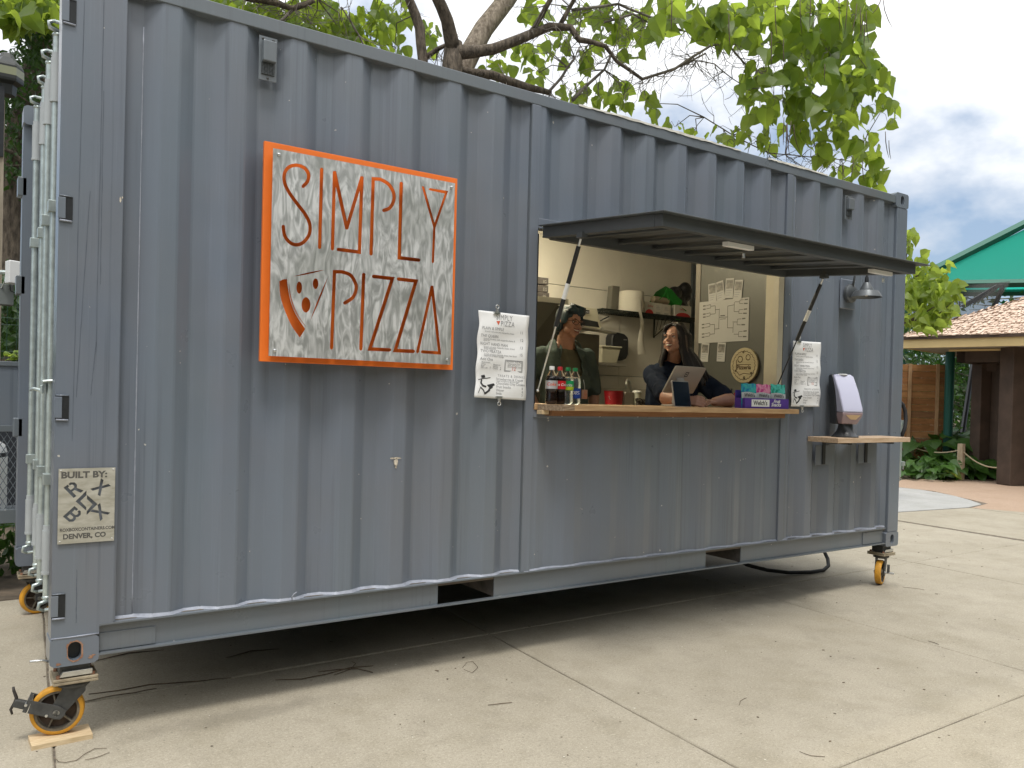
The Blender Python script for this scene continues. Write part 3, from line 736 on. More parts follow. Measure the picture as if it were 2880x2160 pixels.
def caster_wheel(root, rz, R_=0.1, zc=0.12, trail=0.055, brake=False):
    """fork, tyre, rim and brake turned by rz about the swivel axis"""
    ca, sa = math.cos(rz), math.sin(rz)
    T = lambda mb: MB().add([(x*ca-y*sa, x*sa+y*ca, z) for x, y, z in mb.v], mb.f)
    sub = lambda mb, nm, m, **k: T(mb).build(nm, m, root, local=True, **k)
    zt = Z0-0.082; xw = -trail
    sub(MB().lathe([(0.060, zt-0.022), (0.064, zt-0.012), (0.058, zt), (0.03, zt)], 20), 'swivel_housing', DKGREY, smooth=True)
    for s in (-1, 1):
        y = s*0.036
        poly = [(0.048, zt-0.02), (0.046, zt-0.045), (xw+0.026, zc-0.012), (xw+0.010, zc-0.030), (xw-0.012, zc-0.028), (xw-0.026, zc-0.006), (xw-0.020, zc+0.020), (-0.035, zt-0.02)]
        sub(MB().prism(poly, (0, y-0.003, 0), (1, 0, 0), (0, 0, 1), (0, 0.006, 0)), 'fork_plate', DKGREY, bevel=0.001, recalc=True)
        sub(MB().cyl((xw, s*0.039, zc), (xw, s*0.047, zc), 0.0125, 16), 'axle_bolt', STEEL, smooth=True)
    sub(MB().box(-0.035, 0.048, -0.033, 0.033, zt-0.030, zt-0.019), 'fork_bridge', DKGREY)
    w2 = 0.0245
    prof = [(R_*0.84, -w2), (R_*0.93, -w2), (R_*0.98, -w2*0.86), (R_, -w2*0.6), (R_, w2*0.6), (R_*0.98, w2*0.86), (R_*0.93, w2), (R_*0.84, w2)]
    sub(MB().lathe(prof, 48, (xw, 0, zc), 'y', close=True), 'tyre', YELLOW, smooth=True)
    rimm = mat('wheel_rim', (0.10, 0.085, 0.065), 0.8, 0.1, col2=(0.22, 0.19, 0.14), vscale=30, bump=0.4)
    sub(MB().lathe([(R_*0.74, -w2*0.92), (R_*0.84, -w2*0.92), (R_*0.84, w2*0.92), (R_*0.74, w2*0.92), (R_*0.70, 0)], 40, (xw, 0, zc), 'y', close=True), 'rim', rimm, smooth=True)
    sub(MB().lathe([(0.004, -0.002), (R_*0.73, -0.002), (R_*0.73, 0.002), (0.004, 0.002)], 40, (xw, 0, zc), 'y', close=True), 'wheel_web', mat('wheel_web', (0.075, 0.05, 0.035), 0.85, var=0.4, vscale=20))
    for k in range(5):
        a = 2*PI*k/5+0.5
        dx, dz = math.cos(a), math.sin(a)
        sub(MB().obox((xw+dx*0.045, 0, zc+dz*0.045), (dx*0.030, 0, dz*0.030), (0, w2*0.7, 0), (-dz*0.003, 0, dx*0.003)), 'spoke', rimm)
    sub(MB().lathe([(0.022, -w2), (0.024, 0), (0.022, w2)], 20, (xw, 0, zc), 'y'), 'hub', rimm, smooth=True)
    if brake:
        a = R(158)
        dx, dz = math.cos(a), math.sin(a); nx, nz = -dz, dx
        def ptt(u, v): return (xw+dx*u+nx*v, zc+dz*u+nz*v)
        for s in (-1, 1):
            y = s*0.045
            poly = [ptt(-0.030, -0.020), ptt(-0.034, 0), ptt(-0.024, 0.022), ptt(0.10, 0.026), ptt(0.105, -0.026), ptt(0.0, -0.030)]
            sub(MB().prism(poly, (0, y-0.002, 0), (1, 0, 0), (0, 0, 1), (0, 0.004, 0)), 'brake_arm', DKGREY, recalc=True, bevel=0.001)
        c0 = ptt(0.112, 0); sub(MB().obox((c0[0], 0, c0[1]), (dx*0.008, 0, dz*0.008), (0, 0.047, 0), (nx*0.026, 0, nz*0.026)), 'brake_bridge', DKGREY, bevel=0.001)
        c1 = ptt(0.14, 0.008); sub(MB().obox((c1[0], -0.012, c1[1]), (dx*0.022, 0, dz*0.022), (0, 0.014, 0), (nx*0.016, 0, nz*0.016)), 'brake_lever', DKGREY, bevel=0.004)
        P = [ptt(0.150, 0.055), ptt(0.163, 0.038), ptt(0.160, 0.010), ptt(0.162, -0.012), ptt(0.182, -0.036), ptt(0.190, -0.050)]
        sub(MB().tube([(p[0], -0.012, p[1]) for p in P], [0.004, 0.006, 0.007, 0.007, 0.006, 0.005], 6), 'brake_pedal', mat('pedal', (0.045, 0.04, 0.035), 0.7, var=0.4, vscale=40), smooth='all')
        b = ptt(0.030, 0.024-0.006); sub(MB().cyl((b[0], -0.046, b[1]), (b[0], -0.051, b[1]), 0.006, 6), 'bolt', STEEL)
        b = ptt(0.118, -0.005); sub(MB().cyl((b[0], -0.022, b[1]), (b[0], -0.054, b[1]), 0.006, 6), 'bolt', STEEL)
c = caster((0.098, 0.088, 0), 0, True, True); caster_wheel(c, R(-11), brake=True, trail=0.058)
c = caster((Lc-0.098, 0.088, 0), 0, True, False); caster_wheel(c, R(21), zc=0.102, trail=0.03)
MB().obox((5.958, 0.018, 0.135), (0.006, -0.008, 0), (0.008, 0.006, 0.0), (0, 0, 0.035)).build('brake_lever', DKGREY, con)
MB().cyl((5.948, 0.035, 0.102), (5.972, -0.025, 0.102), 0.008, 8).build('axle_nut', STEEL, con)
c = caster((0.098, Wc-0.088, 0), 0, True, False); caster_wheel(c, R(14), zc=0.102, trail=-0.03, brake=False)
c = caster((Lc-0.098, Wc-0.088, 0), 0, True, False); caster_wheel(c, R(-30), zc=0.102, trail=0.03)
tag(MB().prism([(-0.105, -0.055), (0.115, -0.062), (0.122, 0.070), (-0.10, 0.075)], (0.045, 0.07, -0.0015), (math.cos(R(4)), math.sin(R(4)), 0), (-math.sin(R(4)), math.cos(R(4)), 0), (0, 0, 0.0205)).build('wood_block', PALE, bevel=0.001, recalc=True),
    'thin pale wood board wedged under the near yellow wheel', 'board')

# hatch (awning), its frame, ribs and gas struts -------------------------------
aw = empty('hatch', con, Vector((3.44, 0, 2.445))-Vector(wloc(con)))
AX0, AX1 = XW0+FT+0.010, XW1-FT-0.004
def AP(x, s, h):
    """point on the hatch: x, distance from hinge, height above the skin (normal)"""
    a = math.atan2(0.083, 1.0)
    return (x, -s*math.cos(a)-h*math.sin(a)*0.0+(-0.012), 2.447-s*math.sin(a)+h*math.cos(a))
LA = 1.0
# top skin, corrugated along its depth
X = corr_x(AX0, AX1); mb = MB(); vs = []
for s in (0.0, LA-0.056):
    for x in X: vs.append(AP(x, s, 0.0-(corr(x)-YO)*0.45))
nx = len(X); mb.add(vs, [(i, i+1, nx+i+1, nx+i) for i in range(nx-1)])
sk = mb.build('hatch_skin', DARKP, aw, smooth=True); so = sk.modifiers.new('t', 'SOLIDIFY'); so.thickness = 0.002
def abox(x0, x1, s0, s1, h0, h1, name, m, parent=aw):
    p = [AP(x, s, h) for h in (h0, h1) for x, s in ((x0, s0), (x1, s0), (x1, s1), (x0, s1))]
    return MB().add(p, [(3, 2, 1, 0), (4, 5, 6, 7), (0, 1, 5, 4), (1, 2, 6, 5), (2, 3, 7, 6), (3, 0, 4, 7)]).build(name, m, parent, recalc=True, bevel=0.002)
for x in (AX0+0.004, AX1-0.06): abox(x, x+0.05, 0.005, LA-0.062, -0.064, -0.002, 'frame_bar', DARKP)
abox(AX0+0.004, AX1-0.010, LA-0.060, LA-0.004, -0.064, -0.0045, 'frame_bar', DARKP)
abox(AX0+0.055, AX1-0.061, 0.0, 0.05, -0.07, -0.002, 'frame_bar', DARKP)
abox(AX0-0.035, AX1+0.075, LA-0.055, LA+0.045, -0.004, 0.003, 'drip_lip', DARKP)
abox(AX0-0.035, AX0-0.001, 0.02, LA-0.056, -0.004, 0.003, 'drip_lip', DARKP)
abox(AX1+0.001, AX1+0.045, 0.02, LA-0.056, -0.004, 0.003, 'drip_lip', DARKP)
k = 0; x = 0.379+0.278*7+0.036
while x < AX1-0.1:
    if x > AX0+0.1: abox(x-0.022, x+0.022, 0.05, LA-0.085, -0.034, -0.0205, 'rib', DARKP)
    x += 0.278
for xa in (AX0+0.52, AX1-0.36):
    lf = abox(xa, xa+0.20, LA-0.105, LA-0.064, -0.090, -0.066, 'awning_light', WHITEP)
    p = AP(xa+0.16, LA-0.10, -0.108); MB().cyl(p, (p[0], p[1], p[2]-0.025), 0.008, 8).build('light_socket', STEEL, lf)
STRUT = mat('strut_tube', (0.018, 0.019, 0.02), 0.35, 0.3)
for xs_, zb in ((XW0+FT+0.006, 1.515), (XW1-FT-0.085, 1.60)):
    pb = Vector((xs_, -0.022, zb)); pt = Vector((xs_+0.012, -0.37, 2.328)); d = pt-pb
    st = MB().tube([pb+d*0.44, pb+d*0.955], 0.0125, 14).build('gas_strut', STRUT, con, smooth=True)
    MB().tube([pb, pb+d*0.45], 0.0045, 8).build('piston_rod', STEEL if xs_ < 3 else STRUT, st, smooth=True)
    MB().tube([pb+d*0.955, pt], 0.006, 8).build('strut_end', STEEL, st, smooth=True)
    e = MB().obox(pt+Vector((0, -0.01, 0.018)), (0.018, 0, 0), (0, 0.025, 0), (0, 0, 0.014)).build('strut_bracket', DARKP, st)
    MB().tube([pb+d*0.62, pb+d*0.72], 0.0130, 14, cap=False).build('strut_sticker', WHITEP, st, smooth=True)
    MB().sphere(pb, 0.009, 8, 6).build('ball_joint', STEEL, st)

# ================================================================== THINGS ON THE OUTSIDE
def zpx(x, y, z0=(0, 0), s=1.0, Y=0.0): return at(z0[0]+x/s, z0[1]+y/s, Y)
# --- the big sign -----------------------------------------------------------
SG = lambda x, y, Y=-0.082: at(700+x/2.4400, 380+y/2.4400, Y)
sign = thing('shop_sign', (1.30, -0.03, 1.6), 'large square orange sign with brushed metal face cut out to read SIMPLY PIZZA', 'sign')
bk = [SG(*p, -0.040) for p in ((67, 1555), (1388, 1608), (1443, 297), (115, 45))]
bx0, bx1 = (bk[0].x+bk[3].x)/2, (bk[1].x+bk[2].x)/2; bz0, bz1 = (bk[0].z+bk[1].z)/2, (bk[2].z+bk[3].z)/2
MB().box(bx0, bx1, -0.040, -0.021, bz0, bz1).build('backing_panel', ORANGE, sign, bevel=0.0015)
for x in (bx0+0.15, bx1-0.15):
    MB().box(x, x+0.04, -0.020, 0.008, bz0+0.05, bz1-0.05).build('mounting_batten', DKGREY, sign)
S_ = []
def st(pts, w_=25): S_.append([SG(*p) for p in stroke(pts, w_)])
def cr(P, n=5):
    """smooth a pen path (Catmull-Rom)"""
    o = []
    for i in range(len(P)-1):
        p0, p1, p2, p3 = [Vector(P[max(0, min(len(P)-1, j))]) for j in (i-1, i, i+1, i+2)]
        for k in range(n):
            t = k/n; o.append(tuple(0.5*((2*p1)+(p2-p0)*t+(2*p0-5*p1+4*p2-p3)*t*t+(-p0+3*p1-3*p2+p3)*t**3)))
    return o+[tuple(P[-1])]
st(cr([(372, 352), (403, 315), (408, 268), (380, 226), (325, 207), (272, 222), (243, 268), (246, 332), (278, 398), (330, 470), (386, 545), (417, 612), (413, 682), (373, 736), (325, 753), (280, 736), (246, 692), (235, 628)]))
st([(499, 235), (485, 770)])
st([(573, 780), (587, 254), (671, 640), (775, 290), (758, 803), (613, 785)])
st([(838, 815)]+[(853, 300)]+cr([(900, 303), (955, 335), (990, 390), (994, 445), (968, 498), (925, 517)]))
st([(1045, 332), (1031, 842), (1165, 858)])
Yp = [(1185, 355), (1190, 350), (1203, 354), (1273, 600), (1343, 402), (1240, 380), (1232, 372), (1240, 363), (1367, 384), (1281, 635), (1271, 872), (1262, 882), (1253, 872), (1263, 632)]
YC = (1266, 560); S_.append([SG(*p) for p in Yp])
st([(567, 1460)]+[(587, 938)]+cr([(635, 938), (695, 960), (730, 1015), (735, 1060), (712, 1115), (658, 1152)]))
st([(787, 957), (768, 1467)])
st([(855, 970), (984, 985), (829, 1468), (965, 1474)])
st([(1026, 988), (1146, 1002), (1003, 1478), (1128, 1484)])
st([(1157, 1487), (1256, 1040), (1308, 1495), (1190, 1487)], 22)
S_.append([SG(*p) for p in cr([(208, 1003), (214, 1100), (240, 1190), (290, 1305), (350, 1392)])+[(387, 1330)]+cr([(385, 1328), (325, 1235), (287, 1140), (267, 1040), (261, 988)])+[(235, 990)]])
def lens(a, b, w_):
    a, b = Vector(a), Vector(b); d = (b-a); n_ = Vector((-d.y, d.x)).normalized()
    up_ = [a+d*t+n_*w_*0.5*math.sin(PI*t) for t in (0, .2, .4, .6, .8, 1)]
    dn = [a+d*t-n_*w_*0.5*math.sin(PI*t) for t in (.8, .6, .4, .2)]
    S_.append([SG(*p) for p in up_+dn])
lens((303, 971), (522, 924), 11); lens((549, 958), (415, 1287), 13)
S_.append([SG(*p) for p in cr([(274, 1003), (290, 1110), (330, 1220), (396, 1322)])+cr([(393, 1324), (322, 1220), (282, 1110), (272, 1003)])[1:-1]])
for cx, cy, rx, ry in ((345, 1047, 20, 42), (457, 1020, 20, 37), (391, 1165, 31, 53)):
    S_.append([SG(cx+rx*math.cos(2*PI*k/20), cy+ry*math.sin(2*PI*k/20)) for k in range(20)])
fc = [SG(*p) for p in ((130, 1518), (1370, 1572), (1425, 330), (172, 95))]
fx0, fx1 = (fc[0].x+fc[3].x)/2, (fc[1].x+fc[2].x)/2; fz0, fz1 = (fc[0].z+fc[1].z)/2, (fc[2].z+fc[3].z)/2
me = sheet_with_holes([(fx0, fz0), (fx1, fz0), (fx1, fz1), (fx0, fz1)], [[(p.x, p.z) for p in q] for q in S_], 0.005)
l = wloc(sign)
for v in me.vertices: v.co = Vector((v.co.x-l.x, -0.082+v.co.z-l.y, v.co.y-l.z))
me.update()
bm = bmesh.new(); bm.from_mesh(me); bmesh.ops.remove_doubles(bm, verts=bm.verts, dist=1e-5); bmesh.ops.recalc_face_normals(bm, faces=bm.faces); bm.to_mesh(me); bm.free()
# brushed metal with hand-ground swirls
bmat = bpy.data.materials.new('brushed_sign_metal'); bmat.use_nodes = True; t = bmat.node_tree; b = t.nodes['Principled BSDF']
c = t.nodes.new('ShaderNodeTexCoord').outputs['Object']
wv = nd(t, 'ShaderNodeTexNoise'); mpp = t.nodes.new('ShaderNodeMapping'); mpp.inputs['Scale'].default_value = (20, 1, 5.5); mpp.inputs['Rotation'].default_value = (0, 0.12, 0)
t.links.new(c, mpp.inputs[0]); t.links.new(mpp.outputs[0], wv.inputs['Vector']); wv.inputs['Scale'].default_value = 1.0; wv.inputs['Detail'].default_value = 3; wv.inputs['Distortion'].default_value = 2.6
blot = noise_node(t, c, 3.2, 3)
col = mixc(t, ramp(t, wv.outputs[0], 0.38, 0.64), (0.40, 0.405, 0.39), (0.70, 0.705, 0.69))
col = mixc(t, mulv(t, ramp(t, blot, 0.52, 0.60), 0.5), col, (0.32, 0.33, 0.30))
t.links.new(col, b.inputs['Base Color']); b.inputs['Metallic'].default_value = 0.55
t.links.new(ramp(t, wv.outputs[0], 0.3, 0.7, (0.30,)*3+(1,), (0.5,)*3+(1,)), b.inputs['Roughness'])
bpn = t.nodes.new('ShaderNodeBump'); bpn.inputs['Strength'].default_value = 0.3; bpn.inputs['Distance'].default_value = 0.003
t.links.new(wv.outputs[0], bpn.inputs['Height']); t.links.new(bpn.outputs[0], b.inputs['Normal'])
link('face_plate', me, bmat, sign)
for x in (fx0+0.025, fx1-0.022):
    for z in (fz0+0.025, fz1-0.025):
        MB().tube([(x, -0.085, z), (x, -0.090, z), (x, -0.092, z)], [0.0075, 0.0075, 0.004], 10).build('screw', STEEL, sign, smooth=True)
        MB().cyl((x, -0.041, z), (x, -0.079, z), 0.008, 10).build('standoff', STEEL, sign)
# --- builder's plate ----------------------------------------------------------
PG = lambda x, y, Y=-0.004: at(140+x/5.925, 1280+y/5.925, Y)
plate = thing('builder_plate', (0.12, 0, 0.83), 'small stencilled metal plate reading BUILT BY ROX BOX on the left corner post', 'plate')
pc = [PG(*p) for p in ((128, 1490), (1065, 1420), (1095, 205), (145, 228))]
px0, px1 = (pc[0].x+pc[3].x)/2, (pc[1].x+pc[2].x)/2; pz0, pz1 = (pc[0].z+pc[1].z)/2, (pc[2].z+pc[3].z)/2
PW, PH = px1-px0, pz1-pz0
H_ = []
def ph(pts): H_.append([(px0+PW*p[0], pz0+PH*p[1]) for p in pts])
# R / O / X / B / X / shapes, turned 45 degrees like the original
def rot(pts, c, a, s):
    ca, sa = math.cos(a), math.sin(a)
    return [(c[0]+(x*ca-y*sa)*s, c[1]+(x*sa+y*ca)*s*PW/PH) for x, y in pts]
Rr = [(-.5, -.7), (-.2, -.7), (-.2, -.12), (.05, -.12), (.28, -.7), (.6, -.7), (.34, -.08), (.55, .15), (.55, .45), (.3, .7), (0.05, .7), (0.05, .48), (.2, .48), (.28, .38), (.28, .2), (.18, .1), (-.2, .1), (-.2, .48), (-.05, .48), (-.05, .7), (-.5, .7)]
ph(rot(Rr, (0.255, 0.72), R(40), 0.20))
Xx = [(-.62, -.7), (-.3, -.7), (0, -.2), (.3, -.7), (.62, -.7), (.17, 0), (.62, .7), (.3, .7), (0, .2), (-.3, .7), (-.62, .7), (-.17, 0)]
ph(rot(Xx, (0.74, 0.735), R(-42), 0.20)); ph(rot(Xx, (0.74, 0.40), R(42), 0.20))
Bb = [(-.5, -.7), (.3, -.7), (.55, -.45), (.55, -.15), (.4, 0), (.55, .15), (.55, .45), (.3, .7), (.1, .7), (.1, .46), (.24, .46), (.28, .38), (.28, .22), (.2, .12), (-.2, .12), (-.2, .46), (-.02, .46), (-.02, .7), (-.5, .7)]
ph(rot(Bb, (0.255, 0.385), R(-45), 0.20)); ph(rot([(-.2, -.46), (.18, -.46), (.27, -.36), (.27, -.2), (.18, -.12), (-.2, -.12)], (0.255, 0.385), R(-45), 0.20))
ph([(0.49, 0.70), (0.30, 0.56), (0.49, 0.43), (0.49, 0.475), (0.385, 0.56), (0.49, 0.635)])
ph([(0.50, 0.64), (0.69, 0.51), (0.50, 0.37), (0.50, 0.42), (0.60, 0.51), (0.50, 0.585)])
me = sheet_with_holes([(px0, pz0), (px1, pz0), (px1, pz1), (px0, pz1)], H_, 0.003)
l = wloc(plate)
for v in me.vertices: v.co = Vector((v.co.x-l.x, -0.0045+v.co.z-l.y, v.co.y-l.z))
me.update()
bm = bmesh.new(); bm.from_mesh(me); bmesh.ops.recalc_face_normals(bm, faces=bm.faces); bm.to_mesh(me); bm.free()
link('plate_sheet', me, mat('plate_steel', (0.38, 0.36, 0.29), 0.5, 0.4, col2=(0.54, 0.52, 0.45), vscale=14, stretch=(1, 1, 3), bump=0.1), plate)
tb = MB()
put_text(tb, 'BUILT BY:', (px0+PW*0.04, -0.0066, pz0+PH*0.875), (1, 0, 0), (0, 0, 1), 0.036, bold=0.0016, sx=1.09)
put_text(tb, 'ROXBOXCONTAINERS.COM', (px0+PW*0.035, -0.0066, pz0+PH*0.165), (1, 0, 0), (0, 0, 1), 0.0178, bold=0.0006, sx=0.875)
put_text(tb, 'DENVER, CO', (px0+PW*0.09, -0.0066, pz0+PH*0.065), (1, 0, 0), (0, 0, 1), 0.028, bold=0.0012, sx=0.97)
tb.build('stencil_letters', mat('stencil_dark', (0.10, 0.095, 0.085), 0.7), plate)
for x in (px0+0.008, px1-0.008):
    for z in (pz0+0.010, pz1-0.008):
        MB().sphere((x, -0.006, z), (0.004, 0.003, 0.004), 8, 5).build('rivet', STEEL, plate)

# --- menus ---------------------------------------------------------------------
def menu(corners, Y, lab, cat, seed, clipu):
    TL, TR, BR, BL = [at(*p, Y) for p in corners]
    t = thing('menu_sheet', ((TL.x+TR.x)/2, Y, BL.z), lab, cat, 'menus clipped to the container wall')
    def S(u, v, o=0.0):
        p = TL.lerp(TR, u).lerp(BL.lerp(BR, u), v)
        wob = 0.004*math.sin(v*17+seed+u*2)+0.003*math.sin(u*9+v*4+seed)
        ex = 0.004*math.sin(v*19+seed*2)*(1 if u > .5 else -1)*abs(u-.5)*2
        return Vector((p.x+ex, Y+wob-0.012*abs(u-0.5)*v-o, p.z))
    nu, nv = 14, 40; mb = MB()
    nu_ = [i/nu for i in range(nu+1)]
    mb.add([S(i/nu, j/nv) for j in range(nv+1) for i in range(nu+1)], [(j*(nu+1)+i, (j+1)*(nu+1)+i, (j+1)*(nu+1)+i+1, j*(nu+1)+i+1) for j in range(nv) for i in range(nu)])
    pp = mb.build('paper', PAPER, t, smooth='all'); so = pp.modifiers.new('t', 'SOLIDIFY'); so.thickness = 0.0008
    W = (TR-TL).length; H = (BL-TL).length
    inks = {'k': MB(), 'g': MB(), 'r': MB()}
    def T(s, u, v, size, ink='g', bold=0.0, sx=1.0, sp=1.0, align='LEFT'):
        vs, fs = text2d(s, size, bold=bold, sx=sx, spacing=sp, align=align)
        inks[ink].add([S(u+a/W, v-b_/H, 0.0014) for a, b_ in vs], fs)
    def Lp(poly, ink='k'): inks[ink].add([S(a, b_, 0.0014) for a, b_ in poly], [tuple(range(len(poly)))])
    def Ln(pts, w_=0.006, ink='k'):
        o = stroke([(a*W, b_*H) for a, b_ in pts], w_*W); n = (len(o))//2
        inks[ink].add([S(a/W, b_/H, 0.0014) for a, b_ in o], [tuple(range(len(o)))])
    T('SIMPLY', 0.33, 0.085, 0.040, 'g', sx=0.78, sp=1.15); T('PIZZA', 0.42, 0.155, 0.040, 'g', sx=0.78, sp=1.15)
    Lp([(0.33, 0.105), (0.41, 0.100), (0.37, 0.150)], 'r')
    T('PLAIN & SIMPLE', 0.06, 0.212, 0.0225, 'g', sx=0.9); T('11', 0.83, 0.228, 0.022, 'g')
    T('Scratch red sauce and mozzarella cheese', 0.12, 0.243, 0.0135, 'g', sx=0.86)
    T('THE QUEEN', 0.06, 0.300, 0.0225, 'g', sx=0.9); T('12', 0.83, 0.315, 0.022, 'g')
    T('Scratch red sauce, basil, mozzarella cheese, &', 0.12, 0.328, 0.0135, 'g', sx=0.80); T('olive oil', 0.12, 0.345, 0.0135, 'g', sx=0.86)
    T('RIGHT HAND MAN', 0.06, 0.392, 0.0225, 'g', sx=0.9); T('13', 0.83, 0.405, 0.022, 'g')
    T('Scratch red sauce, mozzarella cheese, & hand', 0.12, 0.420, 0.0135, 'g', sx=0.80); T('sliced pepperoni', 0.12, 0.437, 0.0135, 'g', sx=0.86)
    T('TWO MEATZA', 0.055, 0.476, 0.0225, 'g', sx=0.9); T('15', 0.83, 0.489, 0.022, 'g')
    T('Scratch red sauce, mozzarella cheese, hand sliced', 0.12, 0.504, 0.0135, 'g', sx=0.78); T('pepperoni, & Italian sausage', 0.12, 0.522, 0.0135, 'g', sx=0.86)
    T('Add Ons', 0.055, 0.568, 0.022, 'g')
    for i, s in enumerate(('Mushrooms', 'Olives', 'Basil', 'Olive Oil')): T(s, 0.09, 0.598+0.022*i, 0.0125, 'g', sx=0.9)
    for i, s in enumerate(('Pepperoni', 'Sausage', 'Cheese')): T(s, 0.33, 0.618+0.022*i, 0.0125, 'g', sx=0.9)
    T('1', 0.26, 0.664, 0.020, 'g'); T('2', 0.47, 0.664, 0.020, 'g')
    for a, b_, c_, d_ in ((0.56, 0.545, 0.90, 0.675), (0.575, 0.553, 0.885, 0.667)):
        for q in (((a, b_), (c_, b_)), ((c_, b_), (c_, d_)), ((c_, d_), (a, d_)), ((a, d_), (a, b_))): Ln(q, 0.008, 'g')
    T('KIDS MEAL', 0.60, 0.572, 0.016, 'g', sp=1.25, sx=0.95)
    for i, s in enumerate(('Cheese pizza, fruit', 'snack, drink, & a', 'chocolate chip cookie')): T(s, 0.61, 0.594+0.018*i, 0.0118, 'g', sx=0.85)
    T('12', 0.69, 0.662, 0.026, 'r')
    T('TREATS & DRINKS', 0.44, 0.745, 0.0185, 'g', sp=1.25, sx=0.92)
    for i, (s, pz) in enumerate((('Strawberries & Cream', '9'), ('Chocolate Chip Cookies', '4'), ('Fruit Snacks', '4'), ('Water', '4'), ('Soda', '5'))):
        v = (0.785, 0.835, 0.875, 0.915, 0.952)[i]
        T(s, 0.41, v, 0.0205, 'g', sx=0.88); T(pz, 0.90, v+0.006, 0.020, 'g')
    T('Fresh strawberries & fresh cream', 0.42, 0.804, 0.0120, 'g', sx=0.86)
    # ink drawing: a straw hat over a slice
    Lp([(0.10, 0.745), (0.17, 0.735), (0.19, 0.765), (0.11, 0.775)])
    Ln([(0.05, 0.795), (0.12, 0.782), (0.22, 0.772), (0.29, 0.762)], 0.012)
    Ln([(0.11, 0.80), (0.10, 0.83), (0.14, 0.86), (0.20, 0.87)], 0.03)
    Lp([(0.22, 0.85), (0.36, 0.825), (0.385, 0.845), (0.28, 0.885)]); Ln([(0.27, 0.90), (0.33, 0.87)], 0.03)
    Ln([(0.10, 0.88), (0.16, 0.91), (0.20, 0.95)], 0.02); Ln([(0.10, 0.88), (0.07, 0.945)], 0.010); Ln([(0.20, 0.95), (0.28, 0.91)], 0.035)
    inks['k'].build('printed_text', INK, t); inks['g'].build('printed_text', INKG, t); inks['r'].build('printed_mark', INKR, t)
    for (u, v, d) in clipu:
        p = S(u, v, 0.0)
        mb = MB(); mb.obox(p+Vector((0, -0.004, 0)), (0.020, 0, 0), (0, 0.006, 0), (0, 0, 0.007))
        mb.tube([p+Vector((0, -0.006, 0.004*d)), p+Vector((0, -0.010, 0.024*d))], [0.011, 0.006], 8)
        r_ = p+Vector((0, -0.009, 0.034*d))
        mb.tube([r_+Vector((0.010*math.cos(a), 0, 0.010*math.sin(a))) for a in [2*PI*k/12 for k in range(13)]], 0.0025, 6)
        mb.build('bulldog_clip', STEEL, t, smooth=True)
menu(((1349, 872), (1487, 888), (1477, 1126), (1332, 1117)), -0.022, 'curled white menu sheet clipped to the wall left of the serving opening', 'menu', 1.0, ((0.34, 0.012, 1), (0.47, 0.985, -1)))
menu(((2231, 958), (2308, 963), (2305, 1144), (2222, 1143)), -0.022, 'wavy white menu sheet clipped to the wall right of the snack box', 'menu', 2.3, ((0.18, 0.012, 1), (0.38, 0.995, -1)))

# --- serving counter -----------------------------------------------------------
counter = thing('serving_counter', (3.4, 0.0, 1.405), 'long narrow wooden serving counter along the opening, worn at its left end', 'counter')
cm = MB().prism([(2.375, 0.003), (2.405, 0.003), (2.428, -0.207), (4.462, -0.207), (4.600, -0.03), (4.600, 0.002), (4.46, 0.003), (4.46, 0.42), (2.375, 0.42)], (0, 0, 1.406), (1, 0, 0), (0, 1, 0), (0, 0, 0.033))
XWc = (XW0+FT+0.004, XW1-FT-0.004)
MB().prism([(2.425, -0.205), (4.525-0.07, -0.205), (4.60, -0.012), (4.60, 0.001), (XWc[1], 0.001), (XWc[1], 0.40), (XWc[0], 0.40), (XWc[0], 0.001), (2.385, 0.001)], (0, 0, 1.4075), (1, 0, 0), (0, 1, 0), (0, 0, 0.0325)).build('counter_board', WOODL, counter, recalc=True, bevel=0.002)
MB().prism([(2.381, -0.008), (2.4235, -0.2052), (2.418, -0.2052), (2.3755, -0.008)], (0, 0, 1.405), (1, 0, 0), (0, 1, 0), (0, 0, 0.0345)).build('worn_end', WOODD, counter, recalc=True)
MB().box(2.418, 2.49, -0.2078, -0.2052, 1.409, 1.4385).build('edge_patch', WOODD, counter)
MB().box(2.43, 4.47, -0.075, -0.001, 1.374, 1.4068).build('support_board', WOODU, counter, bevel=0.002)
MB().box(2.375, 2.425, -0.055, -0.001, 1.382, 1.4048).build('end_block', PALE, counter, bevel=0.002)
for x in (2.52, 2.80, 3.10, 3.4, 3.7, 4.0, 4.3): MB().sphere((x, -0.05, 1.373), (0.006, 0.006, 0.003), 8, 5).build('screw', STEEL, counter)

# --- small shelf with brackets --------------------------------------------------
shelf = thing('wall_shelf', (5.3, 0, 1.1), 'small thick wooden shelf on two brackets at the right end of the wall', 'shelf')
MB().box(4.830, 5.755, -0.262, 0.0, 1.202, 1.238).build('shelf_board', mat('shelf_wood', (0.42, 0.29, 0.18), 0.55, col2=(0.56, 0.42, 0.29), vscale=5, stretch=(1.2, 12, 12), bump=0.1), shelf, bevel=0.002)
for x in (5.02, 5.56):
    b = MB().box(x-0.09, x+0.09, -0.001, 0.0035+0.005, 1.022, 1.17).build('wall_plate', PAINT, shelf, bevel=0.002)
    MB().box(x-0.016, x+0.016, -0.010, -0.0015, 1.025, 1.20).build('bracket', BLACKM, shelf)
    MB().box(x-0.016, x+0.016, -0.235, -0.0105, 1.188, 1.2015).build('bracket', BLACKM, shelf)
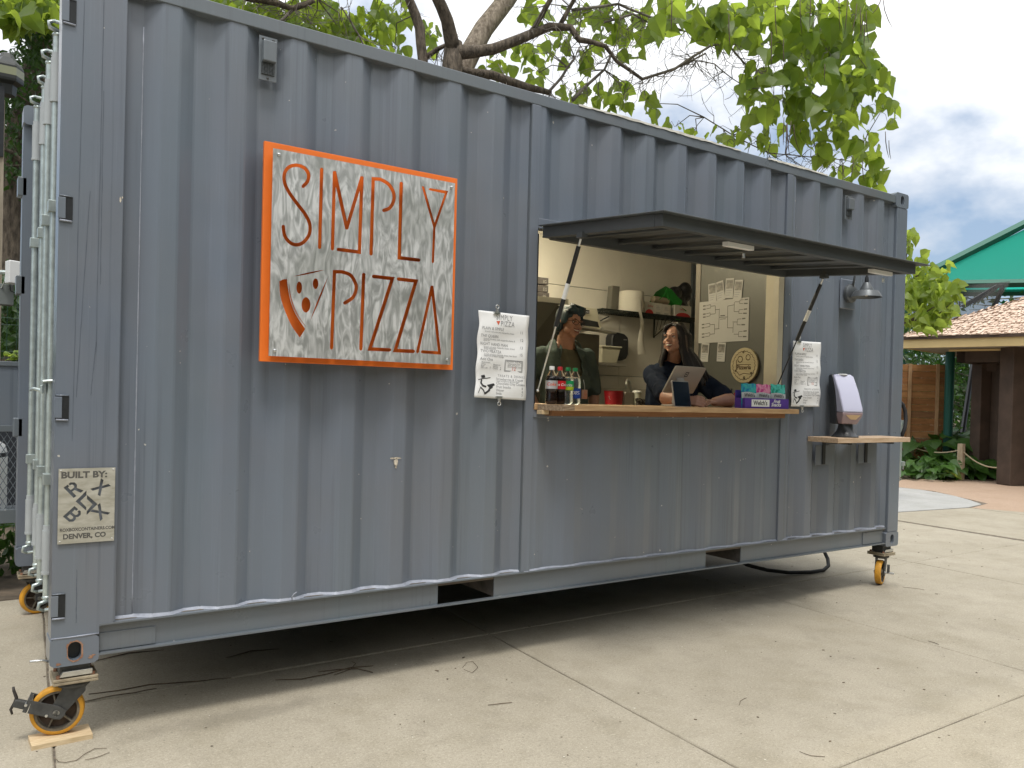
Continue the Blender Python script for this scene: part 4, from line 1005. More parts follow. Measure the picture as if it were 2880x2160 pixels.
# --- napkin dispenser -----------------------------------------------------------
DX = 5.055
nap = thing('napkin_dispenser', (DX, -0.14, 1.2385), 'dark tilted napkin dispenser with smoky clear front, standing on the small shelf', 'dispenser')
BLKP = mat('black_plastic', (0.022, 0.024, 0.027), 0.32, spec=0.6)
MB().lathe([(0.098, 0.0), (0.098, 0.006), (0.080, 0.022), (0.060, 0.050), (0.052, 0.085), (0.052, 0.105)], 28, (DX+0.01, -0.135, 1.2390)).build('base', BLKP, nap, smooth=True)
# body: leaning block, lofted sections in the local (x, y) plane
def loft(secs, name, m, parent, bevel=0.0, smooth=True):
    n = len(secs[0]); vs = [v for s in secs for v in s]; fs = []
    for i in range(len(secs)-1):
        for k in range(n): fs.append((i*n+k, i*n+(k+1) % n, (i+1)*n+(k+1) % n, (i+1)*n+k))
    fs += [tuple(range(n-1, -1, -1)), tuple(range((len(secs)-1)*n, len(secs)*n))]
    return MB().add(vs, fs).build(name, m, parent, smooth=smooth, bevel=bevel, recalc=True)
def sec(x0, x1, y0, y1, z, sx=0.0): return [(DX+x0+sx, y0, z), (DX+x1+sx, y0, z), (DX+x1+sx, y1, z), (DX+x0+sx, y1, z)]
SH = lambda z: -0.012-(z-1.34)*0.22
loft([sec(-0.078, 0.078, -0.160, -0.055, 1.335), sec(-0.080, 0.080, -0.155, -0.060, 1.40), sec(-0.080, 0.080, -0.125, -0.040, 1.55), sec(-0.078, 0.078, -0.080, -0.018, 1.69), sec(-0.07, 0.07, -0.060, -0.020, 1.708)], 'body', BLKP, nap, bevel=0.006)
SMOKE = mat('smoky_front', (0.42, 0.42, 0.54), 0.12, spec=0.8, coat=0.6)
PINKP = mat('smoky_tray', (0.30, 0.215, 0.235), 0.15, spec=0.7, coat=0.5)
loft([sec(-0.079, 0.079, -0.262, -0.158, 1.425), sec(-0.080, 0.080, -0.255, -0.158, 1.455), sec(-0.079, 0.079, -0.190, -0.128, 1.58), sec(-0.077, 0.077, -0.115, -0.082, 1.69), sec(-0.065, 0.065, -0.095, -0.065, 1.706)], 'front_cover', SMOKE, nap, bevel=0.008)
loft([sec(-0.060, 0.060, -0.215, -0.150, 1.338), sec(-0.078, 0.078, -0.255, -0.160, 1.400), sec(-0.079, 0.079, -0.260, -0.160, 1.424)], 'napkin_tray', PINKP, nap, bevel=0.006)
loft([[(DX-0.055, -0.262, 1.405), (DX+0.060, -0.262, 1.405), (DX+0.058, -0.225, 1.405), (DX-0.05, -0.225, 1.405)], [(DX-0.01, -0.250, 1.372), (DX+0.030, -0.250, 1.372), (DX+0.02, -0.225, 1.372), (DX-0.0, -0.225, 1.372)]], 'napkin', mat('kraft_napkin', (0.60, 0.42, 0.24), 0.8, bump=0.3, bscale=20), nap)
MB().lathe([(0.034, 0), (0.036, 0.006), (0.030, 0.010)], 20, (DX, -0.088, 1.700)).build('key_recess', WHITEP, nap, smooth=True)

nap.rotation_euler = (0, 0, R(-27)); nap.location.x += 0.02
# --- wall lamp -------------------------------------------------------------------
LG = mat('lamp_metal', (0.11, 0.118, 0.122), 0.42, 0.5, var=0.1)
lamp = thing('wall_lamp', (5.27, 0, 2.25), 'grey gooseneck barn lamp on a round wall plate under the hatch end', 'lamp')
MB().box(5.17, 5.36, -0.008, 0.006, 2.215, 2.445).build('wall_plate', PAINT, lamp, bevel=0.01)
MB().lathe([(0.062, -0.010), (0.072, -0.018), (0.072, -0.04), (0.060, -0.05), (0.01, -0.052)][::-1], 28, (5.262, 0, 2.335), 'y').build('canopy_plate', LG, lamp, smooth=True)
MB().sphere((5.262, -0.055, 2.335), 0.008, 8, 6).build('knob', LG, lamp)
lx, ly = 5.262, -0.165
arc = [(lx, -0.045, 2.385), (lx, -0.060, 2.46)]+[(lx, -0.1125+0.0525*math.cos(a), 2.475+0.075*math.sin(a)) for a in [PI*k/8 for k in range(9)]]+[(lx, ly, 2.445)]
MB().tube(arc, 0.0085, 10).build('gooseneck', LG, lamp, smooth='all')
MB().lathe([(0.012, 0.085), (0.016, 0.055), (0.014, 0.035)], 16, (lx, ly, 2.365)).build('neck_cap', BLACKM, lamp, smooth=True)
pr = [(0.022, 0.055), (0.048, 0.008), (0.050, -0.002), (0.088, -0.010), (0.112, -0.050), (0.114, -0.056), (0.108, -0.054), (0.083, -0.014), (0.03, -0.006), (0.015, 0.03)]
MB().lathe(pr, 32, (lx, ly, 2.350), close=True).build('shade', LG, lamp, smooth=True)
MB().sphere((lx, ly, 2.332), (0.022, 0.022, 0.03), 12, 8).build('bulb', mat('frosted_bulb', (0.7, 0.62, 0.5), 0.3), lamp, smooth='all')

# --- electric hook-up on the right end --------------------------------------------
hk = thing('cable_bracket', (6.10, 0.10, 0.88), 'grey slotted cable bracket bolted on the right end of the container', 'bracket')
def slotp(z0, z1, x0, x1): return [(x0+(x1-x0)*(0.5+0.5*math.cos(a)), (z1 if math.sin(a) >= 0 else z0)+ (x1-x0)*0.5*math.sin(a)) for a in [PI*(k+0.5)/8 for k in range(16)]]
me = sheet_with_holes([(6.062, 0.88), (6.205, 0.88), (6.215, 1.33), (6.18, 1.37), (6.13, 1.40), (6.062, 1.38)], [slotp(1.08, 1.28, 6.145, 6.175), slotp(1.02, 1.30, 6.085, 6.125)], 0.004)
l = wloc(hk)
for v in me.vertices: v.co = Vector((v.co.x-l.x, 0.085+v.co.z-l.y, v.co.y-l.z))
link('slotted_plate', me, GALV, hk)
for z in (0.975, 1.325): MB().box(6.20, 6.245, 0.07, 0.10, z, z+0.035).build('clamp', GALV, hk); MB().cyl((6.225, 0.08, z-0.03), (6.225, 0.08, z), 0.008, 8).build('bolt', STEEL, hk)
MB().tube([(6.10, 0.07, 1.30), (6.085, 0.05, 1.20), (6.09, 0.045, 1.08), (6.13, 0.06, 0.99)], 0.012, 8).build('conduit', STEEL, hk, smooth='all')
MB().tube([(6.04, 0.09, 0.93), (6.10, 0.06, 0.905), (6.17, 0.06, 0.86), (6.10, 0.06, 0.85), (6.04, 0.07, 0.86)], 0.010, 8).build('conduit', STEEL, hk, smooth='all')
cb = MB().tube([(6.06, 0.05, 1.50), (6.09, 0.04, 1.515), (6.115, 0.03, 1.49), (6.135, 0.02, 1.44), (6.132, 0.01, 1.37), (6.105, 0.0, 1.30), (6.075, 0.02, 1.20)], 0.016, 10).build('power_cable', RUBBER, smooth='all')
tag(cb, 'thick black cable arching out of the right end of the container', 'cable')
hs = MB().tube([(4.86, 0.9, 0.34), (4.92, 0.88, 0.25), (5.02, 0.86, 0.17), (5.16, 0.82, 0.10), (5.34, 0.76, 0.05), (5.54, 0.68, 0.022), (5.74, 0.62, 0.018), (5.90, 0.60, 0.022), (6.01, 0.63, 0.045), (6.08, 0.69, 0.09), (6.12, 0.77, 0.16), (6.13, 0.85, 0.24), (6.13, 0.92, 0.34)], 0.016, 10).build('supply_hose', RUBBER, smooth='all')
tag(hs, 'black hose sagging onto the paving under the right end of the container', 'hose')
for x in (5.05, 5.42): MB().cyl((x, 0.45, 0.26), (x, 0.45, 0.36), 0.02, 10).build('drain_stub', BLACKM, con)

# ================================================================== ON THE COUNTER
# bottles
def bottle(x, y, lab, liquid, capc, label_c, z_l, text, tcol, label2=None, tsz=0.026, rz=0.0):
    b = thing('soda_bottle', (x, y, 1.4402), lab, 'bottle', 'row of drink bottles on the counter', rz)
    prof = [(0.026, 0.0), (0.033, 0.006), (0.0345, 0.018), (0.033, 0.045), (0.0315, 0.062), (0.033, 0.080), (0.035, 0.090), (0.035, 0.135), (0.034, 0.148), (0.029, 0.165), (0.020, 0.182), (0.0135, 0.194), (0.0125, 0.200)]
    fill = 0.158
    lq = [p for p in prof if p[1] <= fill]+[(0.031, fill)]
    MB().lathe([(r*0.94, z+0.0015) for r, z in lq], 22).build('drink', liquid, b, local=True, smooth='all')
    MB().lathe(prof, 22).build('bottle_wall', mat('clear_pet', (0.95, 0.96, 0.97), 0.05, trans=1.0, ior=1.25), b, local=True, smooth='all')
    MB().lathe([(0.0145, 0.196), (0.0148, 0.214), (0.0135, 0.217)], 20).build('cap', capc, b, local=True, smooth=True)
    z0, z1 = z_l
    MB().lathe([(0.0356, z0), (0.0356, z1)], 28).build('label_band', label_c, b, local=True, smooth=True)
    if label2: MB().lathe([(0.0358, z0), (0.0358, z0+(z1-z0)*0.36)], 28).build('label_stripe', label2, b, local=True, smooth=True)
    vs, fs = text2d(text, tsz, align='CENTER', bold=0.0005, shear=0.2)
    a0 = -PI/2-0.62
    MB().add([(0.0362*math.cos(a0+p[0]/0.036), 0.0362*math.sin(a0+p[0]/0.036), (z0+z1)/2+p[1]-tsz*0.22) for p in vs], fs).build('label_text', tcol, b, local=True)
COLA = mat('cola', (0.016, 0.007, 0.005), 0.08, spec=0.6); WATERL = mat('clear_drink', (0.80, 0.88, 0.92), 0.05, trans=0.9, ior=1.2)
bottle(2.447, -0.040, 'dark soda bottle with white cap and silver label, first from the left post', COLA, WHITEP, mat('silver_label', (0.52, 0.52, 0.53), 0.35, 0.4), (0.088, 0.135), 'Coke', INKR)
bottle(2.524, -0.015, 'dark soda bottle with red cap and red label', COLA, mat('red_cap', (0.62, 0.03, 0.035), 0.4), mat('red_label', (0.62, 0.012, 0.018), 0.4), (0.088, 0.135), 'Coca Cola', WHITEP, tsz=0.021)
bottle(2.600, 0.010, 'clear soda bottle with green cap and green and lime label', WATERL, mat('green_cap', (0.02, 0.28, 0.09), 0.4), mat('green_label', (0.01, 0.40, 0.13), 0.4), (0.084, 0.138), 'Sprite', WHITEP, mat('lime_label', (0.55, 0.75, 0.03), 0.4), tsz=0.024)
bottle(2.672, 0.035, 'clear water bottle with green cap and blue label, last of the four', WATERL, MATS['green_cap'], mat('blue_label', (0.012, 0.06, 0.38), 0.4), (0.036, 0.096), '100%', WHITEP, tsz=0.028)

# register with a customer display
reg = thing('cash_register', (3.52, -0.01, 1.4402), 'silver tablet register seen from behind, with small dark customer screen', 'register')
SILV = mat('silver_case', (0.40, 0.38, 0.355), 0.4, 0.35)
GLS = mat('dark_glass', (0.010, 0.018, 0.035), 0.10, spec=0.35)
def slab3(c, hw, hh, tilt, yaw, th, name, m, parent, r=0.012, off=0.0):
    """rounded rectangular slab leaning back by tilt, turned by yaw; face towards -y"""
    n = 6; P = []
    for qx, qy, a0 in ((1, 1, 0), (-1, 1, PI/2), (-1, -1, PI), (1, -1, 1.5*PI)):
        for k in range(n): a = a0+PI/2*k/(n-1); P.append((qx*(hw-r)+r*math.cos(a), qy*(hh-r)+r*math.sin(a)))
    u = Vector((math.cos(yaw), math.sin(yaw), 0)); nrm = Vector((math.sin(yaw)*math.cos(tilt), -math.cos(yaw)*math.cos(tilt), math.sin(tilt)))
    v = nrm.cross(u)*-1; v = u.cross(nrm)*-1
    if v.z < 0: v = -v
    o = Vector(c)+nrm*off
    return MB().prism(P, o-nrm*th, u, v, nrm*th).build(name, m, parent, recalc=True, bevel=0.0008), o, u, v, nrm
s, o, u, v, nn = slab3((3.63, 0.085, 1.615), 0.165, 0.102, R(-32), R(8), 0.010, 'tablet', SILV, reg)
lg = MB()
lo = o+nn*0.001+u*(-0.015)+v*0.045
for poly in ([(-0.018, -0.018), (0.018, -0.018), (0.018, -0.0125), (-0.018, -0.0125)], [(-0.018, 0.0125), (0.018, 0.0125), (0.018, 0.018), (-0.018, 0.018)], [(-0.018, -0.0125), (-0.0125, -0.0125), (-0.0125, 0.0125), (-0.018, 0.0125)], [(0.0125, -0.0125), (0.018, -0.0125), (0.018, 0.0125), (0.0125, 0.0125)], [(-0.005, -0.005), (0.005, -0.005), (0.005, 0.005), (-0.005, 0.005)]):
    lg.add([lo+u*a+v*b_ for a, b_ in poly], [(0, 1, 2, 3)])
lg.build('printed_mark', INK, reg)
s, o, u, v, nn = slab3((3.520, 0.0, 1.523), 0.088, 0.086, R(10), R(8), 0.009, 'customer_screen', SILV, reg, r=0.008)
slab3((3.520, 0.0, 1.523), 0.083, 0.080, R(10), R(8), 0.001, 'screen_glass', GLS, reg, r=0.006, off=0.0022)
MB().box(3.47, 3.60, 0.03, 0.14, 1.4402, 1.452).build('stand_base', SILV, reg, bevel=0.003)
MB().obox((3.56, 0.07, 1.53), (0.03, 0, 0), (0, 0.012, 0.02), (0, -0.02, 0.08)).build('stand_neck', SILV, reg)

# box of fruit snacks
PURP = mat('purple_card', (0.085, 0.035, 0.27), 0.45)
sb = thing('snack_box', (4.13, -0.13, 1.4402), 'open purple cardboard box of fruit snack pouches at the right end of the counter', 'box')
BXA, BXB, BYF, BYB = 3.925, 4.372, -0.180, -0.095
MB().box(BXA, BXB, BYF, BYF+0.003, 1.4405, 1.508).build('front_panel', PURP, sb)
MB().box(BXA, BXA+0.003, BYF+0.0035, BYB, 1.4405, 1.508).build('side_panel', PURP, sb); MB().box(BXB-0.003, BXB, BYF+0.0035, BYB, 1.4405, 1.508).build('side_panel', PURP, sb)
MB().box(BXA, BXB, BYB+0.0005, BYB+0.003, 1.4405, 1.56).build('back_panel', PURP, sb)
MB().box(BXA+0.065, BXA+0.245, BYF-0.0012, BYF-0.0002, 1.452, 1.500).build('printed_panel', WHITEP, sb)
tb = MB(); put_text(tb, "Welch's", (BXA+0.082, BYF-0.0022, 1.463), (1, 0, 0), (0, 0, 1), 0.043, bold=0.0008, sx=1.0); tb.build('printed_text', INK, sb)
tb = MB(); put_text(tb, 'Fruit', (BXA+0.285, BYF-0.0016, 1.480), (1, 0, 0), (0, 0, 1), 0.032, bold=0.0008, sx=1.1, shear=0.3)
put_text(tb, 'Snacks', (BXA+0.262, BYF-0.0016, 1.456), (1, 0, 0), (0, 0, 1), 0.034, bold=0.0008, sx=1.1, shear=0.3); tb.build('printed_text', WHITEP, sb)
def pouch(x, w_, top, cols, lab, y):
    p = thing('snack_pouch', (x+w_/2, y, 1.4425), lab, 'pouch', 'snack pouches standing in the purple box')
    n = 10; m_ = 14; vs = []; fs = []
    for sgn in (-1, 1):
        base = len(vs)
        for j in range(m_+1):
            for i in range(n+1):
                u, v = i/n, j/m_
                bulge = 0.013*math.sin(PI*u)**0.7*math.sin(PI*min(max(v, 0.02), 0.98))**0.6+0.0006
                cr_ = 0.0018*noise.noise(Vector((u*7+x*30, v*9, sgn)))
                vs.append((x+w_*u+0.002*math.sin(v*30), y+sgn*(bulge+cr_)-0.006+0.008*v, 1.443+(top-1.443)*v+0.003*math.sin(u*13+x*9)*v))
        for j in range(m_):
            for i in range(n):
                a = base+j*(n+1)+i; q = (a, a+1, a+n+2, a+n+1); fs.append(q if sgn < 0 else q[::-1])
    c1, c2, c3 = cols
    pm = mat('pouch_'+str(round(x*100)), c1, 0.25, 0.1, col2=c2, vscale=22, thr=(0.45, 0.55), spec=0.7)
    MB().add(vs, fs).build('wrapper', pm, p, smooth='all')
    vs = []; fs = []
    zz = (1.505, 1.545)
    for j in range(4):
        for i in range(n+1):
            u = i/n; z = zz[0]+(zz[1]-zz[0])*j/3; v = (z-1.443)/(top-1.443)
            bulge = 0.013*math.sin(PI*u)**0.7*math.sin(PI*min(max(v, 0.02), 0.98))**0.6+0.0035
            vs.append((x+w_*u, y-bulge-0.006+0.008*v, z+0.004*math.sin(u*5)))
    fs = [(j*(n+1)+i, j*(n+1)+i+1, (j+1)*(n+1)+i+1, (j+1)*(n+1)+i) for j in range(3) for i in range(n)]
    MB().add(vs, fs).build('label_band', mat('silver_band', (0.62, 0.64, 0.66), 0.3, 0.3), p, smooth='all')
    v2, f2 = text2d("Welch's", 0.032, bold=0.0006)
    MB().add([(x+0.008+a, y-0.0225, 1.516+b_+0.003*math.sin((a)/w_*5)) for a, b_ in v2], f2).build('printed_text', INK, p)
pouch(3.918, 0.150, 1.605, ((0.02, 0.20, 0.42), (0.05, 0.42, 0.40), 0), 'blue and teal foil snack pouch, leftmost in the purple box', -0.150)
pouch(4.066, 0.150, 1.603, ((0.55, 0.05, 0.25), (0.75, 0.30, 0.45), 0), 'pink foil snack pouch in the middle of the purple box', -0.148)
pouch(4.214, 0.150, 1.607, ((0.02, 0.28, 0.20), (0.10, 0.55, 0.48), 0), 'green foil snack pouch, rightmost in the purple box', -0.152)
# pens in a cup
pc_ = thing('pen_cup', (4.21, 0.22, 1.4402), 'dark cup full of pens and markers behind the counter edge', 'cup')
MB().lathe([(0.03, 0), (0.036, 0.095), (0.034, 0.095), (0.028, 0.004)], 16, (4.21, 0.22, 1.4405), close=True).build('cup', BLACKM, pc_, smooth=True)
random.seed(9)
for k in range(8):
    a = random.uniform(0, 6.28); c = random.choice(('red_label', 'black_plastic', 'black_plastic', 'white_plastic', 'red_cap'))
    MB().tube([(4.21+0.012*math.cos(a), 0.22+0.012*math.sin(a), 1.446), (4.21+0.05*math.cos(a), 0.22+0.03*math.sin(a), 1.56+random.uniform(-.02, .03))], 0.006, 8).build('pen', MATS[c], pc_)

# ================================================================== KITCHEN INSIDE
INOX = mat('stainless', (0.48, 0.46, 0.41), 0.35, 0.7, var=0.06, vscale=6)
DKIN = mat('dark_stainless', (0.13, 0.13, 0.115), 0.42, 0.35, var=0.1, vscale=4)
FL = ZI0
# tall grey cold-room cabinet on the right
cab = thing('cold_cabinet', (5.2, 0.58, FL), 'tall grey refrigerator cabinet whose side carries the whiteboard', 'refrigerator')
CXP = 4.62
CABM = mat('cabinet_side', (0.105, 0.105, 0.090), 0.38, 0.25, var=0.05, vscale=1.5)
MB().box(CXP, 5.35, 0.18, 0.93, FL+0.05, 2.70).build('cabinet_body', CABM, cab, bevel=0.004)
MB().box(CXP-0.003, CXP+0.05, 0.932, 0.985, FL+0.05, 2.70).build('door_edge', mat('door_edge', (0.20, 0.18, 0.15), 0.4, 0.4), cab, bevel=0.004)
MB().box(CXP+0.05, 5.35, 0.932, 0.985, FL+0.05, 1.80).build('door', DKIN, cab, bevel=0.004)
MB().box(CXP-0.006, CXP+0.03, 0.986, 0.996, 2.33, 2.35).build('hinge', BLACKM, cab)
# ceiling lamp above the opening (hidden from the street) - the kitchen is lit
cl = thing('ceiling_lamp', (2.9, 1.48, ZI1-0.05), 'long warm fluorescent ceiling lamp on the kitchen ceiling', 'lamp')
MB().box(2.0, 3.8, 1.42, 1.54, ZI1-0.045, ZI1-0.001).build('lamp_body', WHITEP, cl)
MB().box(2.03, 3.77, 1.435, 1.525, ZI1-0.060, ZI1-0.046).build('diffuser', mat('lit_diffuser', (0.8, 0.8, 0.7), 0.5, emit=(1.0, 0.89, 0.64), estr=90.0), cl)
# whiteboard on the cabinet side: plane x = CXP
def atx(x, y, X):
    d = FW + RT*((x-CX)/FPX) - UP*((y-CY)/FPX)
    return CAMP + d*((X-CAMP.x)/d.x)
def s6(x, y): return (1480+x/3.073, 640+y/3.073)
def s7_(x, y): return (1900+x/2.127, 560+y/2.127)
XP = CXP-0.004
wb = thing('whiteboard', (XP, 0.6, 1.93), 'white board with a hand-drawn knockout bracket on the cabinet side', 'whiteboard')
Q = [atx(*s7_(*p), XP) for p in ((140, 622), (440, 582), (437, 845), (140, 865))]
ya, yb = (Q[0].y+Q[3].y)/2, (Q[1].y+Q[2].y)/2; zt_, zb_ = (Q[0].z+Q[1].z)/2, (Q[2].z+Q[3].z)/2
MB().box(XP-0.001, XP+0.003, yb, ya, zb_, zt_).build('board_face', mat('board_white', (0.40, 0.39, 0.36), 0.3), wb, bevel=0.0009)
dr = MB()
def WBP(x, y): p = atx(*s7_(x, y), XP-0.0025); return p
def wl(a, b_, w_=0.0042):
    a, b_ = WBP(*a), WBP(*b_); d = (b_-a).normalized(); n_ = Vector((0, -d.z, d.y))*w_*0.5
    dr.add([a+n_, b_+n_, b_-n_, a-n_], [(0, 1, 2, 3)])
Lb = [(162, 641, 210), (162, 661, 210), (162, 690, 207), (162, 708, 207), (155, 752, 205), (155, 772, 205), (155, 809, 205), (155, 828, 205)]
for i, (x, y, e) in enumerate(Lb):
    wl((x+2, y-1), (x+18, y-3), 0.010); wl((x+22, y-4), (e, y-10))
for i in range(0, 8, 2):
    y0, y1 = Lb[i][1]-10, Lb[i+1][1]-10; e = Lb[i][2]; wl((e, y0), (e, y1)); wl((e, (y0+y1)/2), (e+28, (y0+y1)/2-3))
for i in (0, 4): y0 = (Lb[i][1]+Lb[i+1][1])/2-13; y1 = (Lb[i+2][1]+Lb[i+3][1])/2-13; wl((Lb[i][2]+28, y0), (Lb[i][2]+28, y1)); wl((Lb[i][2]+28, (y0+y1)/2), (262, (y0+y1)/2-2))
wl((262, 655), (258, 775)); wl((262, 707), (312, 705)); wl((266, 718), (300, 716)); wl((268, 698), (296, 696), 0.007)
wl((312, 640), (310, 770)); wl((312, 640), (352, 632)); wl((310, 770), (345, 770)); wl((352, 615), (350, 672)); wl((345, 740), (343, 800))
for y0, y1, x in ((604, 625, 385), (662, 684, 380), (718, 752, 370), (793, 823, 378)):
    wl((x, y0), (x-2, y1)); wl((x, y0), (x+24, y0-2)); wl((x-2, y1), (x+20, y1)); wl((x+28, y0-3), (x+48, y0-5), 0.010); wl((x+24, y1-1), (x+46, y1-1), 0.010)
    wl((x-1, (y0+y1)/2), (x-30, (y0+y1)/2))
dr.build('marker_drawing', mat('marker', (0.10, 0.095, 0.08), 0.6), wb)
# photo cards
def card(px, tilt, lab, w_=0.085, h_=0.155):
    p = atx(*s7_(*px), XP); t = thing('photo_card', (XP, p.y, p.z), lab, 'card', 'instant photo cards stuck on the cabinet side')
    ca, sa = math.cos(tilt), math.sin(tilt)
    def q(a, b_, o=0.0): return (XP-0.001-o, p.y-(a*ca-b_*sa), p.z+(a*sa+b_*ca))
    def pl(a0, a1, b0, b1, o): return [q(a0, b0, o), q(a1, b0, o), q(a1, b1, o), q(a0, b1, o)]
    MB().add(pl(-w_/2, w_/2, -h_/2, h_/2, 0.001)+pl(-w_/2, w_/2, -h_/2, h_/2, 0.0), [(3, 2, 1, 0), (4, 5, 6, 7), (0, 1, 5, 4), (1, 2, 6, 5), (2, 3, 7, 6), (3, 0, 4, 7)]).build('card_sheet', mat('card_white', (0.42, 0.41, 0.38), 0.5), t)
    MB().add(pl(-w_*.4, w_*.4, -h_*0.02, h_*.42, 0.002), [(0, 1, 2, 3)]).build('photograph', mat('photo_dark', (0.10, 0.095, 0.085), 0.4, col2=(0.30, 0.28, 0.24), vscale=28), t)
    m_ = MB()
    for k in range(3): m_.add(pl(-w_*.38, w_*(.30-.1*k), -h_*(0.14+0.11*k), -h_*(0.11+0.11*k), 0.002), [(0, 1, 2, 3)])
    m_.build('printed_text', INKG, t)
card((221, 562), R(4), 'photo card, first and lowest of the row above the whiteboard')
card((268, 549), R(10), 'tilted photo card, second in the row above the whiteboard')
card((323, 533), R(-3), 'photo card, highest and third in the row above the whiteboard')
card((375, 543), R(-5), 'photo card, last in the row above the whiteboard')
card((176, 917), R(-4), 'photo card left below the whiteboard', 0.085, 0.15)
card((274, 915), R(-3), 'photo card right below the whiteboard, beside the round plaque', 0.085, 0.15)
# round wooden plaque
p = atx(*s7_(413, 995), XP-0.01)
pq = thing('round_plaque', (XP, p.y, p.z), 'round pale wooden plaque with a burnt drawing of a pizza', 'plaque')
e1, e2 = atx(*s7_(328, 995), XP-0.01), atx(*s7_(497, 995), XP-0.01); e3, e4 = atx(*s7_(413, 893), XP-0.01), atx(*s7_(413, 1097), XP-0.01)
rad = (abs(e1.y-e2.y)+abs(e3.z-e4.z))/4
PLM = mat('plaque_wood', (0.36, 0.30, 0.17), 0.5, col2=(0.44, 0.37, 0.22), vscale=5, stretch=(1, 2, 12))
MB().cyl((XP-0.018, p.y, p.z), (XP+0.003, p.y, p.z), rad, 40).build('disc', PLM, pq, bevel=0.003, smooth=True)
BURN = mat('burnt_line', (0.10, 0.065, 0.03), 0.7)
bl = MB()
def PQ(a, b_): return (XP-0.0195, p.y-a*rad, p.z+b_*rad)
def pst(pts, w_=0.05): o = stroke(pts, w_); bl.add([PQ(*q) for q in o], [tuple(range(len(o)))])
for k in range(24):
    a = 2*PI*k/24; pst([(0.83*math.cos(a), 0.83*math.sin(a)), (0.78*math.cos(a+.13), 0.78*math.sin(a+.13)), (0.83*math.cos(a+.24), 0.83*math.sin(a+.24))], 0.035)
for c_, r_ in (((0.3, 0.45), 0.16), ((-0.28, 0.35), 0.18), ((-0.05, 0.75), 0.05), ((0.05, -0.7), 0.06), ((-0.6, -0.3), 0.04), ((0.55, -0.45), 0.05)):
    for k in range(8): a = 2*PI*k/8; pst([(c_[0]+r_*math.cos(a), c_[1]+r_*math.sin(a)), (c_[0]+r_*math.cos(a+.8), c_[1]+r_*math.sin(a+.8))], 0.05)
v2, f2 = text2d('Pizzeria', 0.34, align='CENTER', bold=0.01); bl.add([PQ(a, b_-0.22) for a, b_ in v2], f2)
pst([(-0.55, 0.3), (-0.55, -0.35)]); pst([(-0.55, 0.05), (0.5, 0.03)], 0.04); pst([(-0.5, -0.35), (-0.3, -0.55), (0.0, -0.45), (0.45, -0.5)], 0.04)
bl.build('burnt_drawing', BURN, pq)

# wire shelf on the back wall with its load
WS = mat('wire_black', (0.02, 0.026, 0.022), 0.5, 0.3)
ws = thing('wire_shelf', (5.1, 2.1, 2.29), 'black wire shelf on triangular brackets on the back wall', 'shelf')
SX0, SX1, SY0, SY1, SZ = 4.44, 5.90, 1.98, 2.32, 2.290
g = MB()
for y in (SY0, SY0+0.11, SY0+0.22, SY1): g.tube([(SX0, y, SZ), (SX1, y, SZ)], 0.004, 5)
x = SX0
while x <= SX1: g.tube([(x, SY0, SZ+0.004), (x, SY1, SZ+0.004)], 0.0022, 4); x += 0.03
g.build('wire_deck', WS, ws)
g = MB(); g.box(SX0, SX1, SY0-0.004, SY0+0.002, SZ+0.002, SZ+0.008); g.box(SX0, SX1, SY0-0.004, SY0+0.002, SZ-0.035, SZ-0.028)
x = SX0; k = 0
while x < SX1-0.02: g.tube([(x, SY0, SZ-0.03+0.03*(k % 2)), (x+0.03, SY0, SZ-0.03+0.03*((k+1) % 2))], 0.003, 4); x += 0.03; k += 1
g.build('shelf_rim', WS, ws)
for x in (SX0+0.02, SX0+0.96):
    g = MB(); g.tube([(x, SY1, SZ), (x, SY0+0.02, SZ)], 0.006, 6); g.tube([(x, SY1, SZ), (x, SY1, SZ-0.19)], 0.008, 6); g.tube([(x, SY1, SZ-0.18), (x, SY0+0.04, SZ-0.01)], 0.005, 6)
    for k in range(3): g.tube([(x, SY1-0.06*(k+1), SZ), (x, SY1-0.06*k-0.02, SZ-0.17+0.045*(k+0.3))], 0.003, 5)
    g.build('bracket', WS, ws)
for (dx, dz) in ((0.0, 0),):
    g = MB(); g.tube([(SX0, SY0-0.01, SZ+0.0), (SX0+0.02, SY1, SZ-0.19)], 0.005, 5); g.tube([(SX0+0.02, SY1, SZ-0.185), (SX0+0.35, SY1-0.02, SZ-0.02)], 0.006, 5)
    g.tube([(SX0+0.05, SY1, SZ-0.15), (SX0+0.08, SY1-0.02, SZ-0.01)], 0.003, 5); g.tube([(SX0+0.14, SY1, SZ-0.115), (SX0+0.10, SY1-0.02, SZ-0.01)], 0.003, 5); g.tube([(SX0+0.16, SY1, SZ-0.105), (SX0+0.22, SY1-0.02, SZ-0.01)], 0.003, 5)
    g.build('bracket', WS, ws)
ZS = SZ+0.008
def rollm():
    mb = MB(); n = 28; vs = []
    prof = [(0.118, 0), (0.122, 0.05), (0.122, 0.11), (0.119, 0.19), (0.117, 0.202), (0.04, 0.203), (0.038, 0.15), (0.038, 0.003)]
    return mb.lathe(prof, n, (4.915, 2.12, ZS), close=True)
rt = thing('paper_roll', (4.915, 2.12, ZS), 'big white roll of paper towel on the wire shelf with a strip hanging down', 'paper roll')
TOW = mat('towel_paper', (0.66, 0.63, 0.55), 0.85, var=0.03, bump=0.5, bscale=16, bdist=0.006)
rollm().build('roll', TOW, rt, smooth=True)
mb = MB(); n = 22; rows = []
for i in range(n+1):
    t_ = i/n; z = SZ-0.005-0.385*t_; w_ = 0.020+0.028*t_; x = 4.895+0.035*t_+0.008*math.sin(t_*7)
    rows += [(x-w_, 1.965-0.012*math.sin(t_*5), z), (x, 1.955+0.012*math.sin(t_*6+1), z+0.003), (x+w_, 1.968, z+(0.006 if i < n else 0.0))]
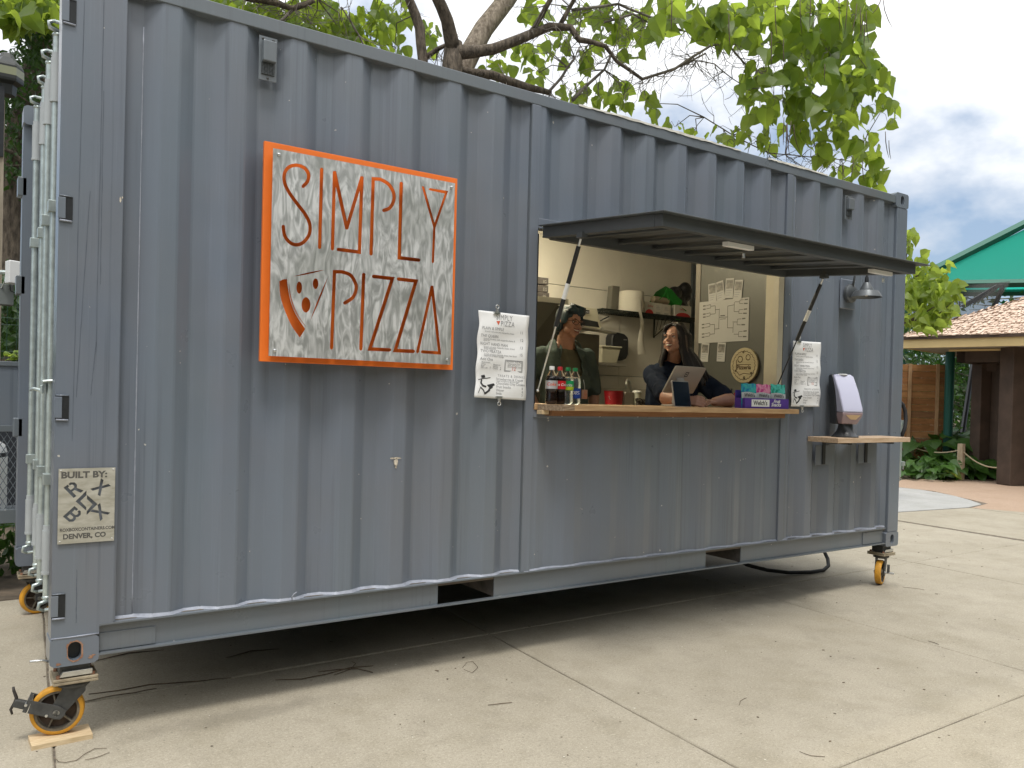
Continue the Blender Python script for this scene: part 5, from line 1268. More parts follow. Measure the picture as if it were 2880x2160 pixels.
mb.add([(4.87, 2.01, SZ+0.15), (4.90, 1.995, SZ+0.15), (4.93, 2.01, SZ+0.15)]+rows, [(i*3+k, i*3+k+1, i*3+k+4, i*3+k+3) for i in range(n+1) for k in range(2)])
mb.build('loose_strip', TOW, rt, smooth='all')
def carton(x0, x1, y0, y1, h, lab, red=True):
    t = thing('glove_box', ((x0+x1)/2, (y0+y1)/2, ZS), lab, 'box', 'small cartons on the wire shelf')
    MB().box(x0, x1, y0, y1, ZS, ZS+h).build('carton', mat('carton_white', (0.60, 0.57, 0.50), 0.6), t, bevel=0.002)
    m_ = MB(); w_ = x1-x0
    if red:
        P = [(w_*(0.5-0.46*math.cos(PI*k/10)), 0.004+h*0.38*math.sin(PI*k/10)) for k in range(11)]
        m_.add([(x0+a, y0-0.0012, ZS+b_) for a, b_ in P], [tuple(range(11))])
        put_text(m_, 'Safety', (x0+w_*0.26, y0-0.0012, ZS+h*0.60), (1, 0, 0), (0, 0, 1), h*0.26, shear=0.3)
        m_.build('printed_mark', mat('carton_red', (0.50, 0.03, 0.03), 0.6), t)
    else:
        for k in range(12): m_.box(x0+w_*(0.22+0.045*k), x0+w_*(0.22+0.045*k)+w_*0.02, y0-0.0012, y0-0.0004, ZS+h*0.12, ZS+h*0.24)
        for k in range(3): m_.box(x0+w_*0.25, x0+w_*(0.75-0.08*k), y0-0.0012, y0-0.0004, ZS+h*(0.50+0.12*k), ZS+h*(0.53+0.12*k))
        m_.build('printed_mark', INKG, t)
carton(5.035, 5.150, 2.06, 2.25, 0.118, 'white carton with a red swoosh, beside the paper roll')
carton(5.153, 5.262, 2.06, 2.25, 0.116, 'plain white carton with a barcode, second from the paper roll', False)
carton(5.264, 5.372, 2.06, 2.25, 0.112, 'plain white carton with a barcode, third from the paper roll', False)
carton(5.430, 5.655, 2.06, 2.24, 0.120, 'wide white carton with a red swoosh, at the right end of the wire shelf')
def remesh_blob(name, blobs, vox, m, parent=None, smooth_it=4, label=None):
    """one continuous closed skin over many overlapping ellipsoids"""
    vs, fs = [], []
    for c, r in blobs:
        o = len(vs); mb = MB().sphere(c, r, 12, 8); vs += mb.v; fs += [tuple(i+o for i in f) for f in mb.f]
    me = bpy.data.meshes.new(name); me.from_pydata(vs, [], fs); me.update()
    o = bpy.data.objects.new('tmp', me); COL.objects.link(o)
    rm = o.modifiers.new('r', 'REMESH'); rm.mode = 'VOXEL'; rm.voxel_size = vox; rm.use_smooth_shade = True
    if smooth_it:
        sm = o.modifiers.new('s', 'SMOOTH'); sm.factor = 0.5; sm.iterations = smooth_it
    dg = bpy.context.evaluated_depsgraph_get(); me2 = bpy.data.meshes.new_from_object(o.evaluated_get(dg))
    bpy.data.objects.remove(o); bpy.data.meshes.remove(me)
    if parent is not None:
        l = wloc(parent)
        for v in me2.vertices: v.co -= l
    return me2
def chain(pts, rad, step=0.35):
    """tapered limb as overlapping balls; rad is a float or (rx, ry, rz) per point"""
    B = []; P = [Vector(p) for p in pts]
    R3 = [Vector((r, r, r)) if isinstance(r, (int, float)) else Vector(r) for r in rad]
    for i in range(len(P)-1):
        L_ = (P[i+1]-P[i]).length; n = max(2, int(L_/(min(min(R3[i]), min(R3[i+1]))*step)))
        for k in range(n+1): t_ = k/n; B.append((tuple(P[i].lerp(P[i+1], t_)), tuple(R3[i].lerp(R3[i+1], t_))))
    return B
# bags
random.seed(21)
bl_ = [((5.585+random.uniform(-.10, .10), 2.17+random.uniform(-.05, .05), ZS+0.14+random.uniform(-.02, .16)), (random.uniform(.04, .08), .06, random.uniform(.04, .09))) for k in range(16)]
bl_ = [b for b in bl_ if True]+[((5.60, 2.17, ZS+0.23), (0.10, 0.06, 0.10)), ((5.50, 2.18, ZS+0.18), (0.04, 0.05, 0.09)), ((5.68, 2.18, ZS+0.26), (0.05, 0.05, 0.10)), ((5.56, 2.20, ZS+0.07), (0.12, 0.04, 0.08))]
bagm = mat('black_bag', (0.018, 0.018, 0.022), 0.35, bump=0.8, bscale=30, bdist=0.01)
o = link('black_bag', remesh_blob('black_bag', [b for b in bl_], 0.012, bagm, None, 2), bagm, smooth='all'); tag(o, 'crumpled black plastic bag heaped above the right carton', 'bag')
gb_ = MB()
greenm = mat('green_bag', (0.02, 0.26, 0.03), 0.45, trans=0.0, var=0.2, vscale=12)
G = [(5.16, 2.05, ZS+0.22), (5.27, 2.03, ZS+0.285), (5.36, 2.04, ZS+0.26), (5.45, 2.05, ZS+0.20), (5.52, 2.05, ZS+0.16), (5.50, 2.06, ZS+0.11), (5.58, 2.05, ZS+0.075), (5.47, 2.07, ZS+0.12), (5.40, 2.08, ZS+0.16), (5.32, 2.09, ZS+0.20), (5.23, 2.08, ZS+0.20)]
n = len(G); gb_.add([tuple(p) for p in G]+[(p[0]+0.01, p[1]+0.11, p[2]-0.10) for p in G], [(i, (i+1) % n, (i+1) % n+n, i+n) for i in range(n)]+[(0, 1, 9, 10), (1, 2, 8, 9), (2, 3, 7, 8), (3, 4, 5, 7), (5, 6, 7)])
gb_.tube([(5.19, 2.03, ZS+0.15), (5.25, 2.02, ZS+0.20), (5.27, 2.02, ZS+0.26)], 0.005, 5); gb_.tube([(5.30, 2.02, ZS+0.15), (5.29, 2.02, ZS+0.20), (5.27, 2.02, ZS+0.26)], 0.005, 5)
tag(gb_.build('green_bag', greenm, smooth=True), 'limp bright green bag lying over the cartons', 'bag')
tag(MB().tube([(5.17, 2.10, ZS+0.155), (5.37, 2.11, ZS+0.150)], 0.034, 18).build('cardboard_tube', mat('cardboard', (0.33, 0.27, 0.19), 0.8, bump=0.2), smooth=True), 'short grey cardboard tube lying across the small cartons', 'tube')
tag(MB().obox((4.80, 2.26, ZS+0.13), (0.045, 0, 0.0), (0, 0.035, 0), (0.010, 0, 0.128)).build('grey_tray', mat('tray_grey', (0.15, 0.145, 0.12), 0.5), bevel=0.004), 'grey tray standing on edge behind the paper roll', 'tray')
# towel dispenser, ledge, tub
td = thing('towel_dispenser', (4.87, 2.26, 1.85), 'black rounded towel dispenser on the back wall', 'dispenser')
P = [(-0.105, 0.0), (-0.105, 0.19), (-0.085, 0.232), (-0.03, 0.245), (0.05, 0.235), (0.098, 0.205), (0.105, 0.16), (0.105, 0.04), (0.08, -0.005), (0.03, -0.02), (-0.06, -0.03)]
MB().prism(P, (4.875, 2.215, 1.870), (1, 0, 0), (0, 0, 1), (0, 0.11, 0)).build('case', BLKP, td, recalc=True, bevel=0.015, smooth=True, seg=3)
MB().box(4.91, 4.95, 2.2125, 2.2145, 2.045, 2.055).build('printed_mark', INKG, td)
lg_ = tag(MB().box(4.50, 4.85, 2.10, 2.328, 1.785, 1.812).build('wall_ledge', INOX, bevel=0.002), 'narrow steel ledge on the back wall under the towel dispenser', 'ledge')
tu = thing('plastic_tub', (4.67, 2.18, 1.813), 'square off-white plastic tub on the steel ledge', 'tub')
loft([[(4.575, 2.12, 1.8135), (4.755, 2.12, 1.8135), (4.755, 2.25, 1.8135), (4.575, 2.25, 1.8135)], [(4.555, 2.10, 1.955), (4.78, 2.10, 1.955), (4.78, 2.27, 1.955), (4.555, 2.27, 1.955)]], 'tub_wall', mat('tub_plastic', (0.60, 0.57, 0.44), 0.4), tu, bevel=0.006)
MB().box(4.545, 4.790, 2.09, 2.28, 1.9555, 1.970).build('rim', MATS['tub_plastic'], tu, bevel=0.004)
# oven
ov = thing('pizza_oven', (3.85, 1.75, FL), 'stainless conveyor oven with dark body behind the standing person', 'oven')
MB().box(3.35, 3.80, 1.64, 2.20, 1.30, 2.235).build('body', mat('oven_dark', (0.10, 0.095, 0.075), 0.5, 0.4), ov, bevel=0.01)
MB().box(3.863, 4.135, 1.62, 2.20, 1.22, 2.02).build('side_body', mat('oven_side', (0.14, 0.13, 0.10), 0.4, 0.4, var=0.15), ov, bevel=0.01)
MB().prism([(3.805, 2.080), (4.135, 2.060), (4.135, 2.075), (4.080, 2.235), (3.805, 2.245)], (0, 1.60, 0), (1, 0, 0), (0, 0, 1), (0, 0.58, 0)).build('hood', mat('oven_bright', (0.66, 0.63, 0.50), 0.35, 0.3), ov, recalc=True, bevel=0.003)
MB().box(3.93, 3.995, 1.594, 1.598, 2.185, 2.215).build('name_badge', INK, ov)
tb = MB(); put_text(tb, 'TURBO', (3.935, 1.592, 2.192), (1, 0, 0), (0, 0, 1), 0.018); tb.build('badge_text', WHITEP, ov)
MB().prism([(3.90, 2.085), (4.105, 2.078), (4.085, 2.125), (3.90, 2.140)], (0, 1.592, 0), (1, 0, 0), (0, 0, 1), (0, 0.005, 0)).build('opening', BLACKM, ov, recalc=True)
MB().prism([(3.80, 2.055), (4.20, 2.030), (4.20, 2.040), (3.80, 2.070)], (0, 1.48, 0), (1, 0, 0), (0, 0, 1), (0, 0.12, 0)).build('lip', INOX, ov, recalc=True)
MB().cyl((4.125, 1.592, 2.070), (4.125, 1.578, 2.070), 0.012, 10).build('knob', STEEL, ov)
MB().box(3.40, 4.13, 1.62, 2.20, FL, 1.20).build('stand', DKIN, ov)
hd = thing('exhaust_hood', (3.5, 1.7, 2.24), 'stainless hood wedge left of the oven', 'hood')
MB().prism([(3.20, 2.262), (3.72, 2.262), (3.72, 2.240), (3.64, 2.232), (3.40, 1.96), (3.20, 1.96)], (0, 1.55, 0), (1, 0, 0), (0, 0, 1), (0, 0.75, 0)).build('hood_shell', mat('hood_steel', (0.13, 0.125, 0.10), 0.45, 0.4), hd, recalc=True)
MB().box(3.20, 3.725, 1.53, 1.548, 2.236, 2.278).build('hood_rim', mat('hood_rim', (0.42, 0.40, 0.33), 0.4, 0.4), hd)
for k, (z, s_) in enumerate(((2.283, 'PE'), (2.342, 'EG'), (2.405, 'IG'))):
    t = thing('dark_carton', (3.58, 1.8, z), ('dark carton at the bottom of the stack on the hood', 'dark carton in the middle of the stack on the hood', 'dark carton at the top of the stack on the hood')[k], 'box', 'stacked dark cartons on the hood')
    MB().box(3.42, 3.655+0.012*(k == 0), 1.72, 1.95, z, z+0.056).build('carton', mat('carton_dark', (0.085, 0.075, 0.07), 0.6), t, bevel=0.002)
    tb = MB(); put_text(tb, s_, (3.60, 1.7185, z+0.012), (1, 0, 0), (0, 0, 1), 0.035); tb.build('printed_text', mat('chalk_ink', (0.38, 0.37, 0.34), 0.6), t)
# sink run
sk_ = thing('sink_unit', (4.9, 1.95, FL), 'stainless sink unit with splashback and curved faucet along the back wall', 'sink')
MB().box(4.25, 5.85, 1.60, 2.325, 1.34, 1.40).build('worktop', INOX, sk_, bevel=0.004)
MB().box(4.25, 5.85, 2.305, 2.326, 1.401, 1.58).build('splashback', INOX, sk_)
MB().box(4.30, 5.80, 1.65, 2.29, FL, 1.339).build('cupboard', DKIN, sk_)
fa = [(4.985, 2.18, 1.50), (4.93, 2.10, 1.535), (4.80, 1.97, 1.610), (4.72, 1.90, 1.650), (4.685, 1.88, 1.655), (4.66, 1.87, 1.635), (4.655, 1.865, 1.60), (4.655, 1.865, 1.575)]
MB().tube(fa, 0.0105, 10).build('faucet', STEEL, sk_, smooth='all')
MB().tube([(4.985, 2.18, 1.40), (4.985, 2.18, 1.51)], 0.018, 12).build('faucet_base', STEEL, sk_, smooth=True)
MB().tube([(4.80, 1.90, 1.40), (4.80, 1.90, 1.52), (4.79, 1.86, 1.56)], 0.014, 10).build('tap', STEEL, sk_, smooth='all')
bu = thing('red_bucket', (4.20, 1.62, 1.43), 'red plastic bucket behind the standing person', 'bucket')
tag(MB().box(3.95, 4.55, 1.35, 1.595, 1.385, 1.410).build('prep_shelf', INOX, bevel=0.003), 'low steel prep shelf in front of the sink, under the red bucket', 'shelf')
MB().lathe([(0.070, 0), (0.083, 0.13), (0.087, 0.135), (0.080, 0.135), (0.067, 0.004)], 24, (4.205, 1.50, 1.411), close=True).build('bucket_wall', mat('bucket_red', (0.36, 0.012, 0.02), 0.4), bu, smooth=True)
MB().tube([(4.205+0.085*math.cos(a), 1.50-0.02+0.02*math.cos(a), 1.50-0.05*math.sin(a)) for a in [PI*k/8 for k in range(9)]], 0.002, 5).build('handle', STEEL, bu)
tag(MB().obox((4.345, 1.50, 1.475), (0.048, 0, 0), (0, 0.04, 0), (0.006, 0, 0.063)).build('paper_bag', mat('bag_paper', (0.42, 0.37, 0.32), 0.8, bump=0.3, bscale=12), bevel=0.003), 'pale paper bag standing beside the red bucket', 'bag')
cu_ = thing('paper_cup', (4.44, 1.48, 1.42), 'white lidded paper cup beside the pale paper bag', 'cup')
MB().lathe([(0.028, 0), (0.038, 0.105)], 20, (4.44, 1.47, 1.430)).build('cup', mat('cup_paper', (0.55, 0.54, 0.46), 0.5), cu_, smooth=True)
MB().lathe([(0.041, 0), (0.042, 0.008), (0.036, 0.012), (0.034, 0.020)], 20, (4.44, 1.47, 1.536)).build('lid', WHITEP, cu_, smooth=True)
random.seed(6)
tg = thing('coiled_strainer', (4.41, 1.38, 1.41), 'dark tangle of kitchen wire in front of the lidded cup', 'utensil')
mb = MB()
for k in range(7):
    a0 = random.uniform(0, 3); mb.tube([(4.405+0.038*math.cos(a+a0), 1.385+0.02*math.sin(2*a), 1.452+0.036*math.sin(a)*math.cos(k*0.4)) for a in [2*PI*j/14 for j in range(15)]], 0.0045, 6)
mb.build('wire_loops', mat('brown_wire', (0.045, 0.035, 0.03), 0.4, 0.3), tg, smooth='all')
tr_ = tag(MB().obox((4.62, 1.30, 1.445), (0.13, 0, 0.035), (0, 0.12, 0), (-0.004, 0, 0.006)).build('yellow_tray', mat('tray_yellow', (0.34, 0.28, 0.10), 0.6), bevel=0.002), 'tilted yellowish tray between the cup and the leaning person', 'tray')
tag(MB().box(4.45, 4.85, 1.20, 1.40, 1.36, 1.395).build('side_board', INOX), 'low steel side board under the yellowish tray', 'board')

# ================================================================== PEOPLE
def skinm(nm, c): return mat(nm, c, 0.5, var=0.05, vscale=20, spec=0.4)
class Fr:
    """local frame of a head or torso: right, forward, up"""
    def __init__(s, o, fwd, up=(0, 0, 1)):
        s.o = Vector(o); s.f = Vector(fwd).normalized(); u = Vector(up); s.u = (u-s.f*u.dot(s.f)).normalized(); s.r = s.f.cross(s.u)
    def __call__(s, r, f, u): return s.o+s.r*r+s.f*f+s.u*u
def ellf(fr, r, f, u, sr, sf, su, n=12, m=8):
    """ellipsoid aligned to a frame as raw mesh"""
    mb = MB().sphere((0, 0, 0), 1.0, n, m)
    return [fr(r+x*sr, f+y*sf, u+z*su) for x, y, z in mb.v], mb.f
def remesh_raw(parts, vox, it, l):
    vs, fs = [], []
    for v, f in parts:
        o = len(vs); vs += [tuple(p) for p in v]; fs += [tuple(i+o for i in q) for q in f]
    me = bpy.data.meshes.new('raw'); me.from_pydata(vs, [], fs); me.update()
    o = bpy.data.objects.new('tmp', me); COL.objects.link(o)
    rm = o.modifiers.new('r', 'REMESH'); rm.mode = 'VOXEL'; rm.voxel_size = vox
    if it: sm = o.modifiers.new('s', 'SMOOTH'); sm.factor = 0.5; sm.iterations = it
    dg = bpy.context.evaluated_depsgraph_get(); me2 = bpy.data.meshes.new_from_object(o.evaluated_get(dg))
    bpy.data.objects.remove(o); bpy.data.meshes.remove(me)
    for v in me2.vertices: v.co -= l
    return me2
def folds(me, amp=0.007, l=Vector((0, 0, 0))):
    """soft creases pulled through the cloth"""
    me.update(); N = [v.normal.copy() for v in me.vertices]
    for v, n_ in zip(me.vertices, N):
        p = v.co+l; q = Vector((p.x*9+p.z*5, p.y*9-p.z*4, p.z*5.5)); r_ = 1-abs(noise.noise(q))*2; s_ = 1-abs(noise.noise(q*2.1+Vector((7, 3, 1))))*2
        v.co += n_*amp*(r_*0.9+s_*0.4-0.6)
    return me
def balls(B): return [(lambda mb: (mb.v, mb.f))(MB().sphere(c, r, 10, 7)) for c, r in B]
def head_parts(h):
    """h: frame at the centre of the head; face looks along h.f; 0.22 m tall"""
    E = lambda *a: ellf(h, *a)
    P = [E(0, -0.012, 0.028, 0.073, 0.090, 0.082), E(0, 0.020, -0.020, 0.062, 0.068, 0.078), E(0, 0.040, -0.066, 0.040, 0.042, 0.036), E(0, 0.060, -0.088, 0.020, 0.020, 0.016)]
    P += [E(s*0.036, 0.052, -0.026, 0.026, 0.030, 0.026) for s in (-1, 1)]
    P += [E(s*0.026, 0.074, 0.020, 0.026, 0.013, 0.010) for s in (-1, 1)]
    P += [E(0, 0.088, 0.002, 0.009, 0.012, 0.022), E(0, 0.097, -0.014, 0.011, 0.014, 0.013)]+[E(s*0.010, 0.090, -0.020, 0.009, 0.010, 0.008) for s in (-1, 1)]
    P += [E(s*0.045, 0.03, -0.055, 0.022, 0.03, 0.024) for s in (-1, 1)]
    P += [E(s*0.076, -0.008, -0.006, 0.010, 0.018, 0.030) for s in (-1, 1)]
    P += [E(0, 0.078, -0.042, 0.028, 0.012, 0.005), E(0, 0.076, -0.060, 0.024, 0.013, 0.006)]
    return P
def hand(wrist, dirv, palm_n, curl=0.5, scale=1.0):
    """palm, four unequal bent fingers and a thumb as ball chains"""
    w_ = Vector(wrist); d = Vector(dirv).normalized(); n_ = Vector(palm_n); n_ = (n_-d*n_.dot(d)).normalized(); s = d.cross(n_)
    B = []
    for k in range(5):
        for j in (-1.5, -.5, .5, 1.5): B.append((tuple(w_+d*(0.012+0.018*k)*scale+s*0.017*j*scale*(0.7+0.075*k)), (0.013*scale,)*3))
    for j, (ln, off) in enumerate(((0.070, -1.5), (0.078, -0.5), (0.073, 0.5), (0.058, 1.5))):
        p = w_+d*0.085*scale+s*0.019*off*scale; a = 0; pts = [p]
        for seg in (0.45, 0.32, 0.23):
            a += curl*0.9; q = d*math.cos(a)+n_*math.sin(a)+s*off*0.03; p = p+q.normalized()*ln*seg*scale; pts.append(p)
        B += chain(pts, [0.0092*scale, 0.0086*scale, 0.008*scale, 0.007*scale], 0.5)
    p = w_+d*0.025*scale-s*0.03*scale
    B += chain([p, p+(d*0.6-s*0.8)*0.035*scale+n_*0.01, p+(d*1.0-s*0.8)*0.055*scale+n_*0.02], [0.012*scale, 0.0105*scale, 0.009*scale], 0.5)
    return B
def eyes(t, h, col=(0.05, 0.03, 0.02), squint=0.6):
    for s in (-1, 1):
        v, f = ellf(h, s*0.030, 0.0705, 0.006, 0.0125, 0.010, 0.0065*squint+0.002, 12, 8)
        e = MB().add(v, f).build('eye', mat('eye_white', (0.6, 0.56, 0.5), 0.2), t, smooth='all')
        v, f = ellf(h, s*0.030, 0.0785, 0.006, 0.0055, 0.003, 0.0050, 10, 6); MB().add(v, f).build('iris', mat('iris', col, 0.2), e, smooth='all')
        MB().tube([h(s*0.016, 0.083, 0.021), h(s*0.030, 0.086, 0.027), h(s*0.046, 0.074, 0.022)], 0.0028, 6).build('eyebrow', mat('brow', (0.02, 0.015, 0.012), 0.8), t, smooth='all')
        MB().tube([h(s*0.018, 0.081, 0.009), h(s*0.030, 0.0835, 0.0135), h(s*0.043, 0.075, 0.010)], 0.0017, 6).build('eyelash', MATS['brow'], t, smooth='all')
def smile(t, h, op=0.006, z=-0.050):
    P = [(-0.024, 0.0), (-0.012, -0.006), (0, -0.008), (0.012, -0.006), (0.024, 0.0)]
    MB().tube([h(a, 0.090-abs(a)*0.45, z+0.004+b_*0.55) for a, b_ in P], [0.002, op*0.75, op, op*0.75, 0.002], 8).build('teeth', mat('teeth', (0.62, 0.58, 0.5), 0.3), t, smooth='all')
    MB().tube([h(a*1.12, 0.091-abs(a)*0.45, z+0.007+op+b_*0.35) for a, b_ in P], [0.002, 0.0035, 0.0035, 0.0035, 0.002], 6).build('lip', mat('lip', (0.22, 0.07, 0.055), 0.45), t, smooth='all')
    MB().tube([h(a*1.05, 0.090-abs(a)*0.45, z+0.001-op+b_*0.85) for a, b_ in P], [0.002, 0.004, 0.0045, 0.004, 0.002], 6).build('lip', MATS['lip'], t, smooth='all')
FZ = FL
# ---- standing person ----
p1 = thing('person', (3.16, 0.80, FZ), 'smiling standing person with short teal hair, glasses and an open grey-green shirt', 'person')
l = wloc(p1)
SK1 = skinm('skin_warm', (0.36, 0.19, 0.125))
h1 = Fr((3.150, 0.74, 2.000), (0.12, -0.99, -0.10), (0.10, 0, 1))
tf = Fr((3.16, 0.80, 1.55), (-0.30, -0.95, 0))
def B3(fr, pts): return [tuple(fr(*p)) for p in pts]
spine = B3(tf, [(0, 0, -0.45), (0, 0.0, -0.30), (0, 0.01, -0.10), (0, 0.0, 0.10), (0, -0.01, 0.22), (0, -0.01, 0.29)])
srad = [(0.17, 0.13, 0.10), (0.165, 0.125, 0.10), (0.155, 0.12, 0.10), (0.165, 0.12, 0.09), (0.15, 0.09, 0.06), (0.10, 0.065, 0.04)]
def limb(fr, pts, rad): return chain(B3(fr, pts), rad)
armL = [(0.165, -0.01, 0.215), (0.285, -0.05, 0.02), (0.20, 0.06, -0.17)]     # hand on hip side
armR = [(-0.165, -0.01, 0.215), (-0.235, -0.03, -0.04), (-0.23, 0.03, -0.28)]
body = balls(chain(spine, srad))+balls(chain([tuple(tf(0, 0.0, 0.24)), tuple(h1(0, -0.015, -0.07))], [0.070, 0.060]))
for A_, sgn in ((armL, -1), (armR, 1)):
    body += balls(limb(tf, A_, [0.058, 0.043, 0.028])); e = tf(*A_[2]); dd = (tf(*A_[2])-tf(*A_[1])).normalized()
    body += balls(hand(e, dd, tf.f*-1 if sgn > 0 else tf.r, 0.45))
for s in (-1, 1):
    body += balls(limb(tf, [(s*0.09, 0, -0.45), (s*0.10, 0.01, -0.72), (s*0.10, -0.02, -1.02)], [0.092, 0.062, 0.045])); body += balls(limb(tf, [(s*0.10, -0.03, -1.035), (s*0.105, 0.10, -1.045)], [0.035, 0.03]))
body += head_parts(h1)
link('body', remesh_raw(body, 0.0045, 3, l), SK1, p1, smooth='all')
eyes(p1, h1, squint=0.35); smile(p1, h1, 0.0045)
tee = balls(chain(spine[:-1], [(r[0]+0.012, r[1]+0.014, r[2]+0.01) for r in srad[:-1]]))+balls([(tuple(tf(s*0.05, 0.075, 0.07)), (0.075, 0.07, 0.07)) for s in (-1, 1)])+balls([(tuple(tf(0, 0.03, -0.2)), (0.165, 0.13, 0.16))])
link('tee_shirt', folds(remesh_raw(tee, 0.008, 5, l), 0.006, l), mat('olive_tee', (0.115, 0.108, 0.070), 0.85, spec=0.12, var=0.1, vscale=8, bump=0.5, bscale=14, bdist=0.01), p1, smooth='all')
sh = balls(chain(spine, [(r[0]+0.032, r[1]+0.036, r[2]+0.02) for r in srad]))+balls([(tuple(tf(s*0.07, 0.075, 0.07)), (0.088, 0.085, 0.085)) for s in (-1, 1)])+balls([(tuple(tf(0, 0.03, -0.22)), (0.188, 0.150, 0.20))])
sh += balls(limb(tf, [armL[0], tuple(Vector(armL[0]).lerp(Vector(armL[1]), 0.95))], [0.070, 0.068]))+balls(limb(tf, [armR[0], tuple(Vector(armR[0]).lerp(Vector(armR[1]), 0.85))], [0.070, 0.066]))
me = folds(remesh_raw(sh, 0.008, 5, l), 0.009, l)
bm = bmesh.new(); bm.from_mesh(me)
dele = []
for f in bm.faces:
    c = f.calc_center_median()+l; q = c-tf.o; rr_, ff_, uu_ = q.dot(tf.r), q.dot(tf.f), q.dot(tf.u)
    wopen = 0.060+0.030*max(0, (uu_-0.0))/0.25+0.02*max(0, -uu_)
    if ff_ > 0.02 and abs(rr_+0.01) < wopen and uu_ > -0.62: dele.append(f)
    elif uu_ > 0.262 and abs(rr_) < 0.085: dele.append(f)
    elif uu_ < -0.52: dele.append(f)
bmesh.ops.delete(bm, geom=dele, context='FACES'); bm.to_mesh(me); bm.free()
SHM = mat('grey_green_shirt', (0.070, 0.092, 0.082), 0.85, spec=0.12, var=0.12, vscale=6, bump=0.6, bscale=9, bdist=0.014)
o = link('open_shirt', me, SHM, p1, smooth='all'); so = o.modifiers.new('t', 'SOLIDIFY'); so.thickness = 0.004
for s in (-1, 1):
    MB().add([tuple(tf(s*0.055, 0.03, 0.315)), tuple(tf(s*0.095, -0.03, 0.300)), tuple(tf(s*0.135, 0.075, 0.245)), tuple(tf(s*0.075, 0.130, 0.190)), tuple(tf(s*0.050, 0.085, 0.275))], [(0, 1, 2, 3, 4)]).build('collar', SHM, o if False else p1).modifiers.new('t', 'SOLIDIFY').thickness = 0.005

MB().obox(tf(-0.095, 0.150, 0.035), tf.r*0.042, tf.f*0.003, tf.u*0.045).build('shirt_pocket', SHM, p1, bevel=0.002)
bg_ = MB().obox(tf(-0.095, 0.160, -0.045), tf.r*0.021, tf.f*0.002, tf.u*0.032).build('badge', mat('badge', (0.42, 0.34, 0.30), 0.4, col2=(0.5, 0.2, 0.12), vscale=40), p1)
MB().tube([tf(-0.085, 0.158, 0.055), tf(-0.092, 0.162, 0.02), tf(-0.095, 0.162, -0.012)], 0.003, 6).build('badge_reel', STEEL, p1)
trs = balls(limb(tf, [(0, 0, -0.42), (0, 0, -0.50)], [(0.185, 0.145, 0.10), (0.185, 0.14, 0.09)]))
for s in (-1, 1): trs += balls(limb(tf, [(s*0.09, 0, -0.47), (s*0.10, 0.01, -0.72), (s*0.10, -0.02, -1.00)], [0.108, 0.080, 0.065]))
link('trousers', remesh_raw(trs, 0.012, 3, l), mat('dark_trousers', (0.03, 0.032, 0.04), 0.85), p1, smooth='all')
TEAL = mat('teal_hair', (0.006, 0.034, 0.044), 0.5, col2=(0.012, 0.018, 0.020), vscale=16, stretch=(3, 3, 0.6), bump=0.7, bscale=60, bdist=0.004)
hr = [ellf(h1, 0, -0.026, 0.042, 0.089, 0.097, 0.084), ellf(h1, 0, -0.052, -0.030, 0.082, 0.062, 0.082), ellf(h1, -0.030, 0.056, 0.082, 0.050, 0.028, 0.030), ellf(h1, 0.034, 0.054, 0.086, 0.046, 0.030, 0.026), ellf(h1, 0.074, 0.018, 0.030, 0.018, 0.038, 0.052), ellf(h1, -0.076, 0.012, 0.022, 0.018, 0.038, 0.060), ellf(h1, -0.072, -0.03, -0.03, 0.022, 0.04, 0.05), ellf(h1, 0.072, -0.03, -0.03, 0.022, 0.04, 0.05)]
random.seed(2)
locks = []
for k in range(22):
    a = random.uniform(-1.2, 1.2); b0 = random.uniform(0.3, 1.0)
    x0 = 0.045*math.sin(a); s_ = 1 if a > 0.15 else -1
    pts = [h1(0.02+x0*0.4, 0.0+0.03*b0, 0.128), h1(x0+0.02*s_, 0.060*b0+0.015, 0.112), h1(0.076*math.sin(a)-0.01, 0.072*math.cos(a), 0.088-0.010*b0), h1(0.080*math.sin(a)-0.02, 0.074*math.cos(a), 0.066+random.uniform(-.014, .012))]
    locks.append(chain(pts, [0.006, 0.009, 0.007, 0.002], 0.5))
for B in locks: hr += balls(B)
link('hair', remesh_raw(hr, 0.0045, 2, l), TEAL, p1, smooth='all')
gl = MB()
for s in (-1, 1):
    c = (s*0.033, 0.102, 0.004)
    gl.tube([h1(c[0]+0.026*math.cos(a), c[1]-abs(c[0]+0.026*math.cos(a))*0.22, c[2]+0.0175*math.sin(a)) for a in [2*PI*k/16 for k in range(17)]], 0.0019, 6)
    gl.tube([h1(s*0.058, 0.088, 0.008), h1(s*0.080, 0.04, 0.008), h1(s*0.083, -0.01, 0.004)], 0.0019, 6)
gl.tube([h1(-0.008, 0.103, 0.008), h1(0.008, 0.103, 0.008)], 0.0019, 6)
gl.build('glasses', mat('glasses_frame', (0.035, 0.012, 0.010), 0.35), p1, smooth='all')
MB().sphere(h1(-0.080, -0.004, -0.034), 0.0045, 8, 6).build('earring', STEEL, p1)

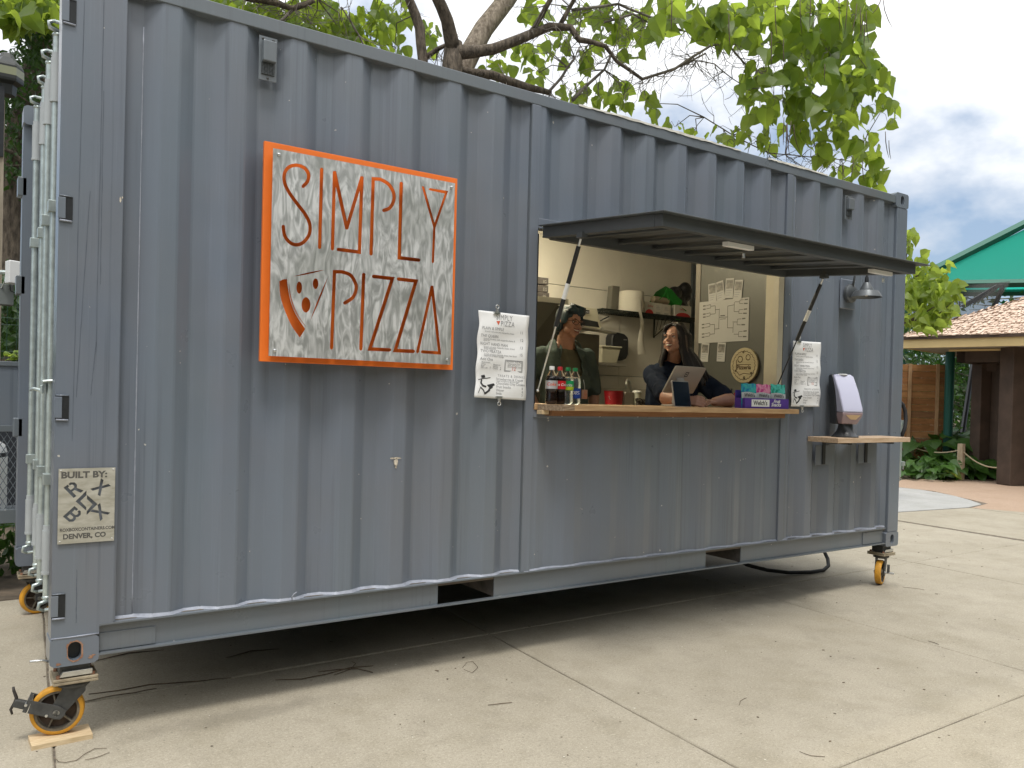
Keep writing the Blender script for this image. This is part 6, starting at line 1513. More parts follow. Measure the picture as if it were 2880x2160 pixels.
# ---- leaning person ----
p2 = thing('person', (3.95, 0.62, FZ), 'laughing person with long dark hair and navy tee leaning on the counter behind the register', 'person')
l = wloc(p2)
SK2 = skinm('skin_tan', (0.40, 0.215, 0.145))
h2 = Fr((3.885, 0.45, 1.915), (-0.93, -0.22, 0.12), (-0.13, 0, 1))
tf2 = Fr((3.94, 0.54, 1.52), (-0.42, -0.90, 0), (-0.05, -0.22, 1))
spine = [tuple(tf2(0, -0.10, -0.45)), tuple(tf2(0, -0.06, -0.30)), tuple(tf2(0, 0, -0.08)), tuple(tf2(0, 0.0, 0.08)), tuple(tf2(0, -0.01, 0.17)), tuple(tf2(0, -0.01, 0.225))]
srad = [(0.19, 0.15, 0.10), (0.185, 0.145, 0.10), (0.175, 0.14, 0.10), (0.18, 0.13, 0.085), (0.16, 0.10, 0.06), (0.11, 0.07, 0.035)]
body = balls(chain(spine, srad))+balls(chain([tuple(tf2(0, 0.0, 0.20)), tuple(h2(0, -0.018, -0.07))], [0.056, 0.050]))
shL, shR = tf2(0.145, 0.0, 0.135), tf2(-0.180, 0.0, 0.140)
elL, elR = Vector((3.635, 0.26, 1.492)), Vector((4.10, 0.12, 1.492))
wrL, wrR = Vector((3.66, 0.02, 1.478)), Vector((3.86, 0.03, 1.476))
wrL = Vector((3.615, 0.06, 1.480))
body += balls(chain([shL, elL, wrL], [0.068, 0.050, 0.030]))+balls(chain([shR, elR, wrR], [0.068, 0.050, 0.030]))
body += balls(hand(wrL, (0.25, -0.9, 0.02), (0.9, 0.1, -0.35), 0.65))+balls(hand(wrR, (-0.9, -0.15, 0.0), (0, 0.2, -1), 0.3))
for s in (-1, 1):
    body += balls(chain([tuple(tf2(s*0.10, -0.12, -0.44)), (tf2.o.x+s*0.10+0.05, 0.85, 0.98), (tf2.o.x+s*0.10+0.05, 0.86, FZ+0.08)], [0.10, 0.066, 0.046]))
    body += balls(chain([(tf2.o.x+s*0.10+0.05, 0.87, FZ+0.035), (tf2.o.x+s*0.10+0.02, 0.74, FZ+0.028)], [0.034, 0.028]))
body += head_parts(h2)
link('body', remesh_raw(body, 0.0045, 3, l), SK2, p2, smooth='all')
eyes(p2, h2, squint=0.45); smile(p2, h2, 0.0058, -0.055)
NAVY = mat('navy_tee', (0.010, 0.015, 0.028), 0.85, spec=0.12, var=0.2, vscale=6, bump=0.6, bscale=9, bdist=0.014)
ts = balls(chain(spine[:-1]+[tuple(tf2(0, -0.01, 0.205))], [(r[0]+0.022, r[1]+0.028, r[2]+0.018) for r in srad]))+balls([(tuple(tf2(s*0.08, 0.10, 0.02)), (0.10, 0.09, 0.085)) for s in (-1, 1)])+balls([(tuple(tf2(0, 0.0, -0.22)), (0.21, 0.175, 0.16))])
ts += balls(chain([shL, shL.lerp(elL, 0.86)], [0.074, 0.070]))+balls(chain([shR, shR.lerp(elR, 0.86)], [0.078, 0.072]))
link('tee_shirt', folds(remesh_raw(ts, 0.008, 5, l), 0.009, l), NAVY, p2, smooth='all')
trs = balls(chain([tuple(tf2(0, -0.10, -0.40)), tuple(tf2(0, -0.13, -0.48))], [(0.205, 0.165, 0.10), (0.20, 0.16, 0.09)]))
for s in (-1, 1): trs += balls(chain([tuple(tf2(s*0.10, -0.12, -0.45)), (tf2.o.x+s*0.10+0.05, 0.85, 0.98), (tf2.o.x+s*0.10+0.05, 0.86, FZ+0.10)], [0.115, 0.085, 0.066]))
link('trousers', remesh_raw(trs, 0.012, 3, l), MATS['dark_trousers'], p2, smooth='all')
HB = mat('dark_hair', (0.010, 0.007, 0.006), 0.42, col2=(0.026, 0.017, 0.012), vscale=10, stretch=(14, 14, 0.9), thr=(0.45, 0.75), bump=0.6, bscale=60, bdist=0.004)
hr = [ellf(h2, 0, -0.028, 0.040, 0.085, 0.094, 0.084), ellf(h2, 0, -0.055, -0.03, 0.080, 0.060, 0.085)]
random.seed(8)
dn = Vector((0, 0, -1))
for k in range(60):
    a = random.uniform(0.55, 2*PI-0.55)      # angle from the face, all round the back and sides
    st_ = h2(0.03*math.sin(a), -0.02+0.03*math.cos(a), 0.118)
    m1 = h2(0.088*math.sin(a), -0.028+0.094*math.cos(a)*(-1 if False else 1), 0.035)
    m2 = h2(0.092*math.sin(a), -0.035+0.085*math.cos(a), -0.06)
    ln = random.uniform(0.20, 0.30)
    out_ = (m2-h2(0, -0.03, -0.06)); out_.z = 0
    sh_ = Vector((0.035, 0.0, 0)) if math.sin(a) > -0.3 else Vector((0.055, 0, 0))
    m3 = m2+dn*ln*0.45+out_*0.55+sh_*0.7; m4 = m2+dn*ln+out_*0.9+sh_*1.4+Vector((random.uniform(-.02, .02), random.uniform(-.03, 0), 0))
    hr += balls(chain([st_, m1, m2, m3, m4], [0.012, 0.015, 0.016, 0.016, 0.006], 0.6))
for s in (-1, 1):
    for k in range(5):
        o_ = 0.006*k
        pts = [h2(0.004*s, 0.05, 0.112), h2(s*(0.045+o_), 0.068-o_, 0.085), h2(s*(0.076+o_*.5), 0.045-o_, 0.03), h2(s*(0.083+o_*.5), 0.030-o_, -0.05)]
        e = pts[-1]; pts += [e+Vector((0.01*k*0.3, -0.015 if s < 0 else 0.01, -0.11)), e+Vector((0.02, -0.02 if s < 0 else 0.01, -0.22-0.01*k))]
        hr += balls(chain(pts, [0.007, 0.010, 0.010, 0.010, 0.010, 0.004], 0.6))
link('hair', remesh_raw(hr, 0.0055, 2, l), HB, p2, smooth='all')
stv = MB()
for s, off in ((-1, 0.0), (-1, 0.012), (1, 0.004)):
    pts = [h2(0.006*s, 0.03, 0.122), h2(s*(0.058+off), 0.050, 0.090), h2(s*(0.094), 0.022-off, 0.02), h2(s*0.103, 0.004-off, -0.07)]
    e = pts[-1]; pts += [e+Vector((0.035, -0.02*(1 if s < 0 else -1), -0.10)), e+Vector((0.06, -0.03*(1 if s < 0 else -1), -0.20))]
    stv.tube(pts, [0.002, 0.004, 0.005, 0.005, 0.004, 0.002], 6)
stv.build('hair_streak', mat('light_streak', (0.13, 0.09, 0.06), 0.5), p2, smooth='all')
bd = (wrL-elL).normalized(); bp_ = elL.lerp(wrL, 0.86); a1 = bd.orthogonal().normalized(); a2 = bd.cross(a1)
MB().tube([bp_+(a1*math.cos(a)+a2*math.sin(a))*0.036 for a in [2*PI*k/16 for k in range(17)]], 0.003, 6).build('bracelet', BLACKM, p2, smooth='all')

# ================================================================== LEAVES
HALF = [(0.0, 0.0), (-0.09, 0.17), (-0.03, 0.34), (0.14, 0.43), (0.36, 0.42), (0.60, 0.29), (0.81, 0.12), (1.0, 0.0)]
def leaf_geo(fold=0.25, droop=0.3, wave=0.04, seed=0):
    """heart-shaped leaf, unit length along +y, blade normal +z"""
    rnd = random.Random(seed); vs = []; fs = []
    ph_ = rnd.uniform(0, 6)
    def P(y, x): return (x*(1+0.06*math.sin(y*9+ph_)), y, abs(x)*fold-droop*max(y, 0)**2+wave*math.sin(y*11+ph_+x*5)*(abs(x)*3))
    mid = [P(y, 0) for y, x in HALF]
    for s in (-1, 1):
        o = len(vs); vs += mid+[P(y, s*x) for y, x in HALF[1:-1]]
        n = len(HALF)
        rim = [0]+[n+i for i in range(n-2)]+[n-1]
        for i in range(n-1):
            a, b = o+i, o+i+1; c, d = o+rim[i+1], o+rim[i]
            q = [a, b, c, d]; q2 = []
            for v in q:
                if v not in q2: q2.append(v)
            if len(q2) > 2: fs.append(tuple(q2) if s > 0 else tuple(q2[::-1]))
    return vs, fs
def simple_leaf(): return [(0, 0, 0), (0.22, 0.35, 0.06), (0, 0.45, 0), (-0.22, 0.35, 0.06), (0, 1, -0.15)], [(0, 1, 2), (0, 2, 3), (1, 4, 2), (2, 4, 3)]
def basis(d, n):
    d = Vector(d).normalized(); n = Vector(n); x = d.cross(n)
    if x.length < 1e-3: x = d.orthogonal()
    x.normalize(); n = x.cross(d); return Matrix((x, d, n)).transposed()
LEAFV = [leaf_geo(0.22, 0.30, 0.05, 1), leaf_geo(0.38, 0.45, 0.06, 2), leaf_geo(0.10, 0.15, 0.08, 3), leaf_geo(-0.15, 0.35, 0.05, 4)]
def leaf_meshes(nm, m):
    r = []
    for k, (v, f) in enumerate(LEAFV):
        me = bpy.data.meshes.new(nm+str(k)); me.from_pydata(v, [], f); me.update(); me.materials.append(m)
        me.polygons.foreach_set('use_smooth', [True]*len(me.polygons)); r.append(me)
    return r
LM = leaf_meshes('leaf', LEAF); LM2 = leaf_meshes('bright_leaf', LEAF2); LMB = leaf_meshes('broad_leaf', LEAFB)
def leaf_obj(me, p, B, s, parent, nm='leaf'):
    o = bpy.data.objects.new(nm, me); COL.objects.link(o); o.parent = parent
    M_ = B.to_4x4(); M_.translation = Vector(p)-wloc(parent); o.matrix_local = M_ @ Matrix.Scale(s, 4)
    return o
def hang(rnd, down=0.75):
    d = Vector((rnd.gauss(0, .55), rnd.gauss(0, .55), -down+rnd.gauss(0, .35)))
    n = Vector((rnd.gauss(0, .8), rnd.gauss(0, .8), rnd.uniform(0.1, 1)))
    return basis(d, n)
def add_leaf(mb, p, B, s, geo):
    v, f = geo; o = len(mb.v); p = Vector(p)
    for q in v: r = B @ (Vector(q)*s)+p; mb.v.append((r.x, r.y, r.z))
    mb.f += [tuple(i+o for i in g) for g in f]

# ================================================================== THE OVERHANGING TREE
rnd = random.Random(77)
tb_ = at(1282, 200, 4.2)
cat = thing('catalpa_tree', (tb_.x-0.15, 4.3, 0), 'tall tree with big heart-shaped leaves and hanging pods arching over the container roof', 'tree')
def br(pts, name, m=BARK, n=10, wob=0.02):
    """pts: (px, py, depth y, radius)"""
    P = []; Rr_ = []
    for i in range(len(pts)-1):
        a, b = pts[i], pts[i+1]; pa, pb = at(a[0], a[1], a[2]), at(b[0], b[1], b[2])
        k_ = max(2, int((pb-pa).length/0.12))
        for k in range(k_):
            t_ = k/k_; p = pa.lerp(pb, t_); r = a[3]+(b[3]-a[3])*t_
            w_ = wob*min(1, r/0.03+0.3)
            P.append(p+Vector((noise.noise(p*3.1), noise.noise(p*3.1+Vector((9, 0, 0))), noise.noise(p*3.1+Vector((0, 9, 0)))))*w_); Rr_.append(r*(1+0.12*noise.noise(p*7)))
    P.append(at(*pts[-1][:3])); Rr_.append(pts[-1][3])
    nodes.extend([(p, r) for p, r in zip(P, Rr_)])
    return MB().tube(P, Rr_, n).build(name, m, cat, smooth='all')
nodes = []
base = at(1278, 215, 4.2)
MB().tube([(base.x-0.25, 4.3, -0.05), (base.x-0.2, 4.28, 0.4), (base.x-0.12, 4.25, 1.8), (base.x-0.03, 4.2, 3.2), tuple(at(1272, 185, 4.2)), tuple(at(1277, 118, 4.2))], [0.24, 0.17, 0.14, 0.13, 0.112, 0.092], 16).build('trunk', BARK, cat, smooth='all')
MB().tube([(base.x-0.12, 4.36, 1.9), tuple(at(1296, 200, 4.55)), tuple(at(1322, 150, 4.6)), tuple(at(1360, 82, 4.7)), tuple(at(1425, 0, 4.8)), tuple(at(1500, -110, 4.9))], [0.15, 0.13, 0.120, 0.115, 0.108, 0.09], 16).build('trunk', mat('light_bark', (0.12, 0.092, 0.066), 0.9, col2=(0.32, 0.265, 0.205), vscale=9, stretch=(3, 3, 0.8), bump=0.9, bscale=22, bdist=0.02), cat, smooth='all')
br([(1277, 150, 4.2, .085), (1255, 55, 4.1, .070), (1222, -20, 4.0, .06), (1190, -120, 3.9, .05)], 'limb')
br([(1190, 240, 4.6, .065), (1187, 163, 4.6, .058), (1181, 81, 4.6, .055), (1150, 0, 4.6, .05), (1120, -90, 4.6, .045)], 'limb')
br([(1270, 150, 4.2, .08), (1330, 145, 4.1, .066), (1385, 138, 4.0, .060), (1466, 108, 3.9, .054), (1547, 72, 3.8, .048), (1604, 77, 3.7, .040), (1628, 112, 3.6, .034), (1661, 118, 3.6, .028), (1702, 132, 3.5, .025), (1735, 175, 3.5, .022), (1808, 224, 3.4, .018)], 'limb')
br([(1486, 100, 3.9, .032), (1520, 45, 3.8, .028), (1552, -10, 3.7, .026), (1600, -80, 3.6, .022)], 'branch')
br([(1572, 72, 3.8, .028), (1600, 20, 3.8, .024), (1625, -20, 3.7, .022)], 'branch')
br([(1290, 200, 4.4, .060), (1385, 214, 4.3, .052), (1466, 240, 4.2, .046), (1550, 262, 4.1, .030)], 'limb')
br([(1808, 224, 3.4, .017), (1900, 190, 3.3, .016), (2000, 128, 3.1, .014), (2045, 118, 3.0, .013), (2100, 185, 2.9, .011), (2180, 225, 2.8, .010), (2230, 240, 2.75, .008), (2310, 275, 2.7, .005)], 'branch', TWIGM, 8)
br([(1808, 224, 3.4, .012), (1925, 180, 3.3, .012), (1985, 150, 3.2, .010)], 'branch', TWIGM, 8)
br([(1612, 281, 3.9, .020), (1650, 240, 3.9, .018), (1698, 195, 3.9, .016), (1720, 150, 3.8, .014)], 'branch', TWIGM, 8)
br([(1543, 258, 4.1, .018), (1580, 220, 4.1, .017), (1617, 163, 4.0, .015)], 'branch', TWIGM, 8)
br([(690, -4, 5.0, .035), (777, 9, 5.0, .032), (823, 22, 5.0, .030), (893, -4, 5.0, .026)], 'branch')
br([(823, 22, 5.0, .022), (800, 50, 5.0, .016), (770, 75, 5.0, .010)], 'branch', TWIGM, 8)
br([(1604, 30, 3.8, .020), (1740, 10, 3.6, .016), (1850, 60, 3.4, .014), (1925, 88, 3.3, .011)], 'branch', TWIGM, 8)
br([(1700, 60, 3.7, .014), (1780, 40, 3.6, .013), (1860, 85, 3.5, .010), (1930, 88, 3.4, .007)], 'branch', TWIGM, 8)
br([(1190, 165, 4.6, .030), (1230, 140, 4.5, .026), (1280, 120, 4.3, .022)], 'branch')
br([(1100, 235, 4.7, .010), (1060, 200, 4.7, .010), (1010, 100, 4.7, .009), (960, 20, 4.7, .008)], 'branch', TWIGM, 8)
br([(2045, 118, 3.0, .009), (2160, 150, 2.9, .008), (2250, 130, 2.8, .006), (2330, 60, 2.7, .005)], 'branch', TWIGM, 8)
br([(1980, 330, 3.6, .008), (2060, 380, 3.4, .008), (2160, 430, 3.2, .007), (2280, 440, 3.0, .006), (2400, 455, 2.9, .005)], 'branch', TWIGM, 8)
br([(1930, 165, 3.3, .008), (2010, 180, 3.2, .008), (2060, 220, 3.1, .006), (2120, 262, 3.0, .004)], 'branch', TWIGM, 8)
CL = []
def cl(*a): CL.append(a)
# (px, py, rx, ry, count, depth, spread, size)
for a in ((1880, 20, 70, 45, 26, 3.2, .5, .185), (1860, 80, 40, 35, 9, 3.2, .4, .17), (1990, 50, 60, 45, 26, 3.0, .5, .19), (2070, 40, 70, 50, 34, 2.9, .5, .20), (2180, 30, 80, 50, 44, 2.8, .5, .20), (2300, 40, 80, 55, 52, 2.7, .5, .20),
          (2410, 40, 55, 50, 32, 2.6, .4, .19), (2440, 130, 50, 50, 24, 2.6, .4, .19), (2330, 140, 70, 45, 36, 2.7, .5, .20), (2215, 120, 70, 40, 30, 2.8, .5, .19), (2090, 120, 60, 35, 20, 2.9, .5, .18), (2450, 210, 55, 40, 26, 2.6, .4, .19),
          (2370, 220, 60, 45, 30, 2.6, .5, .20), (2260, 215, 60, 45, 26, 2.7, .5, .19), (2150, 200, 60, 35, 20, 2.8, .5, .18), (2110, 250, 55, 35, 16, 2.9, .4, .17), (2210, 290, 60, 40, 24, 2.8, .4, .18), (2310, 300, 60, 40, 28, 2.7, .5, .19),
          (2400, 300, 55, 45, 28, 2.6, .4, .19), (2480, 310, 40, 45, 18, 2.5, .4, .19), (2140, 330, 45, 40, 12, 2.8, .4, .17), (2250, 360, 50, 30, 14, 2.8, .4, .16), (2340, 370, 50, 30, 14, 2.7, .4, .17), (2430, 400, 45, 30, 14, 2.7, .4, .17),
          (2320, 430, 40, 30, 12, 2.9, .4, .15), (2430, 460, 45, 35, 18, 2.8, .4, .16), (2470, 500, 35, 35, 12, 2.7, .3, .16), (2370, 490, 40, 25, 9, 2.9, .3, .15), (2060, 370, 50, 25, 10, 3.4, .4, .15), (2150, 400, 45, 25, 9, 3.3, .4, .15), (2290, 395, 30, 25, 8, 3.0, .3, .15),
          (1500, 30, 50, 35, 8, 5.0, .6, .15), (1580, 95, 35, 30, 7, 4.4, .5, .15), (1630, 40, 45, 30, 12, 4.4, .5, .16), (1705, 40, 40, 35, 12, 4.2, .5, .16), (1700, 100, 45, 25, 8, 4.2, .5, .16), (1500, 150, 40, 35, 11, 4.8, .5, .15), (1555, 130, 40, 30, 9, 4.6, .5, .15),
          (1400, 180, 45, 28, 11, 5.0, .5, .14), (1515, 205, 35, 25, 7, 4.8, .5, .14), (1620, 150, 45, 35, 10, 4.3, .5, .16), (1615, 255, 45, 25, 14, 4.5, .5, .14), (1680, 260, 30, 25, 9, 4.3, .4, .14), (1745, 240, 35, 35, 12, 4.2, .4, .15), (1770, 130, 45, 35, 11, 4.1, .5, .16), (1830, 290, 25, 30, 8, 4.0, .4, .15),
          (1750, 300, 35, 18, 8, 4.2, .4, .14), (1900, 355, 25, 20, 5, 4.0, .3, .13), (1960, 370, 30, 18, 4, 3.9, .3, .13), (1780, 60, 40, 40, 12, 3.9, .5, .17), (1430, 120, 30, 40, 6, 5.0, .5, .14),
          (640, 5, 90, 25, 40, 6.5, .8, .15), (760, 50, 80, 40, 46, 6.5, .8, .15), (880, 30, 80, 45, 50, 6.5, .8, .15), (860, 90, 70, 35, 36, 6.3, .8, .15), (970, 90, 60, 50, 44, 6.3, .8, .15), (1050, 60, 60, 55, 38, 6.2, .8, .15), (1010, 150, 45, 30, 18, 6.2, .8, .14), (1110, 140, 40, 50, 14, 6.0, .8, .14),
          (720, 20, 60, 30, 20, 6.5, .8, .15), (1130, 30, 40, 35, 12, 5.8, .7, .14), (1210, 100, 30, 50, 7, 5.6, .6, .14), (1040, 110, 60, 60, 16, 6.8, .7, .14)):
    cl(*a)
for px in range(600, 2450, 130): cl(px, -110, 80, 70, 26, 3.6 if px > 1400 else 5.5, .8, .18)
leaves = []; tw = MB()
for (px, py, rx, ry, n, dep, spr, sz) in CL:
    cc = at(px, py, dep)
    # nearest limb feeds this spray
    nn_ = min(nodes, key=lambda q: (q[0]-cc).length)
    mid = nn_[0].lerp(cc, 0.5)+Vector((rnd.gauss(0, .06), rnd.gauss(0, .06), 0.08))
    tw.tube([nn_[0], mid, cc], [min(nn_[1], .008), .006, .004], 6)
    for k in range(int(n*(0.78 if dep < 3.3 else 1.45 if dep > 5.4 else 1.15))):
        a = rnd.uniform(0, 2*PI); q = math.sqrt(rnd.random())
        p = at(px+rx*q*math.cos(a), py+ry*q*math.sin(a), dep+rnd.uniform(-spr, spr))
        if p.z < 3.3 and p.y < 2.6: p.z = 3.4
        leaves.append((p, hang(rnd), sz*rnd.uniform(0.62, 1.3)*(1.22 if dep < 3.3 else 1.08)))
        if k % 3 == 0: tw.tube([cc.lerp(p, 0.1)+Vector((rnd.gauss(0, .03),)*3), cc.lerp(p, .6)+Vector((0, 0, .05)), p], [.0035, .0028, .0018], 4)
# bare hanging twigs
for k in range(380):
    q = rnd.choice([z for z in nodes if z[1] < 0.05]); p = q[0]; d = Vector((rnd.gauss(0, .5), rnd.gauss(0, .4), rnd.gauss(-.45, .5))).normalized()
    pts = [p]; L_ = rnd.uniform(.15, .5)
    for j in range(4):
        d = (d+Vector((rnd.gauss(0, .3), rnd.gauss(0, .3), rnd.gauss(0, .25)))).normalized(); pts.append(pts[-1]+d*L_/4)
        if rnd.random() < .6:
            e = (d+Vector((rnd.gauss(0, .7), rnd.gauss(0, .6), rnd.gauss(0, .7)))).normalized(); tw.tube([pts[-1], pts[-1]+e*L_*.25, pts[-1]+e*L_*.45+Vector((0, 0, .03))], [.0028, .0022, .0012], 4)
    tw.tube(pts, [.0055, .0045, .0035, .0028, .0015], 5)
t_o = tw.build('twigs', TWIGM, cat, smooth='all'); t_o['kind'] = 'stuff'
leaves.sort(key=lambda q: -q[2]/(q[0]-CAMP).length if 0 <= 1 else 0)
infr = [q for q in leaves if q[0].z < 9]
for p, B, s in infr[:300]: leaf_obj(rnd.choice(LM), p, B, s, cat)
mb = MB()
for p, B, s in infr[300:]: add_leaf(mb, p, B, s, rnd.choice(LEAFV))
fo = mb.build('foliage', LEAF, cat, smooth='all'); fo['kind'] = 'stuff'
for (px, py, ln, dx) in ((2205, 330, .30, .0), (2214, 345, .34, .03), (2225, 340, .36, -.04), (2232, 350, .26, .06), (2212, 350, .40, .01), (2420, 20, .34, .02), (2427, 40, .30, -.03), (2436, 30, .36, .04), (2410, 10, .36, -.05), (2432, 60, .30, .0), (2360, -20, .42, .02), (2384, -10, .44, -.02), (2500, 395, .22, .03), (2490, 370, .30, .05),
                         (2480, -20, .30, -.1), (2484, 0, .28, .12), (2170, 90, .38, .01), (2203, 110, .30, .02), (2250, 0, .36, .03), (2280, -10, .35, .0), (2320, 180, .2, .0), (2400, 440, .26, -.02), (2425, 450, .24, .03), (2372, 460, .24, .0), (2180, 0, .4, .03), (1890, 0, .3, .0), (2050, 40, .34, .02)):
    p = at(px, py, 2.0); MB().tube([p, p+Vector((dx*.3, 0, -ln*.4)), p+Vector((dx, 0, -ln*.75)), p+Vector((dx*1.8, 0, -ln))], [.0045, .0055, .005, .0015], 6).build('seed_pod', PODM, cat, smooth='all')

# ================================================================== LEFT BACKGROUND
rnd = random.Random(5)
def leafy(name, lab, cat_, boxes, geo, m, sizes, parent=None, group=None, stuff=True, down=.5):
    mb = MB()
    for (f, n) in boxes:
        for k in range(n): add_leaf(mb, f(), hang(rnd, down), rnd.uniform(*sizes), rnd.choice(geo))
    o = mb.build(name, m, parent)
    if parent is None: tag(o, lab, cat_, group)
    if stuff: o['kind'] = 'stuff'
    return o
SL = [simple_leaf()]
def blob(px, py, rx, ry, dep, spr):
    def f():
        a = rnd.uniform(0, 2*PI); q = math.sqrt(rnd.random()); return at(px+rx*q*math.cos(a), py+ry*q*math.sin(a), dep+rnd.uniform(-spr, spr))
    return f
def wbox(x0, x1, y0, y1, z0, z1): return lambda: Vector((rnd.uniform(x0, x1), rnd.uniform(y0, y1), rnd.uniform(z0, z1)))
# dark tree at the far left
lt = thing('dark_tree', (0.2, 7.2, 0), 'big dark tree with grooved trunk behind the door end of the container', 'tree')
b0 = at(25, 700, 7.0)
MB().tube([(b0.x, 7.0, -0.1), (b0.x, 7.0, 1.0), tuple(b0), tuple(at(45, 450, 7.0)), tuple(at(90, 240, 7.0)), tuple(at(120, 100, 7.0)), tuple(at(150, -60, 7.1))], [.34, .24, .22, .17, .13, .10, .07], 14).build('trunk', BARK, lt, smooth='all')
for P_ in (((0, 415, 6.4, .018), (40, 430, 6.4, .022), (75, 470, 6.4, .020), (110, 560, 6.4, .012)), ((60, 60, 6.0, .012), (90, 85, 6.0, .016), (140, 80, 6.0, .018), (175, 60, 6.0, .014)), ((0, 470, 6.4, .012), (60, 465, 6.4, .012)), ((20, 250, 6.4, .010), (70, 280, 6.4, .010), (130, 330, 6.4, .008))):
    MB().tube([at(*q[:3]) for q in P_], [q[3] for q in P_], 7).build('branch', BARK, lt, smooth='all')
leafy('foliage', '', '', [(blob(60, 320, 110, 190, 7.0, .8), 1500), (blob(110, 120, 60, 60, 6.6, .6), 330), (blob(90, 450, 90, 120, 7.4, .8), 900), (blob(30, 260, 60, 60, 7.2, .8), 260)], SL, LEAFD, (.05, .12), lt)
leafy('foliage', '', '', [(blob(70, 30, 110, 45, 6.0, .8), 300), (blob(20, 10, 60, 50, 5.4, .5), 70), (blob(170, 20, 40, 60, 6.2, .6), 120), (blob(150, -80, 300, 60, 6.5, .8), 300)], LEAFV, LEAF, (.10, .20), lt)
for k in range(26):
    p = blob(60, 25, 110, 45, 5.0, .4)(); leaf_obj(rnd.choice(LM), p, hang(rnd), rnd.uniform(.14, .24), lt)
# near sprig bottom of the leafy gap and wall of shrubs behind
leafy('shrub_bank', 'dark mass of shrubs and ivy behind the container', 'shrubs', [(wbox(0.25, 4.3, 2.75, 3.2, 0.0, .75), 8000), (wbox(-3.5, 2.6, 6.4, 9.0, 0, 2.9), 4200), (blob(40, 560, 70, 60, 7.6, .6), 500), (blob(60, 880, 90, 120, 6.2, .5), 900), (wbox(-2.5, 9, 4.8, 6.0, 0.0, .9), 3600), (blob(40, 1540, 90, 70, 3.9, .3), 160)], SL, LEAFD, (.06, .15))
sp = thing('seedling', (0.1, 3.2, 1.62), 'bright green sprig growing just above the grey cage', 'plant')
for k in range(22):
    p = blob(45, 1000, 26, 14, 3.3, .05)(); leaf_obj(rnd.choice(LM2), p, basis((rnd.gauss(0, .8), rnd.gauss(0, .3), rnd.uniform(0, .7)), (0, -0.4, 1)), rnd.uniform(.035, .06), sp)
MB().tube([at(48, 1020, 3.3), at(46, 990, 3.3)], .003, 5).build('stem', TWIGM, sp)
bank = MB()
n = 40; rows = []
for j in range(9):
    for i in range(n+1):
        x = -30+i*1.5; y = 5.4+j*1.6; z = -0.05+1.1*(1-math.exp(-j*.42))+0.25*noise.noise(Vector((x*.5, y*.5, 0)))*min(1, j)
        rows.append((x, y, z))
bank.add(rows, [(j*(n+1)+i, j*(n+1)+i+1, (j+1)*(n+1)+i+1, (j+1)*(n+1)+i) for j in range(8) for i in range(n)])
bo = bank.build('bank', DIRT, smooth='all'); bo['kind'] = 'structure'
# wire fence behind
wf = thing('wire_fence', (0.1, 5.0, 0), 'thin green welded wire fence behind the grey cage', 'fence')
wg = MB(); x = -1.6
while x < 0.9: wg.tube([(x, 5.0, 0), (x, 5.0, 2.35)], .0025, 4); x += .075
for z in (.2, .5, .8, 1.1, 1.4, 1.7, 1.76, 2.0, 2.06, 2.3): wg.tube([(-1.6, 4.996, z), (0.9, 4.996, z)], .0028, 4)
wo = wg.build('wires', mat('fence_green', (0.015, 0.05, 0.03), 0.5), wf); wo['kind'] = 'stuff'
for x in (-1.6, 0.9): MB().cyl((x, 5.01, 0), (x, 5.01, 2.4), .02, 8).build('post', MATS['fence_green'], wf)
# lamp post and antenna
LT = atd(14, 300, 4.9)
lp = thing('lamp_post', (LT.x-.1, LT.y, 0), 'timber lamp post with black flat-capped lantern at the left edge', 'lamp post')
tim = mat('grey_timber', (0.20, 0.165, 0.12), 0.85, col2=(0.34, 0.29, 0.22), vscale=4, stretch=(10, 10, .8), bump=.5)
a = at(-25, 300, 4.0); b = at(14, 300, 4.0); zt_ = at(5, 280, 4.0).z; wd = b.x-a.x
MB().box(a.x, b.x, 4.0, 4.0+wd, 0, zt_).build('post', tim, lp, bevel=.004)
l0, l1 = at(-30, 230, 3.9), at(72, 190, 3.9); lc = ((l0.x+l1.x)/2, 4.05); lr = (l1.x-l0.x)/2
zb_ = at(60, 226, 3.9).z; zt2 = at(60, 175, 3.9).z
MB().lathe([(lr*.55, zb_-.10), (lr*.62, zb_-.02), (lr*.97, zb_), (lr, zb_+.02), (lr*.99, zt2-.02), (lr*.92, zt2), (lr*.5, zt2+.05), (lr*.35, zt2+.09), (0.01, zt2+.10)], 6, (lc[0], lc[1], 0)).build('lantern', mat('lantern_black', (0.03, 0.032, 0.03), .4, .3), lp, bevel=.004)
MB().lathe([(lr*1.004, zb_+.045), (lr*1.002, zt2-.035)], 6, (lc[0], lc[1], 0)).build('lens', mat('lens', (0.22, 0.23, 0.14), .2), lp)
MB().box(a.x+.01, b.x-.005, 3.985, 3.999, zt_-.45, zb_-.05).build('bracket', BLACKM, lp)
an = thing('antenna_box', tuple(at(38, 762, 3.7)), 'white flat antenna box on a bracket beside the lamp post', 'antenna')
q = [at(*p, 3.7) for p in ((30, 735), (61, 735), (60, 800), (27, 797))]
x0, x1 = (q[0].x+q[3].x)/2, (q[1].x+q[2].x)/2; z0, z1 = (q[2].z+q[3].z)/2, (q[0].z+q[1].z)/2
MB().obox(((x0+x1)/2-.012, 3.72, (z0+z1)/2), ((x1-x0)/2+.008, .03, 0), (-.012, .05, 0), (0, 0, (z1-z0)/2)).build('case', WHITEP, an, bevel=.006)
pa = at(8, 765, 3.8); MB().tube([(x0-.12, 3.85, pa.z), (x0+.02, 3.78, pa.z)], .016, 8).build('arm', GALV, an); MB().tube([(x0-.02, 3.76, z0+.10), (x0-.03, 3.76, z0+.02), (x0-.05, 3.80, z0-.03)], .006, 6).build('clamp', GALV, an)
